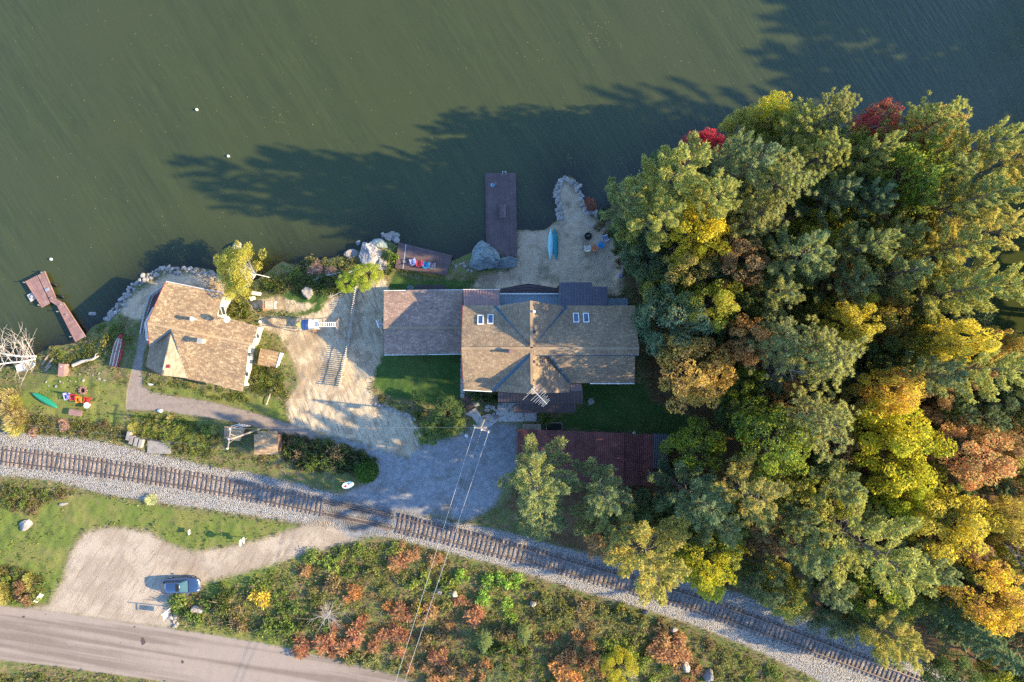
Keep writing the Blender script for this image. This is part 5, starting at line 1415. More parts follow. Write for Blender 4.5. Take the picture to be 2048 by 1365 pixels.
for s_ in (-1, 1):
    slabp('side_window', [(.16, s_ * .63, 1.42), (.92, s_ * .84, 1.05), (-1.9, s_ * .86, 1.07), (-1.65, s_ * .64, 1.42)], gl_)
    slabp('pillar', [(.28, s_ * .56, 1.475), (1.06, s_ * .76, 1.045), (1.02, s_ * .84, 1.04), (.22, s_ * .64, 1.45)], carp, .03)
    MB().box((.78, s_ * 1.04, 1.02), (.14, .2, .14)).build('mirror', carp, ca)
    MB().box((2.22, s_ * .60, .70), (.28, .26, .12), (0, R(20), s_ * R(-25))).build('headlight', M['alu'], ca)
    MB().box((-2.36, s_ * .66, .84), (.10, .28, .16), (0, 0, s_ * R(16))).build('tail_light', M['red'], ca)
    for x in (-1.45, 1.5):
        wl = MB().disc((x, s_ * .86, .34), .34, .24, 18, 'y').build('wheel', M['black'], ca); MB().disc((x, s_ * .985, .34), .22, .02, 14, 'y').build('rim', M['grey_metal'], wl)
MB().box((-.05, 0, 1.535), (.44, .92, .02)).build('sunroof', M['skyglass'] if False else M['black'], ca)
MB().box((2.40, 0, .56), (.05, .8, .2)).build('grille', M['grey_metal'], ca)
MB().box((1.75, 0, .935), (.9, .03, .02), (0, R(6), 0)).build('bonnet_crease', carp, ca)
MB().box((1.14, 0, 1.015), (.06, 1.5, .02)).build('wiper', M['black'], ca)
MB().box((-2.44, 0, .5), (.08, 1.2, .2)).build('bumper', carp, ca)

# ------------------------------------------------------------------ railway
RL = [(-200, 889), (0, 912), (100, 924), (205, 937.5), (300, 951), (400, 966.5), (520, 989), (646, 1016), (720, 1031), (800, 1048), (920, 1078), (1038, 1108), (1120, 1130), (1195, 1151), (1357, 1195), (1440, 1223), (1516, 1251), (1650, 1300), (1787, 1352), (1950, 1417), (2150, 1500)]
rp = np.array([P(a, b, 1.75)[:2] for a, b in RL])
sl_ = np.concatenate([[0], np.cumsum(np.hypot(*np.diff(rp, axis=0).T))])
def rail_at(s): 
    f = lambda q: np.array([np.interp(q, sl_, rp[:, 0]), np.interp(q, sl_, rp[:, 1])])
    # smooth the polyline by averaging over a few metres
    p = sum(f(s + d) for d in (-4, -2, 0, 2, 4)) / 5; d = f(s + 3) - f(s - 3)
    return p, math.atan2(d[1], d[0])
tr = thing('railway_track', 'single railway track crossing the property from left to lower right', 'railway track', (0, 0, 0))
vis0, vis1 = 12.0, sl_[-1] - 12
s = vis0; cross = []
rr_ = random.Random(5)
zt = lambda p: max(hgt(p[0], p[1]), 1.2)
tops = []
n_t = 0
while s < vis1 and n_t < 298:
    p, a = rail_at(s); px, py = px_of(p[0], p[1], 1.7)
    if -30 < px < 2080 and py < 1400:
        pz_ = zt(p)
        if not (648 < px < 792):
            pbox(tr, 'tie', (p[0], p[1], pz_ + .02), (.205, 2.5 + rr_.uniform(-.08, .12), .16), M['tie'], (0, 0, a + rr_.uniform(-.07, .07))); n_t += 1
    s += .60 + rr_.uniform(-.04, .04)
for sd_k in (-.745, .745):
    m = MB(); pts = []
    s = vis0
    while s < vis1:
        p, a = rail_at(s); q = Vector((p[0] - math.sin(a) * sd_k, p[1] + math.cos(a) * sd_k, zt(p) + .15)); pts.append((q, a)); s += 2.0
    V = []; F = []
    prof = [(-.07, 0), (-.07, .02), (-.015, .04), (-.015, .12), (-.037, .13), (-.037, .17), (.037, .17), (.037, .13), (.015, .12), (.015, .04), (.07, .02), (.07, 0)]
    for q, a in pts:
        V += [(q.x - math.sin(a) * u_, q.y + math.cos(a) * u_, q.z + w_) for u_, w_ in prof]
    k = len(prof); F = [(i * k + j, i * k + (j + 1) % k, (i + 1) * k + (j + 1) % k, (i + 1) * k + j) for i in range(len(pts) - 1) for j in range(k)]
    m.add(V, F).build('rail', M['steel'], tr)
# boards of the level crossing
cr_ = thing('level_crossing', 'worn plank level crossing where the gravel drive passes over the railway', 'level crossing', (0, 0, 0))
for off in (-1.0, -.50, .50, 1.0):
    s0 = [q for q in np.arange(vis0, vis1, .5) if 648 < px_of(*rail_at(q)[0], 1.7)[0] < 790]
    mid = len(s0) // 2
    for k in range(3):
        sa = s0[int(len(s0) * k / 3)]; sb_ = s0[min(len(s0) - 1, int(len(s0) * (k + 1) / 3))] 
        p, a = rail_at((sa + sb_) / 2); L = sb_ - sa
        pbox(cr_, 'plank', (p[0] - math.sin(a) * off, p[1] + math.cos(a) * off, zt(p) + .10), (L - .03, .13, .14), M['tie'], (0, 0, a))

# ------------------------------------------------------------------ fence and play frame
fe = thing('picket_fence', 'long weathered picket fence across the sandy yard with two rails', 'fence', (0, 0, 0))
FA = [(716, 571), (711, 600), (706, 635), (698, 690), (690, 730), (681, 774)]
fpts = [G(*q) for q in FA]
cum = [0]
for a, b in zip(fpts, fpts[1:]): cum.append(cum[-1] + (b - a).length)
def f_at(s):
    for i in range(len(fpts) - 1):
        if s <= cum[i + 1] or i == len(fpts) - 2:
            a, b = fpts[i], fpts[i + 1]; q = a.lerp(b, (s - cum[i]) / (cum[i + 1] - cum[i])); return q, math.atan2(b.y - a.y, b.x - a.x)
s = 0; k = 0
while s < cum[-1]:
    q, a = f_at(s); hz = hgt(q.x, q.y)
    pbox(fe, 'picket', (q.x, q.y, hz + .68), (.12, .028, 1.3 + rr_.uniform(-.03, .03)), M['grey_wood'], (0, 0, a)); s += .26
for i in range(len(fpts) - 1):
    a, b = fpts[i], fpts[i + 1]; n_ = Vector((-(b - a).y, (b - a).x, 0)).normalized() * .05
    for z in (.35, 1.05): strip(fe, 'rail', M['grey_wood'], [a + n_ + Vector((0, 0, z)), b + n_ + Vector((0, 0, z))], .05, .1)
s = 0
while s <= cum[-1] + .1:
    q, a = f_at(min(s, cum[-1])); pbox(fe, 'post', (q.x - math.sin(a) * .14, q.y + math.cos(a) * .14, q.z + .6), (.11, .11, 1.5), M['grey_wood'], (0, 0, a)); s += 2.4

pf = thing('play_tower', 'wooden play tower with striped blue and olive canopy, white deck and a ladder bridge', 'play tower', G(616, 650))
o0 = pf.location; gz = o0.z
def pp_(px, py, z): return P(px, py, gz + z) - o0
for px, py in ((600, 641), (600, 659), (634, 640), (634, 658)):
    q = pp_(px, py, 1.2); pbox(pf, 'post', (q.x, q.y, 1.2), (.1, .1, 2.4), M['pale_wood'])
a, b = pp_(617, 639, 1.5), pp_(637, 658, 1.5)
for k in range(8): pbox(pf, 'deck_board', (a.x + (b.x - a.x) * (k + .5) / 8, (a.y + b.y) / 2, 1.5), ((b.x - a.x) / 8 - .01, abs(b.y - a.y), .04), M['white'])
def arch(x0, x1, mat, dz=0, n=10, end=False):
    V = []; F = []
    y0, y1 = pp_(600, 660, 2.4).y, pp_(600, 640, 2.4).y
    for i in range(n + 1):
        f = i / n; y = y0 + (y1 - y0) * f; z = 2.25 + .42 * math.sin(math.pi * f) + dz
        sh = (1 - math.sin(math.pi * f)) * .75 if end else 0
        V += [(x0 + sh, y, z), (x1, y, z), (x0 + sh, y, z - .025), (x1, y, z - .025)]
    for i in range(n):
        c4, d4 = i * 4, i * 4 + 4
        F += [(c4, d4, d4 + 1, c4 + 1), (c4 + 2, c4 + 3, d4 + 3, d4 + 2), (c4, c4 + 2, d4 + 2, d4), (c4 + 1, d4 + 1, d4 + 3, c4 + 3)]
    MB().add(V, F).build('canopy_stripe', mat, pf)
xa, xb, xc = pp_(594, 650, 2.4).x, pp_(602.5, 650, 2.4).x, pp_(617, 650, 2.4).x
arch(xa, xb, M['yellow_tarp'], end=True); arch(xb + .004, xb + (xc - xb) * .5, M['blue_tarp']); arch(xb + (xc - xb) * .5 + .004, xc, M['blue_tarp'], .03)
for yy in (645.5, 653.5):
    a, b = pp_(636, yy, 1.75), pp_(672, yy, 1.75); MB().tube([a, b], .05).build('bridge_beam', M['white'], pf)
for k in range(8):
    a, b = pp_(639 + k * 4.4, 645.5, 1.75), pp_(639 + k * 4.4, 653.5, 1.75); MB().tube([a, b], .045).build('rung', M['white'], pf)
for q0, q1 in (((672, 645, 1.8), (681, 634, 0)), ((672, 654, 1.8), (680, 668, 0)), ((600, 641, 2.2), (592, 637, 0)), ((600, 659, 2.2), (592, 664, 0))):
    MB().tube([pp_(*q0), pp_(*q1)], .05).build('brace', M['wood'], pf)
MB().tube([pp_(681, 634, .05), pp_(680, 668, .05)], .045).build('brace', M['wood'], pf)
for k in range(4):
    a, b = pp_(674 + k * 2, 643 - k * 2, 1.3 - k * .3), pp_(674 + k * 2, 656 + k * 2.4, 1.3 - k * .3); MB().tube([a, b], .03).build('climbing_bar', M['wood'], pf)
for k in range(4):
    q = pp_(629.5, 660 + k * 1.3, 1.3 - k * .35); pbox(pf, 'ladder_rung', q, (.5, .06, .06), M['orange_wood'])
for k in range(6):
    q = pp_(618 + k * 3.4, 638.5, 1.85); pbox(pf, 'baluster', q, (.06, .06, .8), M['wood'])

# ------------------------------------------------------------------ poles and wires
def utility_pole(label, top, h, arm_a, arm_b, arm_h):
    q = P(top[0], top[1], h + 1.2); z0 = hgt(q.x, q.y); t = thing('utility_pole', label, 'utility pole', (q.x, q.y, z0))
    MB().tube([(0, 0, -.3), (0, 0, h)], .13, .09, 9).build('pole', M['pole'], t)
    a, b = P(arm_a[0], arm_a[1], arm_h + z0) - t.location, P(arm_b[0], arm_b[1], arm_h + z0) - t.location
    m = MB(); d = (b - a); m.box((a + b) / 2, (d.length, .1, .13), Matrix((d.normalized(), Vector((-d.y, d.x, 0)).normalized(), Vector((0, 0, 1)))).transposed()); ar = m.build('crossarm', M['pole'], t)
    ins = []
    for f in (.06, .94, .5):
        c_ = a.lerp(b, f); MB().disc(c_ + Vector((0, 0, .15)), .07, .2, 8).disc(c_ + Vector((0, 0, .22)), .1, .05, 8).build('insulator', M['white'], ar); ins.append(t.location + c_ + Vector((0, 0, .25)))
    for f in (.28, .72):
        MB().tube([a.lerp(b, f), (0, 0, arm_h - 1.0)], .035).build('brace', M['pole'], t)
    return t, ins
up1, in1 = utility_pole('tall utility pole with pale double crossarm at the concrete landing above the gravel drive', (962, 856), 10.2, (948, 854), (979, 865), 9.6)
a, b = P(946, 851, 10.4) - up1.location, P(981, 862, 10.4) - up1.location; dd = b - a
MB().box((a + b) / 2, (dd.length, .13, .15), Matrix((dd.normalized(), Vector((-dd.y, dd.x, 0)).normalized(), Vector((0, 0, 1)))).transposed()).build('crossarm', M['pole'], up1)
MB().disc((.35, -.35, 8.0), .24, .8, 12).disc((.35, -.35, 8.45), .1, .16, 8).build('transformer', M['grey_metal'], up1)
up2, in2 = utility_pole('utility pole leaning over the two little sheds by the railway', (461, 879), 9.2, (461.5, 855), (455.5, 900), 8.4)
up3 = P(760, 1490, 10.5)
def wire(pts, label, name='power_line', r=.02, mat=None):
    t = thing(name, label, 'power line', pts[0])
    q = []
    for a, b in zip(pts, pts[1:]):
        L = (b - a).length
        for k in range(13):
            f = k / 12; q.append(a.lerp(b, f) - Vector((0, 0, 4 * .012 * L * f * (1 - f))) - pts[0])
    MB().tube(q, r, None, 4).build('cable', mat or M['wire'], t)
ga = M['alu']
wire([in1[0], P(752, 1490, 10.8)], 'left bright power line from the pole at the landing down across the railway')
wire([in1[1], P(767, 1490, 10.8)], 'right bright power line from the pole at the landing down across the railway')
wire([in1[2], P(905, 1040, 6.5)], 'thin middle wire from the pole at the landing', r=.009)
wire([in2[0], in1[0]], 'thin upper wire between the two utility poles', r=.006)
wire([in2[1], P(-60, 838, 10)], 'thin wire running left from the pole by the little sheds', r=.006)

# ------------------------------------------------------------------ rocks
rock_meshes = []
def rock_mesh(seed, sub=2, flat=.7):
    import bmesh
    bm = bmesh.new(); bmesh.ops.create_icosphere(bm, subdivisions=sub, radius=1)
    r = np.random.default_rng(seed); cuts = nrm(r.normal(size=(13, 3))); dist = r.uniform(.5, .92, 13)
    from mathutils import noise as mn; so = Vector(r.normal(size=3) * 20)
    for v in bm.verts:
        c = np.array(v.co)
        for n_, d_ in zip(cuts, dist):
            e = c @ n_ - d_
            if e > 0: c = c - n_ * e * .92
        pv_ = Vector(c); c = c * (1 + .16 * mn.fractal(pv_ * 1.7 + so, 1.0, 2.0, 4) - (.10 if abs(mn.noise(pv_ * 1.3 + so * 2)) < .035 and sub > 3 else 0)); v.co = (c[0], c[1], c[2] * flat)
    me = bpy.data.meshes.new('rock'); bm.to_mesh(me); bm.free(); return me
def boulder(label, px, py, rx, ry, h, mat, rz=0, seed=0, sub=4, name='boulder', dz=0.0):
    p = G(px, py); me = rock_mesh(900 + seed, sub, 1.0)
    k = (H - p.z) * S
    me.transform(Matrix.Diagonal((rx * k * 1.15, ry * k * 1.15, h, 1)))
    o = link(name, me, mat); o.location = (p.x, p.y, max(p.z, 0) + dz); o.rotation_euler = (0, 0, R(rz))
    return tag(o, label, 'boulder')
boulder('largest grey green boulder with dark cracks at the foot of the long dock', 970, 517, 31, 29, 1.5, M['boulder_green'], 20, 1, 5)
boulder('low rock shelf joined to the right of the largest grey green boulder', 1012, 527, 24, 11, .6, M['boulder_green'], 8, 2)
boulder('big sunlit boulder beside the shore deck', 742, 510, 21, 26, 1.3, M['boulder'], 10, 3, 5)
boulder('blue grey boulder behind the big sunlit one, split from it by a crack', 757, 489, 19, 10, 1.0, M['boulder_green'], -20, 4)
boulder('low whitish rock ledge running right from below the big sunlit boulder', 762, 530, 12, 12, .7, M['boulder'], 45, 5)
boulder('pale angular boulder at the waterline left of the big sunlit boulder', 703, 508, 15, 9, .7, M['boulder'], 25, 6)
boulder('triangular pale boulder standing in the weeds above the play tower', 614, 588, 11, 12, 1.1, M['boulder'], 0, 7)
boulder('pinkish boulder in the water beyond the yellow shore tree', 474, 496, 11, 13, .8, M['boulder'], 10, 8)
boulder('flat submerged slab left of the blue grey boulder', 716, 487, 7, 5, .25, M['boulder_green'], 30, 9, dz=-.1)
boulder('single grey rock in the shaded water beside the left dock', 186, 628, 7, 4, .35, M['boulder'], 0, 10)
boulder('whitish outcrop rock in the lower left lawn by the bushes', 50, 1050, 14, 10, .7, M['boulder'], 20, 11)
boulder('flat pale rock near the left lawn edge below the bushes', 128, 1008, 9, 4, .3, M['boulder'], 10, 12)
boulder('pale round rock in the side garden right of the porch roofs', 1181, 803, 7, 8, .55, M['rock'], 0, 13)
boulder('mottled round rock in the bed beside the dark steps', 953, 806, 10, 7, .6, M['boulder_green'], 0, 14)
boulder('long purplish rock lying in the scrub near the car', 397, 1217, 14, 7, .8, M['boulder'], 0, 15, dz=.15)
boulder('white rock in the scrub left of the power lines', 880, 1180, 7, 7, .8, M['rock'], 0, 16, dz=.3)
boulder('white rock in the scrub right of the power lines', 909, 1186, 6, 8, .8, M['rock'], 40, 17, dz=.3)
boulder('pale rock in the scrub at the right of the bright green patch', 1066, 1207, 7, 6, .8, M['rock'], 0, 18, dz=.3)
boulder('whitish rock at the edge of the ballast in the lower middle', 1292, 1224, 6, 5, .6, M['rock'], 0, 19, dz=.1)
boulder('broad grey rock in the lower scrub by the bottom edge', 1416, 1345, 12, 14, 1.0, M['boulder'], 0, 20, dz=.2)
boulder('pale rock in the lower scrub above the broad grey rock', 1371, 1330, 9, 11, .9, M['rock'], 0, 21, dz=.2)
boulder('pale flat rock in the scrub below the railway right of centre', 1345, 1258, 8, 7, .6, M['rock'], 0, 22, dz=.2)
for i in range(8): 
    me = rock_mesh(50 + i); me.materials.append(M['rock']); rock_meshes.append(me)
def rocks(pts, label, group, r0, r1, mat=None):
    for px, py in pts:
        p = G(px, py); r = random.uniform(r0, r1)
        o = bpy.data.objects.new('rock', random.choice(rock_meshes)); C.objects.link(o)
        o.location = (p.x, p.y, max(p.z, -.1) + r * .15); o.scale = (r * random.uniform(.85, 1.35), r * random.uniform(.75, 1.1), r * random.uniform(.7, 1.0)); o.rotation_euler = (0, 0, random.random() * 6.28)
        tag(o, label, 'rock', group)
def along(line, n, wpx):
    q = [Vector((a, b)) for a, b in line]; L = [0]
    for a, b in zip(q, q[1:]): L.append(L[-1] + (b - a).length)
    out = []
    for i in range(n):
        s_ = L[-1] * (i + random.random()) / n
        j = max(k for k in range(len(L) - 1) if L[k] <= s_); f = (s_ - L[j]) / (L[j + 1] - L[j]); p = q[j].lerp(q[j + 1], f); d = (q[j + 1] - q[j]).normalized()
        w_ = random.uniform(-wpx, wpx); out.append((p.x - d.y * w_, p.y + d.x * w_))
    return out
rocks(along([(212, 640), (240, 611), (262, 580), (290, 556), (322, 542), (370, 541), (420, 548), (448, 560)], 105, 6.5), 'pale riprap stone in the rock edging along the shore of the bungalow', 'shore riprap below the bungalow', .2, .42)
rocks(along([(1120, 440), (1117, 415), (1112, 388), (1120, 366), (1135, 358)], 58, 5), 'pale stone in the edging on the left side of the little jetty', 'stones on the left of the jetty', .2, .38)
rocks(along([(1135, 360), (1151, 366), (1160, 388), (1165, 408), (1175, 424), (1195, 430)], 34, 4), 'pale stone in the edging on the right side of the little jetty', 'stones on the right of the jetty', .2, .42)
boulder('large smooth pale stone at the right of the jetty tip', 1154, 380, 6, 7, .5, M['rock'], 10, 23, 3)
rocks(along([(765, 474), (785, 470), (797, 478)], 12, 7), 'grey stone in the shallows beside the shore deck', 'stones by the shore deck', .25, .55)
rocks(along([(748, 806), (775, 818), (800, 826), (830, 838)], 26, 2), 'pale stone in the low border wall of the dark lawn', 'stones of the lawn border', .16, .3)
rocks(along([(90, 760), (130, 770), (190, 745), (210, 770)], 16, 10), 'pale stone scattered on the left lawn near the fire ring', 'stones scattered on the left lawn', .1, .24)
rocks(along([(905, 525), (930, 535), (945, 540)], 10, 6), 'small grey stone between the shore deck and the largest boulder', 'stones below the largest boulder', .15, .3)
rocks(along([(340, 1222), (352, 1245), (350, 1255)], 8, 5), 'pale stone at the corner where the gravel lot meets the road', 'stones at the lot corner', .2, .4)

# ------------------------------------------------------------------ garden things
q = G(167, 781); fr_ = thing('fire_ring', 'small ring of pinkish stones on the left lawn behind the chairs', 'fire ring', q)
for k in range(9):
    a = k * 6.283 / 9; MB().box((math.cos(a) * .42, math.sin(a) * .42, .12), (.24, .2, .24), (0, 0, a)).build('stone', M['dock_brown'], fr_)
MB().disc((0, 0, .03), .36, .05, 12).build('ash', M['char'], fr_)
q = G(1176, 473); fr2 = thing('fire_ring', 'round dark steel fire ring on the beach beside the chairs', 'fire ring', q)
MB().torus((0, 0, .2), .42, .06, 18, 6).torus((0, 0, .08), .43, .06, 18, 6).build('ring', M['black'], fr2); MB().disc((0, 0, .05), .4, .06, 14).build('ash', M['char'], fr2)
for k in range(3): MB().tube([(-.2, -.1 + k * .1, .14), (.22, .05 + k * .06, .2)], .05).build('log', M['bark'], fr2)
q = G(134, 740); dh = thing('storage_box', 'brown upright storage box on the left shore between logs and boat', 'storage box', q)
pbox(dh, 'box', (0, 0, .55), (.62, 1.55, 1.1), M['dock_brown'], (0, 0, R(-5))); pbox(dh, 'lid', (0, 0, 1.13), (.72, 1.65, .07), M['dock_brown'], (0, R(4), R(-5))); pbox(dh, 'handle', (.02, .45, 1.19), (.12, .12, .05), M['white'])
q = G(155, 825); pt = thing('picnic_bench', 'brown plank bench at the edge of the left lawn below the chairs', 'bench', q, R(-8))
for k in range(4): pbox(pt, 'plank', (0, -.3 + k * .2, .45), (1.7, .18, .05), M['dock_brown'])
for x in (-.7, .7):
    for y in (-.3, .3): pbox(pt, 'leg', (x, y, .2), (.08, .08, .44), M['dock_brown'])
lg = thing('driftwood_log', 'bleached driftwood log lying on the left shore below the boat', 'log', G(175, 722), R(14))
MB().tube([(-1.9, -.15, .2), (-.6, .05, .24), (.8, 0, .22), (1.7, .25, .2)], [.22, .2, .17, .1], None, 8).build('trunk', M['bleached'], lg); MB().tube([(1.1, .08, .22), (1.5, .5, .45), (1.9, .6, .5)], [.08, .06, .03], None, 5).build('branch', M['bleached'], lg)
for i, (px, py, L, rz, lb) in enumerate(((92, 720, 1.6, 55, 'pale plank lying by the fallen birches, topmost of three'), (99, 728, 1.8, 52, 'pale plank lying by the fallen birches, middle of three'), (97, 737, 1.3, 48, 'short pale plank lying by the fallen birches, lowest of three'))):
    p = thing('loose_plank', lb, 'plank', G(px, py, .08), R(rz)); pbox(p, 'board', (0, 0, .05), (L, .22, .06), M['wood'])
q = G(56, 733); cb = thing('skiff', 'small white open skiff drawn up under the fallen birches', 'boat', q, R(15))
MB().add(*hull(2.4, 1.1, .45, over=False, tk=1)).build('hull', M['white'], cb, smooth=True); pbox(cb, 'seat', (0, 0, .36), (.25, .9, .04), M['wood'])
for i, (px, py) in enumerate(((212, 675), (213, 682), (212, 690))):
    pass
# steps beside the landing, concrete slabs
lp = thing('landing_steps', 'dark slatted steps at the lawn corner of the concrete landing', 'steps', G(934, 808))
for k in range(7):
    a, b = P(923 + k * 1.8, 800 + k * 3.6, 1.9 - k * .05), P(936 + k * 2.2, 793 + k * 3.7, 1.9 - k * .05)
    strip(lp, 'step', M['dark_wood'], [a, b], .22, .05)
for a, b in (((922, 799), (934, 823)), ((936, 792), (951, 817))): strip(lp, 'stringer', M['dark_wood'], [P(a[0], a[1], 1.75), P(b[0], b[1], 1.5)], .08, .2)
cl = thing('concrete_landing', 'pale concrete landing in front of the large cottage\'s porch', 'landing', G(985, 830))
for pl_ in ([(997, 806), (1048.5, 806), (1048.5, 843), (998, 844), (990, 836)], [(1049, 806), (1075, 806), (1073, 843), (1049, 843)], [(951, 816), (968, 840), (955, 851), (944, 834), (929.5, 829)], [(968.5, 839), (989, 825), (995, 843), (976, 856), (968, 863), (955.5, 852)]):
    MB().slab([G(a, b, .12) for a, b in pl_], .3).build('slab', M['concrete'], cl, cl.location)
wk = thing('stepping_slabs', 'narrow walk of pale slabs along the left end of the large cottage', 'walkway', G(925, 760))
for k in range(8):
    MB().slab([G(920.5, 716 + k * 10.2, .07), G(928, 716 + k * 10.2, .07), G(930, 725.4 + k * 10.2, .07), G(921.5, 725.4 + k * 10.2, .07)], .15).build('slab', M['concrete'], wk, wk.location)
bz = thing('stone_pile', 'grey rock pile on the concrete landing beside the porch', 'rock pile', G(980, 822))
for k in range(9):
    me = rock_mesh(70 + k, 2); me.materials.append(M['rock']); o = bpy.data.objects.new('stone', me); C.objects.link(o); o.parent = bz; s_ = random.uniform(.3, .55); o.scale = (s_, s_ * .8, s_ * .6); o.location = (random.uniform(-.9, .9), random.uniform(-.9, .9), .2)
# concrete blocks at the rails
for px, py, lb in ((262, 871, 'grey concrete block on the railway bank, highest of the stair like row'), (268, 879, 'grey concrete block on the railway bank, second of the stair like row'), (277, 883, 'grey concrete block on the railway bank, third of the stair like row'), (286, 886, 'grey concrete block on the railway bank, fourth of the stair like row beside the slab')):
    t = thing('concrete_block', lb, 'concrete block', G(px, py), R(-14), 'concrete blocks on the railway bank'); pbox(t, 'block', (0, 0, .35), (.42, 1.1, .75), M['old_concrete'])
sl = thing('concrete_platform', 'weathered concrete slab beside the railway below the yellow green weeds', 'slab', G(319, 893))
MB().slab([G(297, 880, .25), G(343, 884, .25), G(341, 908, .2), G(296, 906, .2)],   .5).build('slab', M['old_concrete'], sl, sl.location)
for k in range(6): pbox(sl, 'edge_timber', (-1.4 + k * .55, .85 + (k % 2) * .06 - k * .05, .3), (.5, .12, .1), M['dark_wood'], (0, 0, R(random.uniform(-14, 6))))
# bank signs and posts
q = G(700, 967); sg = thing('oval_sign', 'white oval sign with red mark and black letter R beside the clipped bush', 'sign', q, R(18))
mt = Matrix.Rotation(R(28), 3, 'X')
def on(x, y, z): return mt @ Vector((x, y, z)) + Vector((0, 0, 1.15))
def ell(a, b, z, n=28): return [on(a * math.cos(k * 2 * math.pi / n), b * math.sin(k * 2 * math.pi / n), z) for k in range(n)]
MB().slab(ell(.78, .52, 0), .05).build('board', M['signwhite'], sg)
MB().slab([on(x, y, .012) for x, y in ((-.60, -.02), (-.5, .18), (-.38, .08), (-.26, .2), (-.12, .0), (-.3, -.28), (-.45, -.26))], .008).build('red_leaf_mark', M['red'], sg)
fc = bpy.data.curves.new('letter', 'FONT'); fc.body = 'R'; fc.size = .62; fc.extrude = .006
fo = bpy.data.objects.new('letter', fc); C.objects.link(fo); bpy.context.view_layer.update()
lm = bpy.data.meshes.new_from_object(fo.evaluated_get(bpy.context.evaluated_depsgraph_get())); bpy.data.objects.remove(fo)
lm.materials.clear(); fo = link('letter', lm, M['ink'], sg, on(.0, -.12, .02)); fo.rotation_euler = mt.to_euler()
MB().tube([on(.42, .10, .015), on(.62, .16, .015)], .025, None, 4).build('dash_mark', M['ink'], sg)
for x in (-.35, .35): MB().tube([(x, .12, -.2), on(x, .05, -.05)], .045).build('post', M['wood'], sg)
q = G(494, 1076); ws = thing('road_sign', 'white drive sign on a post with round and square boards at the grass edge', 'sign', q)
MB().tube([(0, 0, -.2), (0, 0, 2.6)], .05).build('post', M['wood'], ws)
MB().disc((.03, 0, 2.25), .42, .04, 22, 'x', .34).build('oval_board', M['white'], ws); MB().box((.03, .15, 1.3), (.04, .5, .45)).build('square_board', M['white'], ws); MB().box((.03, -.25, 1.1), (.04, .3, .35)).build('square_board', M['white'], ws)
q = G(383, 1062); fs = thing('lawn_sign', 'low pale wire sign in the lower left grass', 'sign', q); MB().tube([(0, -.3, 0), (0, -.3, .9), (0, .3, .9), (0, .3, 0)], .02).build('frame', M['alu'], fs); MB().box((0, 0, .65), (.03, .58, .45)).build('board', M['white'], fs)
q = G(344, 1214); hp = thing('hanging_sign', 'white post with a hanging board sign at the corner of the gravel lot', 'sign', q)
pbox(hp, 'post', (0, 0, 1.3), (.1, .1, 2.7), M['white']); pbox(hp, 'arm', (0, -.45, 2.1), (.08, .9, .08), M['white']); pbox(hp, 'board', (0, -.5, 1.5), (.05, .62, .85), M['white'])
for k in (-.25, .25): MB().tube([(0, -.5 + k, 2.07), (0, -.5 + k, 1.92)], .012).build('chain', M['grey_metal'], hp)
q = G(80, 1195); v_ = thing('leaning_board', 'white painted leaning board at the grass corner by the road', 'board', q, R(50)); pbox(v_, 'board', (0, 0, .28), (1.3, .5, .06), M['white'], (R(35), 0, 0)); pbox(v_, 'stake', (.5, .1, .2), (.06, .06, .5), M['wood'])
q = G(302, 769); b4 = thing('garden_bird', 'small white lawn ornament with spread wings below the bungalow', 'lawn ornament', q, R(-20))
MB().add(*[list(map(tuple, [(-.35, 0, .3), (0, .12, .36), (.35, 0, .3), (0, -.1, .34), (.55, .25, .42), (0, 0, .2)])), [(0, 1, 3), (1, 2, 3), (1, 4, 2), (0, 5, 1), (1, 5, 2), (2, 5, 3), (3, 5, 0)]]).build('body', M['white'], b4); MB().tube([(0, 0, 0), (0, 0, .25)], .02).build('stake', M['grey_metal'], b4)
boulder('bright white painted stone at the edge of the bungalow\'s paved path', 321, 822, 6, 4, .4, M['white'], 0, 30, 2, 'painted_stone')
boulder('white stone pieces beside the big leafy bush by the drive', 933, 871, 4, 4, .4, M['white'], 0, 31, 2, 'painted_stone')
# terrace above the play tower
q = G(543, 611); tb = thing('garden_table', 'pale wooden garden table with an orange bench end near the play tower', 'table', q)
for k in range(6): pbox(tb, 'plank', (-.1 + 0, -.42 + k * .17, .74), (1.0, .155, .04), M['pale_wood'])
for x in (-.45, .3):
    for y in (-.35, .35): pbox(tb, 'leg', (x, y, .36), (.07, .07, .72), M['wood'])
ob = thing('orange_bench', 'orange brown wooden bench at the left end of the garden table', 'bench', G(534, 612), R(90))
for k in range(3): pbox(ob, 'plank', (0, -.14 + k * .14, .42), (1.2, .12, .04), M['orange_wood'])
pbox(ob, 'backrest', (0, .22, .62), (1.2, .04, .3), M['orange_wood']); 
for x in (-.5, .5): pbox(ob, 'leg', (x, 0, .2), (.08, .36, .4), M['orange_wood'])
wb = thing('white_bench', 'narrow white bench at the right end of the garden table', 'bench', G(553, 611), R(86)); pbox(wb, 'seat', (0, 0, .43), (1.0, .2, .05), M['white'])
for x in (-.4, .4): pbox(wb, 'leg', (x, 0, .2), (.06, .18, .42), M['white'])
for px, py, sx, rz, lb in ((515, 588, 1.0, -8, 'long white garden box on the terrace, upper one of two'), (508, 598, .55, 25, 'short white garden box on the terrace, lower one of two')):
    t = thing('garden_box', lb, 'box', G(px, py), R(rz)); pbox(t, 'box', (0, 0, .33), (sx, .42, .62), M['white']); pbox(t, 'lid', (0, 0, .66), (sx + .05, .46, .04), M['cream'])
q = G(522, 644); bk_ = thing('bucket', 'small white bucket on the shaded terrace path', 'bucket', q); MB().disc((0, 0, .18), .16, .36, 12).build('body', M['white'], bk_); MB().torus((0, 0, .37), .16, .02, 12, 5).build('rim', M['white'], bk_)
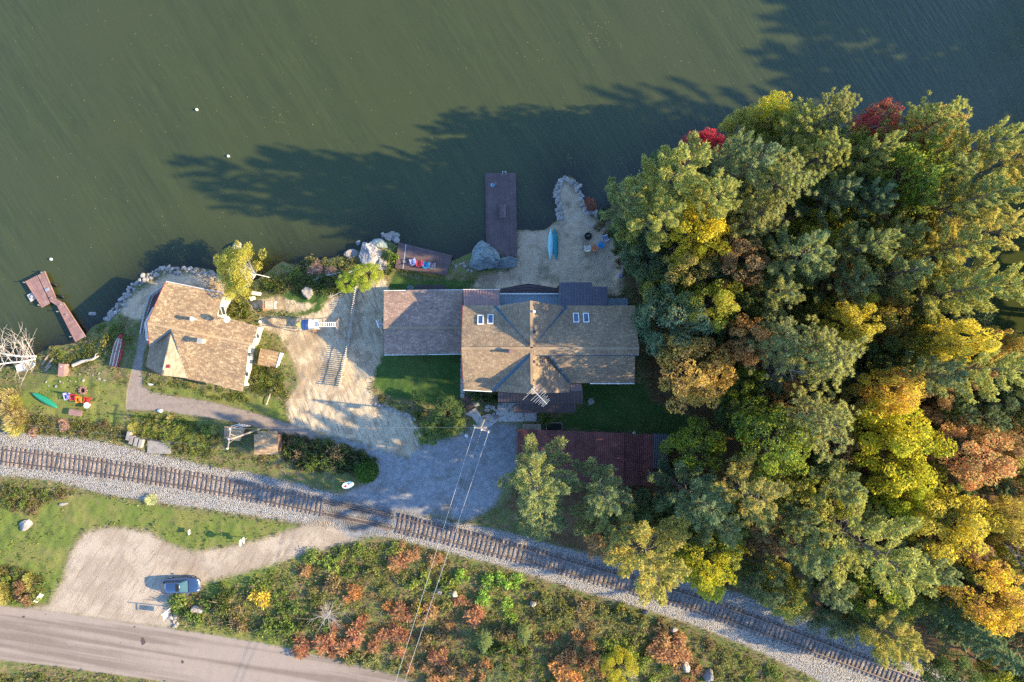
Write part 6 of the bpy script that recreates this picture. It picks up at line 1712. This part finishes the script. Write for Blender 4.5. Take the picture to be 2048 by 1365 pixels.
q = G(711, 580); st5 = thing('tree_stump', 'round cut stump beside the upper end of the picket fence', 'stump', q); MB().disc((0, 0, .2), .38, .45, 14).build('trunk', M['bark'], st5); MB().disc((0, 0, .435), .34, .02, 14).build('cut_face', M['pale_wood'], st5)
pg = thing('garden_pole', 'pale leaning timber in the weeds right of the bungalow', 'timber', G(541, 792), R(70)); pbox(pg, 'timber', (0, 0, .3), (2.5, .1, .1), M['pale_wood'])
for px, py, c, lb in ((1250, 526, (.05, .12, .5), 'small blue toy at the edge of the trees by the beach'), (1240, 552, (.16, .2, .5), 'small lavender blue toy on the sand below the blue one')):
    t = thing('beach_toy', lb, 'toy', G(px, py)); o = MB().disc((0, 0, .15), .2, .3, 10).torus((0, 0, .3), .2, .03, 10, 5).build('bucket', M['plastic'], t); o.color = tuple(c) + (1,); MB().tube([(-.2, 0, .3), (0, 0, .5), (.2, 0, .3)], .015).build('handle', M['white'], t)
for px, py, lb in ((394, 220, 'white mooring buoy far out on the open lake'), (457, 313, 'white buoy near the tip of the tree shadow'), (103, 519, 'white buoy off the square head of the left dock')):
    t = thing('buoy', lb, 'buoy', P(px, py, 0)); MB().disc((0, 0, .05), .16, .22, 12).disc((0, 0, .19), .11, .1, 12).build('float', M['white'], t); MB().tube([(0, 0, .3), (0, 0, .45)], .025).build('ring', M['grey_metal'], t)
q = G(213, 682); fl_ = thing('flower_clump', 'clump of yellow stalks above the bow of the red boat', 'plant', q)
vv = []
r_ = np.random.default_rng(4)
m_ = 160; cc = np.stack([r_.normal(size=m_) * .28, r_.normal(size=m_) * .75, r_.uniform(.1, .7, m_)], -1)
v4, f4 = leaf_quads(cc, r_.normal(size=(m_, 3)), r_.normal(size=(m_, 3)) + [0, 0, 1], .28, .11)
o = link('foliage', np_mesh('foliage', v4, f4), M['leaf'], fl_); o.color = (.45, .33, .07, 1); o['tint2'] = [.3, .3, .1]
# ------------------------------------------------------------------ shrubs, weeds, grass
def make_ball(seed, n=2600):
    k = Crown(seed); r = k.r
    d = rnd_unit(r, n); d[:, 2] = np.abs(d[:, 2]) - .12; d = nrm(d)
    c = d * (1 - .06 * r.random((n, 1)) ** 2) * [1, 1, .95]; c[:, 2] = np.maximum(c[:, 2], 0)
    k.leaves(c, r.normal(size=(n, 3)), d + r.normal(size=(n, 3)) * .55, r.uniform(.06, .11, n), r.uniform(.04, .07, n))
    k.wood.tube([(0, 0, 0), (0, 0, .6)], .06, .04, 5)
    d = rnd_unit(r, 1200); d[:, 2] = np.abs(d[:, 2]); k.leaves(d * r.uniform(.6, .9, (1200, 1)), r.normal(size=(1200, 3)), d, .2, .16)
    return k
def make_tuft(seed, n=520):
    k = Crown(seed); r = k.r
    a = r.random(n) * 6.28; q = r.random(n) ** .6; el = r.uniform(.35, 1.25, n)
    d = np.stack([np.cos(a) * np.cos(el), np.sin(a) * np.cos(el), np.sin(el)], -1)
    c = np.stack([np.cos(a) * q * .75, np.sin(a) * q * .75, r.uniform(.2, .75, n)], -1)
    k.leaves(c, d, r.normal(size=(n, 3)) * .4 + [0, 0, 1], r.uniform(.35, .7, n), .055)
    k.wood.tube([(0, 0, 0), (0, 0, .2)], .1, .05, 5)
    return k
reg('ball', [make_ball(700)], M['leaf'], M['bark'])
reg('tuft', [make_tuft(710 + i) for i in range(3)], M['leaf'], M['straw'])
PR['ball'] = (1., 1.); PR['tuft'] = (1., 1.); NAMES['ball'] = 'clipped_bush'; NAMES['tuft'] = 'grass_clump'
def bush(kind, px, py, rpx, h, col, col2, label, cat='shrub', group=None, **kw):
    p = G(px, py); k = (H - p.z - h * .6) * S
    q = P(px, py, p.z + h * .5); z = hgt(q.x, q.y)
    return plant(kind, q.x, q.y, z - .04, rpx * k, h, col, col2, label, cat, group, **kw)
STR = (.42, .33, .16); RUST = (.27, .12, .06); ROSE = (.36, .09, .07)
bush('ball', 730, 945, 25, 2.2, (.055, .115, .022), (.07, .13, .028), 'clipped round green bush at the corner of the gravel drive')
t = plant('birch', *G(542, 556)[:2], .3, 3.4, 6.6, (.36, .30, .05), (.27, .27, .06), 'yellow leaved birch leaning out over the lake beside the bungalow', 'tree', rot=0.0, lean=(R(-5), R(-38)))
bush('bl', 699, 567, 21, 4.2, (.26, .30, .03), (.20, .27, .03), 'smaller of the two round yellow green trees at the top of the fence', 'tree', name='small_tree')
bush('bl', 735, 553, 29, 5.2, (.27, .29, .04), (.22, .27, .035), 'larger of the two round yellow green trees at the top of the fence', 'tree', name='small_tree')
bush('shrub', 783, 510, 17, 2.6, (.16, .22, .05), (.11, .18, .04), 'bright green shrub between the big sunlit boulder and the shore deck')
bush('shrub', 777, 537, 16, 1.6, DG, GR, 'dark green shrub at the left end of the shore deck')
bush('bl', 893, 826, 34, 4.2, (.045, .085, .03), (.09, .13, .045), 'big dark leafy bush at the lower right corner of the dark lawn', name='leafy_bush')
bush('bl', 862, 862, 28, 3.6, (.05, .10, .03), (.13, .17, .045), 'dark leafy bush beside the gravel drive, lower left of the big one', name='leafy_bush')
bush('bl', 905, 848, 24, 3.2, (.08, .12, .04), (.17, .21, .06), 'sunlit leafy bush between the big dark bush and the landing', name='leafy_bush')
bush('shrub', 1092, 841, 19, 1.8, (.08, .15, .03), (.12, .19, .035), 'rounded bright green shrub in the planter by the porch')
bush('shrub', 955, 793, 20, 1.8, DG, GR, 'dark shrub filling the bed below the cottage eave')
bush('shrub', 972, 800, 12, 1.4, DG, GR, 'small dark shrub beside the mottled rock in the bed')
bush('ball', 991, 799, 8, 1.5, (.05, .09, .02), (.08, .10, .03), 'little clipped evergreen at the corner of the porch roof')
bush('shrub', 840, 830, 14, .9, (.10, .13, .03), GR, 'low green shrub behind the border wall of the dark lawn')
bush('shrub', 760, 800, 12, .8, (.12, .09, .05), GR, 'brownish low shrub at the left end of the border wall')
bush('sumac', 1180, 409, 17, 1.3, (.26, .11, .07), (.22, .09, .06), 'reddish brown shrub at the waterline beside the jetty')
bush('shrub', 1204, 432, 16, 1.2, BG, GR, 'grey green shrub between the jetty and the wood', )
bush('tuft', 302, 1000, 15, .8, (.52, .48, .26), (.45, .45, .2), 'pale cream clump of ornamental grass beside the ballast')
bush('shrub', 474, 622, 22, 1.5, (.16, .17, .05), (.09, .13, .035), 'olive green shrub in the corner of the bungalow above its roof edge')
bush('shrub', 1240, 1216, 15, 1.5, GR, YO, 'round green shrub beside the railway ballast left of the whitish rock')
bush('sumac', 520, 1196, 27, 1.8, (.55, .31, .05), (.50, .38, .05), 'glowing golden orange shrub in the scrub right of the car')
bush('shrub', 838, 1222, 20, 1.7, (.50, .38, .02), (.45, .36, .03), 'bright yellow shrub under the power lines')
bush('bare', 655, 1232, 36, 3.2, (.4, .3, .2), None, 'pale bare branched shrub in the scrub above the road', name='bare_shrub')
bush('bare', 1260, 1345, 20, 3.0, (.4, .3, .2), None, 'bare branched shrub at the bottom edge right of the orange scrub', name='bare_shrub')
bush('sp', 968, 1288, 22, 5.0, (.13, .16, .05), BG, 'young green conifer in the scrub above the bottom edge, left of two', 'tree', name='young_conifer')
bush('sp', 1048, 1272, 20, 5.0, (.16, .18, .05), BG, 'young green conifer in the scrub above the bottom edge, right of two', 'tree', name='young_conifer')
bush('wp', 985, 1352, 26, 4.5, BG, BG2, 'small blue green pine at the bottom edge below the young conifers', 'tree', name='young_pine')
bush('bl', 1235, 1325, 36, 4.5, (.26, .26, .03), (.34, .27, .03), 'yellow green small tree in the lower scrub at the bottom edge', 'tree', name='small_tree')
bush('bare', 1179, 449, 16, 1.2, (.3, .3, .3), None, 'grey brush pile of cut branches on the beach', 'brush pile', name='brush_pile')

def scatter(poly, n, gap, fn, seed):
    r = random.Random(seed); pts = []; w_ = W(poly); xs = [q[0] for q in w_]; ys = [q[1] for q in w_]; k = 0
    while len(pts) < n and k < n * 60:
        k += 1; x, y = r.uniform(min(xs), max(xs)), r.uniform(min(ys), max(ys))
        if sdf(w_, np.array([x]), np.array([y]))[0] < .3: continue
        if any((x - a) ** 2 + (y - b) ** 2 < gap * gap for a, b in pts): continue
        pts.append((x, y)); fn(x, y, r)
KEY = dict(
 green=('shrub', (.075, .12, .03), (.14, .18, .045), 'mid green shrub'), yg=('shrub', (.19, .22, .05), (.12, .17, .04), 'yellow green shrub'),
 bright=('shrub', (.19, .27, .05), (.13, .23, .04), 'bright light green shrub'), olive=('shrub', (.16, .155, .055), (.11, .13, .045), 'olive weedy shrub'),
 brown=('shrub', (.19, .135, .075), (.14, .12, .05), 'brown fading shrub'), rust=('sumac', (.24, .12, .065), (.26, .17, .07), 'rust brown shrub'),
 red=('sumac', (.23, .095, .055), (.25, .14, .07), 'red sumac shrub'), orange=('sumac', (.38, .19, .06), (.28, .13, .06), 'orange shrub'),
 dgreen=('shrub', (.045, .075, .025), (.08, .10, .03), 'dark green shrub'), obrown=('shrub', (.30, .17, .08), (.22, .13, .06), 'orange brown shrub'))
PATCH = [(640, 1120, 'green'), (700, 1108, 'yg'), (760, 1128, 'yg'), (820, 1108, 'rust'), (690, 1150, 'green'), (740, 1160, 'olive'), (800, 1180, 'olive'), (995, 1195, 'bright'), (940, 1160, 'bright'), (1030, 1172, 'bright'), (980, 1230, 'bright'),
 (860, 1140, 'yg'), (900, 1190, 'olive'), (880, 1120, 'rust'), (1100, 1190, 'olive'), (1150, 1225, 'brown'), (1110, 1240, 'olive'), (450, 1185, 'dgreen'), (400, 1210, 'green'), (370, 1225, 'green'), (470, 1225, 'brown'), (560, 1220, 'green'), (590, 1200, 'dgreen'), (610, 1160, 'rust'), (560, 1170, 'green'),
 (640, 1190, 'brown'), (690, 1275, 'red'), (655, 1300, 'red'), (720, 1195, 'orange'), (745, 1230, 'orange'), (780, 1255, 'red'), (790, 1290, 'red'), (700, 1225, 'dgreen'), (850, 1262, 'brown'), (900, 1240, 'rust'), (930, 1222, 'red'), (880, 1300, 'red'), (920, 1340, 'rust'), (830, 1320, 'rust'), (780, 1325, 'olive'),
 (1000, 1310, 'dgreen'), (1080, 1330, 'dgreen'), (1010, 1265, 'brown'), (1120, 1290, 'obrown'), (1180, 1340, 'obrown'), (1150, 1310, 'orange'), (1270, 1295, 'yg'), (1320, 1270, 'brown'), (1300, 1345, 'yg'), (1350, 1300, 'rust'), (1400, 1290, 'brown'), (1480, 1310, 'yg'), (1540, 1350, 'green'), (1440, 1340, 'olive'), (1380, 1330, 'rust'), (1210, 1240, 'olive'), (1180, 1260, 'brown')]
LMK = [(397, 1217, 'long purplish rock'), (520, 1196, 'glowing golden orange shrub'), (655, 1232, 'pale bare branched shrub'), (838, 1222, 'bright yellow shrub'), (880, 1180, 'left white rock'), (909, 1186, 'right white rock'),
 (968, 1288, 'left young conifer'), (1048, 1272, 'right young conifer'), (1066, 1207, 'pale rock by the green patch'), (1235, 1325, 'yellow green small tree'), (1416, 1345, 'broad grey rock'), (1345, 1258, 'pale flat rock below the railway'), (1292, 1224, 'whitish rock at the ballast edge'), (720, 1080, 'lower end of the level crossing'), (640, 1310, 'far edge of the road'), (1260, 1345, 'lower bare shrub')]
def scrub(x, y, r):
    px, py = px_of(x, y, 2)
    c = sorted(PATCH, key=lambda q: (q[0] - px + r.gauss(0, 16)) ** 2 + (q[1] - py + r.gauss(0, 12)) ** 2)[0][2]
    k, a, b, nm = KEY[c]; f = r.uniform(1.05, 1.5)
    side = 'left' if px < 640 else 'middle' if px < 1080 else 'right'
    row = 'near the railway' if py < 1150 + (px - 800) * .2 else 'in the lower part'
    rr = r.uniform(.9, 1.9)
    lm_ = min(LMK, key=lambda q: (q[0] - px) ** 2 + (q[1] - py) ** 2); dx, dy = px - lm_[0], py - lm_[1]
    dist = math.hypot(dx, dy); near = 'touching' if dist < 22 else 'close' if dist < 45 else 'well' if dist > 80 else 'just'
    if near == 'touching': where_ = near
    else: where_ = near + ' ' + (('right of' if dx > 0 else 'left of') if abs(dx) > 2.2 * abs(dy) else ('below' if dy > 0 else 'above') if abs(dy) > 2.2 * abs(dx) else ('below and ' if dy > 0 else 'above and ') + ('right of' if dx > 0 else 'left of'))
    plant(k, x, y, hgt(x, y) - .05, rr, rr * r.uniform(.75, 1.2), [q * f for q in a], [q * f for q in b], '%s %s the %s' % (nm, where_, lm_[2]), 'shrub', '%ss of the scrub' % nm)
SCRUB = [(600, 1112), (690, 1088), (790, 1085), (870, 1104), (1000, 1140), (1130, 1182), (1210, 1206), (1300, 1234), (1400, 1270), (1500, 1310), (1570, 1345), (1600, 1400), (1000, 1420), (900, 1385), (770, 1338), (640, 1304), (530, 1278), (420, 1258), (350, 1240), (352, 1200), (420, 1180), (500, 1160)]
scatter(SCRUB, 150, 1.55, scrub, 21)
def zone(poly, n, gap, seed, items, where, hr=(.45, .9), hh=(.6, 1.1)):
    def fn(x, y, r):
        c = r.choice(items); k, a, b, nm = KEY[c] if isinstance(c, str) else c; f = r.uniform(.8, 1.2); rr = r.uniform(*hr) * 1.3
        plant(k, x, y, hgt(x, y) - .05, rr, rr * r.uniform(*hh) * 1.0, [q * f for q in a], [q * f for q in b], nm + ' ' + where, 'shrub' if k != 'tuft' else 'grass clump', '%ss %s' % (nm, where))
    scatter(poly, n, gap, fn, seed)
tuft = ('tuft', STR, (.30, .25, .10), 'straw coloured grass clump'); tufty = ('tuft', (.34, .33, .08), (.40, .33, .12), 'yellow green grass clump')
brush = ('sumac', (.40, .24, .17), (.30, .17, .12), 'pinkish brown twiggy shrub')
zone([(560, 866), (640, 878), (700, 894), (744, 918), (752, 940), (700, 945), (640, 945), (570, 925), (560, 905)], 16, 1.25, 31, ['dgreen', 'dgreen', 'brown', 'green'], 'on the island between drive and railway', (.7, 1.25), (.8, 1.2))
zone([(262, 828), (330, 830), (400, 846), (446, 856), (440, 880), (420, 920), (350, 900), (300, 880), (262, 860)], 24, 0.94, 32, ['yg', 'yg', 'olive', tufty], 'on the bank below the paved path', (.45, .8))
zone([(0, 962), (60, 978), (130, 975), (160, 990), (110, 1000), (60, 1030), (0, 1020)], 10, 1.06, 33, ['green', 'green', 'brown'], 'below the ballast at the left edge')
zone([(545, 548), (600, 540), (640, 540), (690, 545), (690, 575), (640, 590), (560, 590), (520, 575)], 17, 1.06, 34, ['green', 'dgreen', 'yg', 'green'], 'on the shore left of the big sunlit boulder', (.5, 1.0))
zone([(600, 518), (680, 518), (690, 540), (640, 552), (590, 545)], 9, 1.06, 35, [brush, brush, 'olive'], 'overhanging the lake left of the big sunlit boulder', (.7, 1.2), (.5, .9))
zone([(670, 515), (715, 520), (720, 545), (685, 548)], 5, 1.12, 36, ['olive', 'yg'], 'behind the pale angular boulder', (.6, 1.0))
zone([(-10, 1128), (40, 1132), (90, 1150), (96, 1185), (60, 1205), (-10, 1205)], 16, 1.00, 37, [tufty, tufty, 'yg', 'green', 'rust'], 'in the lower left corner by the road', (.6, 1.0), (.9, 1.4))
zone([(-10, 1340), (30, 1336), (120, 1348), (260, 1362), (330, 1375), (200, 1400), (-10, 1400)], 12, 1.12, 38, ['dgreen', 'green', 'yg'], 'along the near edge of the road', (.5, 1.0))
zone([(-10, 778), (40, 790), (60, 830), (40, 862), (-10, 860)], 14, 0.88, 39, [tuft, tuft, tufty], 'at the left edge above the railway', (.7, 1.1), (1.0, 1.5))
zone([(60, 826), (150, 838), (250, 850), (258, 884), (150, 872), (40, 868)], 13, 1.06, 40, ['brown', 'green', 'olive', brush], 'on the bank above the ballast at the left', (.45, .85), (.4, .8))
zone([(170, 660), (210, 642), (240, 640), (262, 660), (262, 700), (230, 680), (190, 690)], 6, 1.00, 41, ['green', 'dgreen', 'yg'], 'between the left dock and the bungalow', (.4, .8), (.5, .9))
zone([(90, 695), (150, 690), (195, 690), (210, 730), (170, 715), (100, 735)], 6, 1.00, 42, ['yg', 'olive', 'green'], 'on the rocky shore by the left dock', (.4, .8), (.5, .9))
zone([(520, 690), (560, 735), (570, 790), (500, 785), (505, 740)], 10, 1.00, 43, ['green', 'yg', 'olive'], 'beside the garden hut', (.4, .9), (.7, 1.1))
zone([(290, 750), (300, 772), (400, 792), (480, 782), (370, 765), (320, 756)], 9, 0.94, 44, ['green', 'yg'], 'along the lower wall of the bungalow', (.35, .6), (.5, .8))
zone([(1290, 1140), (1500, 1182), (1640, 1236), (1640, 1210), (1480, 1140), (1320, 1120)], 9, 1.25, 45, ['dgreen', 'brown'], 'in the shade at the wood\'s edge above the ballast', (.5, 1.0))
zone([(440, 900), (560, 912), (650, 952), (560, 940), (450, 915)], 5, 1.12, 46, ['brown', 'olive'], 'on the ballast edge below the little sheds', (.35, .65), (.4, .7))
zone([(760, 800), (840, 812), (850, 838), (800, 826), (752, 806)], 5, 1.00, 47, ['dgreen', 'green', 'brown'], 'in the border of the dark lawn', (.3, .55), (.5, .8))
zone([(1190, 442), (1235, 450), (1262, 560), (1225, 530), (1210, 470)], 7, 1.12, 48, ['dgreen', 'green', 'brown'], 'where the beach meets the wood', (.5, .95), (.6, 1.0))
zone([(600, 1052), (700, 1073), (640, 1098), (560, 1122), (520, 1130), (590, 1112)][::-1] if False else [(790, 1080), (900, 1106), (880, 1118), (800, 1096)], 5, 1.12, 49, ['rust', 'brown'], 'just below the ballast by the level crossing', (.4, .8))

# fallen birches at the left edge
def fallen(label, base, tip, z0, z1, ups, seed, rad):
    r = random.Random(seed); p = G(*base, z0); q = P(tip[0], tip[1], 1.0 + z1); t = thing('fallen_birch', label, 'tree', p)
    d = q - p; tp = [d * f + Vector((0, r.gauss(0, .12), r.gauss(0, .08))) for f in (0, .2, .4, .6, .8, 1)]; tp[0] = Vector((0, 0, 0))
    MB().tube(tp, rad, rad * .45, 8).build('trunk', M['birch_bark'], t)
    m = MB()
    for k in range(ups):
        f = r.uniform(.02, 1); a = d * f; sgn = 1 if r.random() < .72 else -1
        L = r.uniform(1.6, 4.3) * (1 if sgn > 0 else .75); dr_ = Vector((r.uniform(-.55, .75), sgn * r.uniform(.6, 1), r.uniform(.05, .5))).normalized()
        b = a + dr_ * L * .5 + Vector((r.gauss(0, .2), r.gauss(0, .2), 0)); c = b + (dr_ + Vector((r.uniform(-.3, .7), 0, .1))).normalized() * L * .5
        m.tube([a, b, c], [.024, .018, .009], None, 4)
        for j in range(7):
            g = r.uniform(.25, 1); s0 = a.lerp(b, g * 2) if g < .5 else b.lerp(c, g * 2 - 1); e = s0 + (dr_ * .7 + Vector((r.gauss(0, .6), r.gauss(0, .5), r.gauss(.1, .3)))).normalized() * L * r.uniform(.15, .38)
            m.tube([s0, (s0 + e) / 2 + Vector((r.gauss(0, .05), r.gauss(0, .05), 0)), e], [.013, .010, .006], None, 3)
    m.build('branches', M['bleached'], t)
fallen('upper bleached birch trunk fallen along the left shore with branches over the water', (78, 713), (-60, 706), .5, 1.3, 46, 3, .15)
fallen('lower bleached birch trunk fallen along the left shore, angled down to the left', (76, 718), (-60, 742), .5, 1.0, 34, 4, .12)
# cut grey branches
for px, py, L, rz, lb in ((705, 545, 4.2, 22, 'grey fallen branch lying towards the larger yellow green tree'), (690, 583, 4.4, 20, 'grey fallen branch lying in the grass below the smaller yellow green tree'), (655, 553, 3.6, 14, 'grey fallen branch in the shade of the pinkish shrubs')):
    t = thing('fallen_branch', lb, 'branch', G(px, py, .25), R(rz)); r = random.Random(px); m = MB()
    m.tube([(-L / 2, -.1, 0), (0, .1, .1), (L / 2, 0, .1)], [.07, .06, .03], None, 5)
    for k in range(9):
        a = Vector((r.uniform(-L / 2, L / 2), 0, .08)); m.tube([a, a + Vector((r.uniform(.2, .9), r.uniform(-.6, .6), r.uniform(0, .3)))], [.03, .01], None, 3)
    m.build('limb', M['grey_wood'], t)

# ---- the low growth between the shrubs: nobody could count it
r_ = np.random.default_rng(78)
def thicket(name, polys, n, col, col2, keys=None, rad=(.3, .68), per=46, leaf=(.11, .2), hmax=.5):
    V = []
    for poly in polys:
        w_ = np.array(W(poly)); x = r_.uniform(w_[:, 0].min(), w_[:, 0].max(), n * 3); y = r_.uniform(w_[:, 1].min(), w_[:, 1].max(), n * 3)
        k = sdf([tuple(q) for q in w_], x, y) > .15; x, y = x[k], y[k]
        if keys:
            cx = [px_of(a, b, 2) for a, b in zip(x, y)]; pp = np.array([(q[0], q[1]) for q in PATCH])
            k = np.array([PATCH[int(np.argmin(((pp - [a + r_.normal() * 18, b + r_.normal() * 14]) ** 2).sum(1)))][2] in keys for a, b in cx], bool); x, y = x[k], y[k]
        x, y = x[:n], y[:n]
        for a, b in zip(x, y):
            R_ = r_.uniform(*rad); d = rnd_unit(r_, per); d[:, 2] = np.abs(d[:, 2]); q = r_.random(per) ** .4
            c = np.array([a, b, hgt(a, b)]) + d * (R_ * q)[:, None] * [1, 1, hmax / R_ * r_.uniform(.5, 1.2)]
            l = r_.uniform(*leaf, per); v, _ = leaf_quads(c, r_.normal(size=(per, 3)), d * .5 + r_.normal(size=(per, 3)) * .6 + [0, 0, .3], l, l * .6); V.append(v)
    v = np.vstack(V); o = link(name, np_mesh(name, v, np.arange(len(v)).reshape(-1, 4)), M['leaf']); o.color = tuple(col) + (1,); o['tint2'] = list(col2); o['kind'] = 'stuff'
thicket('green_undergrowth', [SCRUB], 900, (.21, .28, .07), (.33, .36, .09), ('green', 'dgreen', 'yg', 'bright'))
thicket('olive_undergrowth', [SCRUB], 800, (.33, .34, .11), (.26, .30, .09), ('olive', 'brown', 'obrown', 'yg'))
thicket('rusty_undergrowth', [SCRUB], 600, (.38, .25, .13), (.33, .19, .10), ('rust', 'red', 'orange', 'obrown'))
BANK = [[(262, 826), (330, 828), (400, 844), (450, 856), (440, 884), (420, 922), (350, 902), (300, 882), (262, 862)], [(286, 748), (300, 772), (400, 794), (484, 784), (500, 800), (560, 812), (400, 798), (300, 780)], [(520, 690), (562, 735), (575, 800), (500, 786), (505, 740)]]
thicket('dry_undergrowth', [SCRUB], 620, (.40, .32, .19), (.30, .22, .12), None, (.2, .5), 40, (.10, .22), .55)
thicket('bank_weeds', BANK, 260, (.22, .24, .05), (.15, .19, .05), None, (.2, .42), 34, (.09, .16), .35)
thicket('island_undergrowth', [[(566, 866), (640, 878), (700, 894), (744, 918), (752, 940), (700, 945), (640, 945), (570, 925), (560, 905)]], 260, (.075, .10, .035), (.13, .09, .06), None, (.3, .6), 40)
thicket('shore_undergrowth', [[(478, 575), (545, 545), (600, 538), (690, 545), (690, 575), (640, 590), (560, 590), (520, 580)], [(90, 698), (150, 690), (200, 670), (240, 640), (262, 690), (210, 730), (110, 740)], [(470, 598), (500, 610), (500, 640), (462, 630)]], 130, (.14, .18, .05), (.22, .22, .07), None, (.22, .5), 36)
thicket('left_edge_weeds', [[(0, 962), (60, 978), (130, 975), (160, 990), (110, 1000), (60, 1030), (0, 1020)], [(60, 826), (150, 838), (250, 850), (258, 884), (150, 872), (40, 868)], [(-10, 1128), (40, 1132), (90, 1150), (96, 1185), (60, 1205), (-10, 1205)], [(-10, 1342), (120, 1350), (330, 1378), (-10, 1400)]], 130, (.17, .19, .055), (.25, .20, .09), None, (.25, .5), 36)

# ---- weeds, grass, stones: nobody could count them
r_ = np.random.default_rng(77)
def surf_at(x, y):
    i = np.clip(((x - GX0) / GD).astype(int), 0, nx - 2); j = np.clip(((y - GY0) / GD).astype(int), 0, ny - 2)
    return SURF[j, i], HH[j, i], LAND[j, i], SD['forest'][j, i], j, i
def cover(name, n, ok, hb, wb, blades, mat, col, col2, spread=.12, flat=.5):
    x = r_.uniform(-74, 74, n); y = r_.uniform(-50, 30, n); s, h, l, fo, j, i = surf_at(x, y)
    k = ok(s, h, l, fo, j, i, x, y); x, y, h = x[k], y[k], h[k]
    m = len(x) * blades
    c = np.repeat(np.stack([x, y, h], -1), blades, 0)
    hs_ = np.repeat(r_.uniform(*hb, len(x)), blades) * r_.uniform(.6, 1.2, m)
    a = r_.random(m) * 6.283; el = r_.uniform(flat, 1.4, m)
    d = np.stack([np.cos(a) * np.cos(el), np.sin(a) * np.cos(el), np.sin(el)], -1)
    c = c + np.stack([r_.normal(size=m) * spread, r_.normal(size=m) * spread, hs_ * .42], -1)
    v, f = leaf_quads(c, d, r_.normal(size=(m, 3)) * .7 + [0, 0, .8], hs_, hs_ * r_.uniform(*wb, m))
    o = link(name, np_mesh(name, v, f), mat); o.color = tuple(col) + (1,); o['tint2'] = list(col2); o['kind'] = 'stuff'
    return o
big = lambda x, y, s, o: vnoise(x, y, s, o)
cover('weeds', 90000, lambda s, h, l, fo, j, i, x, y: (s == 0) & (l > .3) & (fo < 1.5) & (big(x, y, .5, 61) > .30), (.14, .42), (.16, .4), 3, M['leaf'], (.21, .22, .075), (.32, .28, .13))
cover('dry_stems', 16000, lambda s, h, l, fo, j, i, x, y: (s == 0) & (l > .3) & (fo < 1) & (big(x, y, .4, 81) > .45), (.35, .8), (.05, .09), 3, M['leaf'], (.42, .35, .23), (.32, .24, .15), .2, .2)
cover('green_weeds', 36000, lambda s, h, l, fo, j, i, x, y: ((s == 0) | (s == 2)) & (l > .3) & (fo < 1) & (big(x, y, .45, 71) > .46), (.12, .34), (.3, .6), 3, M['leaf'], (.15, .21, .055), (.25, .27, .07))
cover('grass', 70000, lambda s, h, l, fo, j, i, x, y: (s == 2) & (l > .3), (.06, .15), (.16, .3), 3, M['leaf'], (.13, .16, .04), (.19, .18, .07), .1, .4)
cover('lawn_grass', 30000, lambda s, h, l, fo, j, i, x, y: (s == 1) & (l > .3), (.05, .11), (.2, .35), 3, M['leaf'], (.05, .10, .028), (.075, .11, .035), .1, .4)
cover('leaf_litter', 60000, lambda s, h, l, fo, j, i, x, y: (s == 0) & (fo > -.5) & (l > 0), (.10, .2), (.5, .8), 1, M['leaf'], (.20, .105, .05), (.12, .07, .04), .1, 0)
cover('fallen_leaves', 9000, lambda s, h, l, fo, j, i, x, y: ((s == 1) | (s == 6) | (s == 8) | (s == 4)) & (l > .3) & (big(x, y, .35, 91) + (x + 20) * .008 > .5), (.09, .16), (.5, .8), 1, M['leaf'], (.42, .30, .10), (.34, .2, .08), .1, 0)
# ballast stones standing proud
n = 26000
x = r_.uniform(-74, 74, n * 3); y = r_.uniform(-50, 5, n * 3); s, h, l, fo, j, i = surf_at(x, y); k = np.where(SURF[j, i] == 5)[0][:n]
x, y, h = x[k], y[k], h[k]; m = len(x); sz = r_.uniform(.035, .085, m)
base = np.array([(1, 0, -.2), (-.5, .87, -.2), (-.5, -.87, -.2), (.1, .1, .9)])
ang = r_.random(m) * 6.28; ca_, sa_ = np.cos(ang), np.sin(ang); tl = r_.normal(size=(m, 3, 3)) * .25 + np.eye(3)
bv = np.einsum('mij,kj->mki', tl, base); bx_ = bv[..., 0] * ca_[:, None] - bv[..., 1] * sa_[:, None]; by_ = bv[..., 0] * sa_[:, None] + bv[..., 1] * ca_[:, None]
vv = np.stack([bx_, by_, bv[..., 2]], -1) * sz[:, None, None] + np.stack([x, y, h], -1)[:, None, :]
ff = np.array([(0, 1, 3), (1, 2, 3), (2, 0, 3)])[None] + (np.arange(m) * 4)[:, None, None]
def stone_mat():
    m_, nt, b = new_mat('ballast_stone'); g = nt.nodes.new('ShaderNodeNewGeometry')
    nt.links.new(mixc(nt, g.outputs['Random Per Island'], (.25, .23, .21), (.54, .51, .47)), b.inputs['Base Color']); b.inputs['Roughness'].default_value = .95; return m_
o = link('ballast_stones', np_mesh('ballast_stones', vv.reshape(-1, 3), ff.reshape(-1, 3)), stone_mat()); o['kind'] = 'stuff'
# yellow leaves adrift on the lake
n = 420
px = r_.uniform(0, 1750, n); py = r_.uniform(20, 560, n); pts = np.array([tuple(P(a, b, .015)) for a, b in zip(px, py)])
cl2 = np.array([tuple(P(*q, .015)) for q in [(570, 240), (545, 235), (440, 375), (945, 385), (1130, 325), (1250, 330), (350, 505), (870, 300), (1200, 75), (1180, 60)]])
pts = np.vstack([pts, np.repeat(cl2, 14, 0) + np.concatenate([r_.normal(size=(140, 2)) * .9, np.zeros((140, 1))], 1)])
_, hh_, ll_, _, _, _ = surf_at(pts[:, 0], pts[:, 1]); pts = pts[ll_ < -.6]; m = len(pts)
v, f = leaf_quads(pts, np.concatenate([r_.normal(size=(m, 2)), np.zeros((m, 1))], 1), np.tile([0, 0, 1.], (m, 1)), r_.uniform(.06, .15, m), r_.uniform(.05, .1, m))
o = link('floating_leaves', np_mesh('floating_leaves', v, f), M['leaf']); o.color = (.5, .45, .25, 1); o['tint2'] = [.5, .4, .15]; o['kind'] = 'stuff'
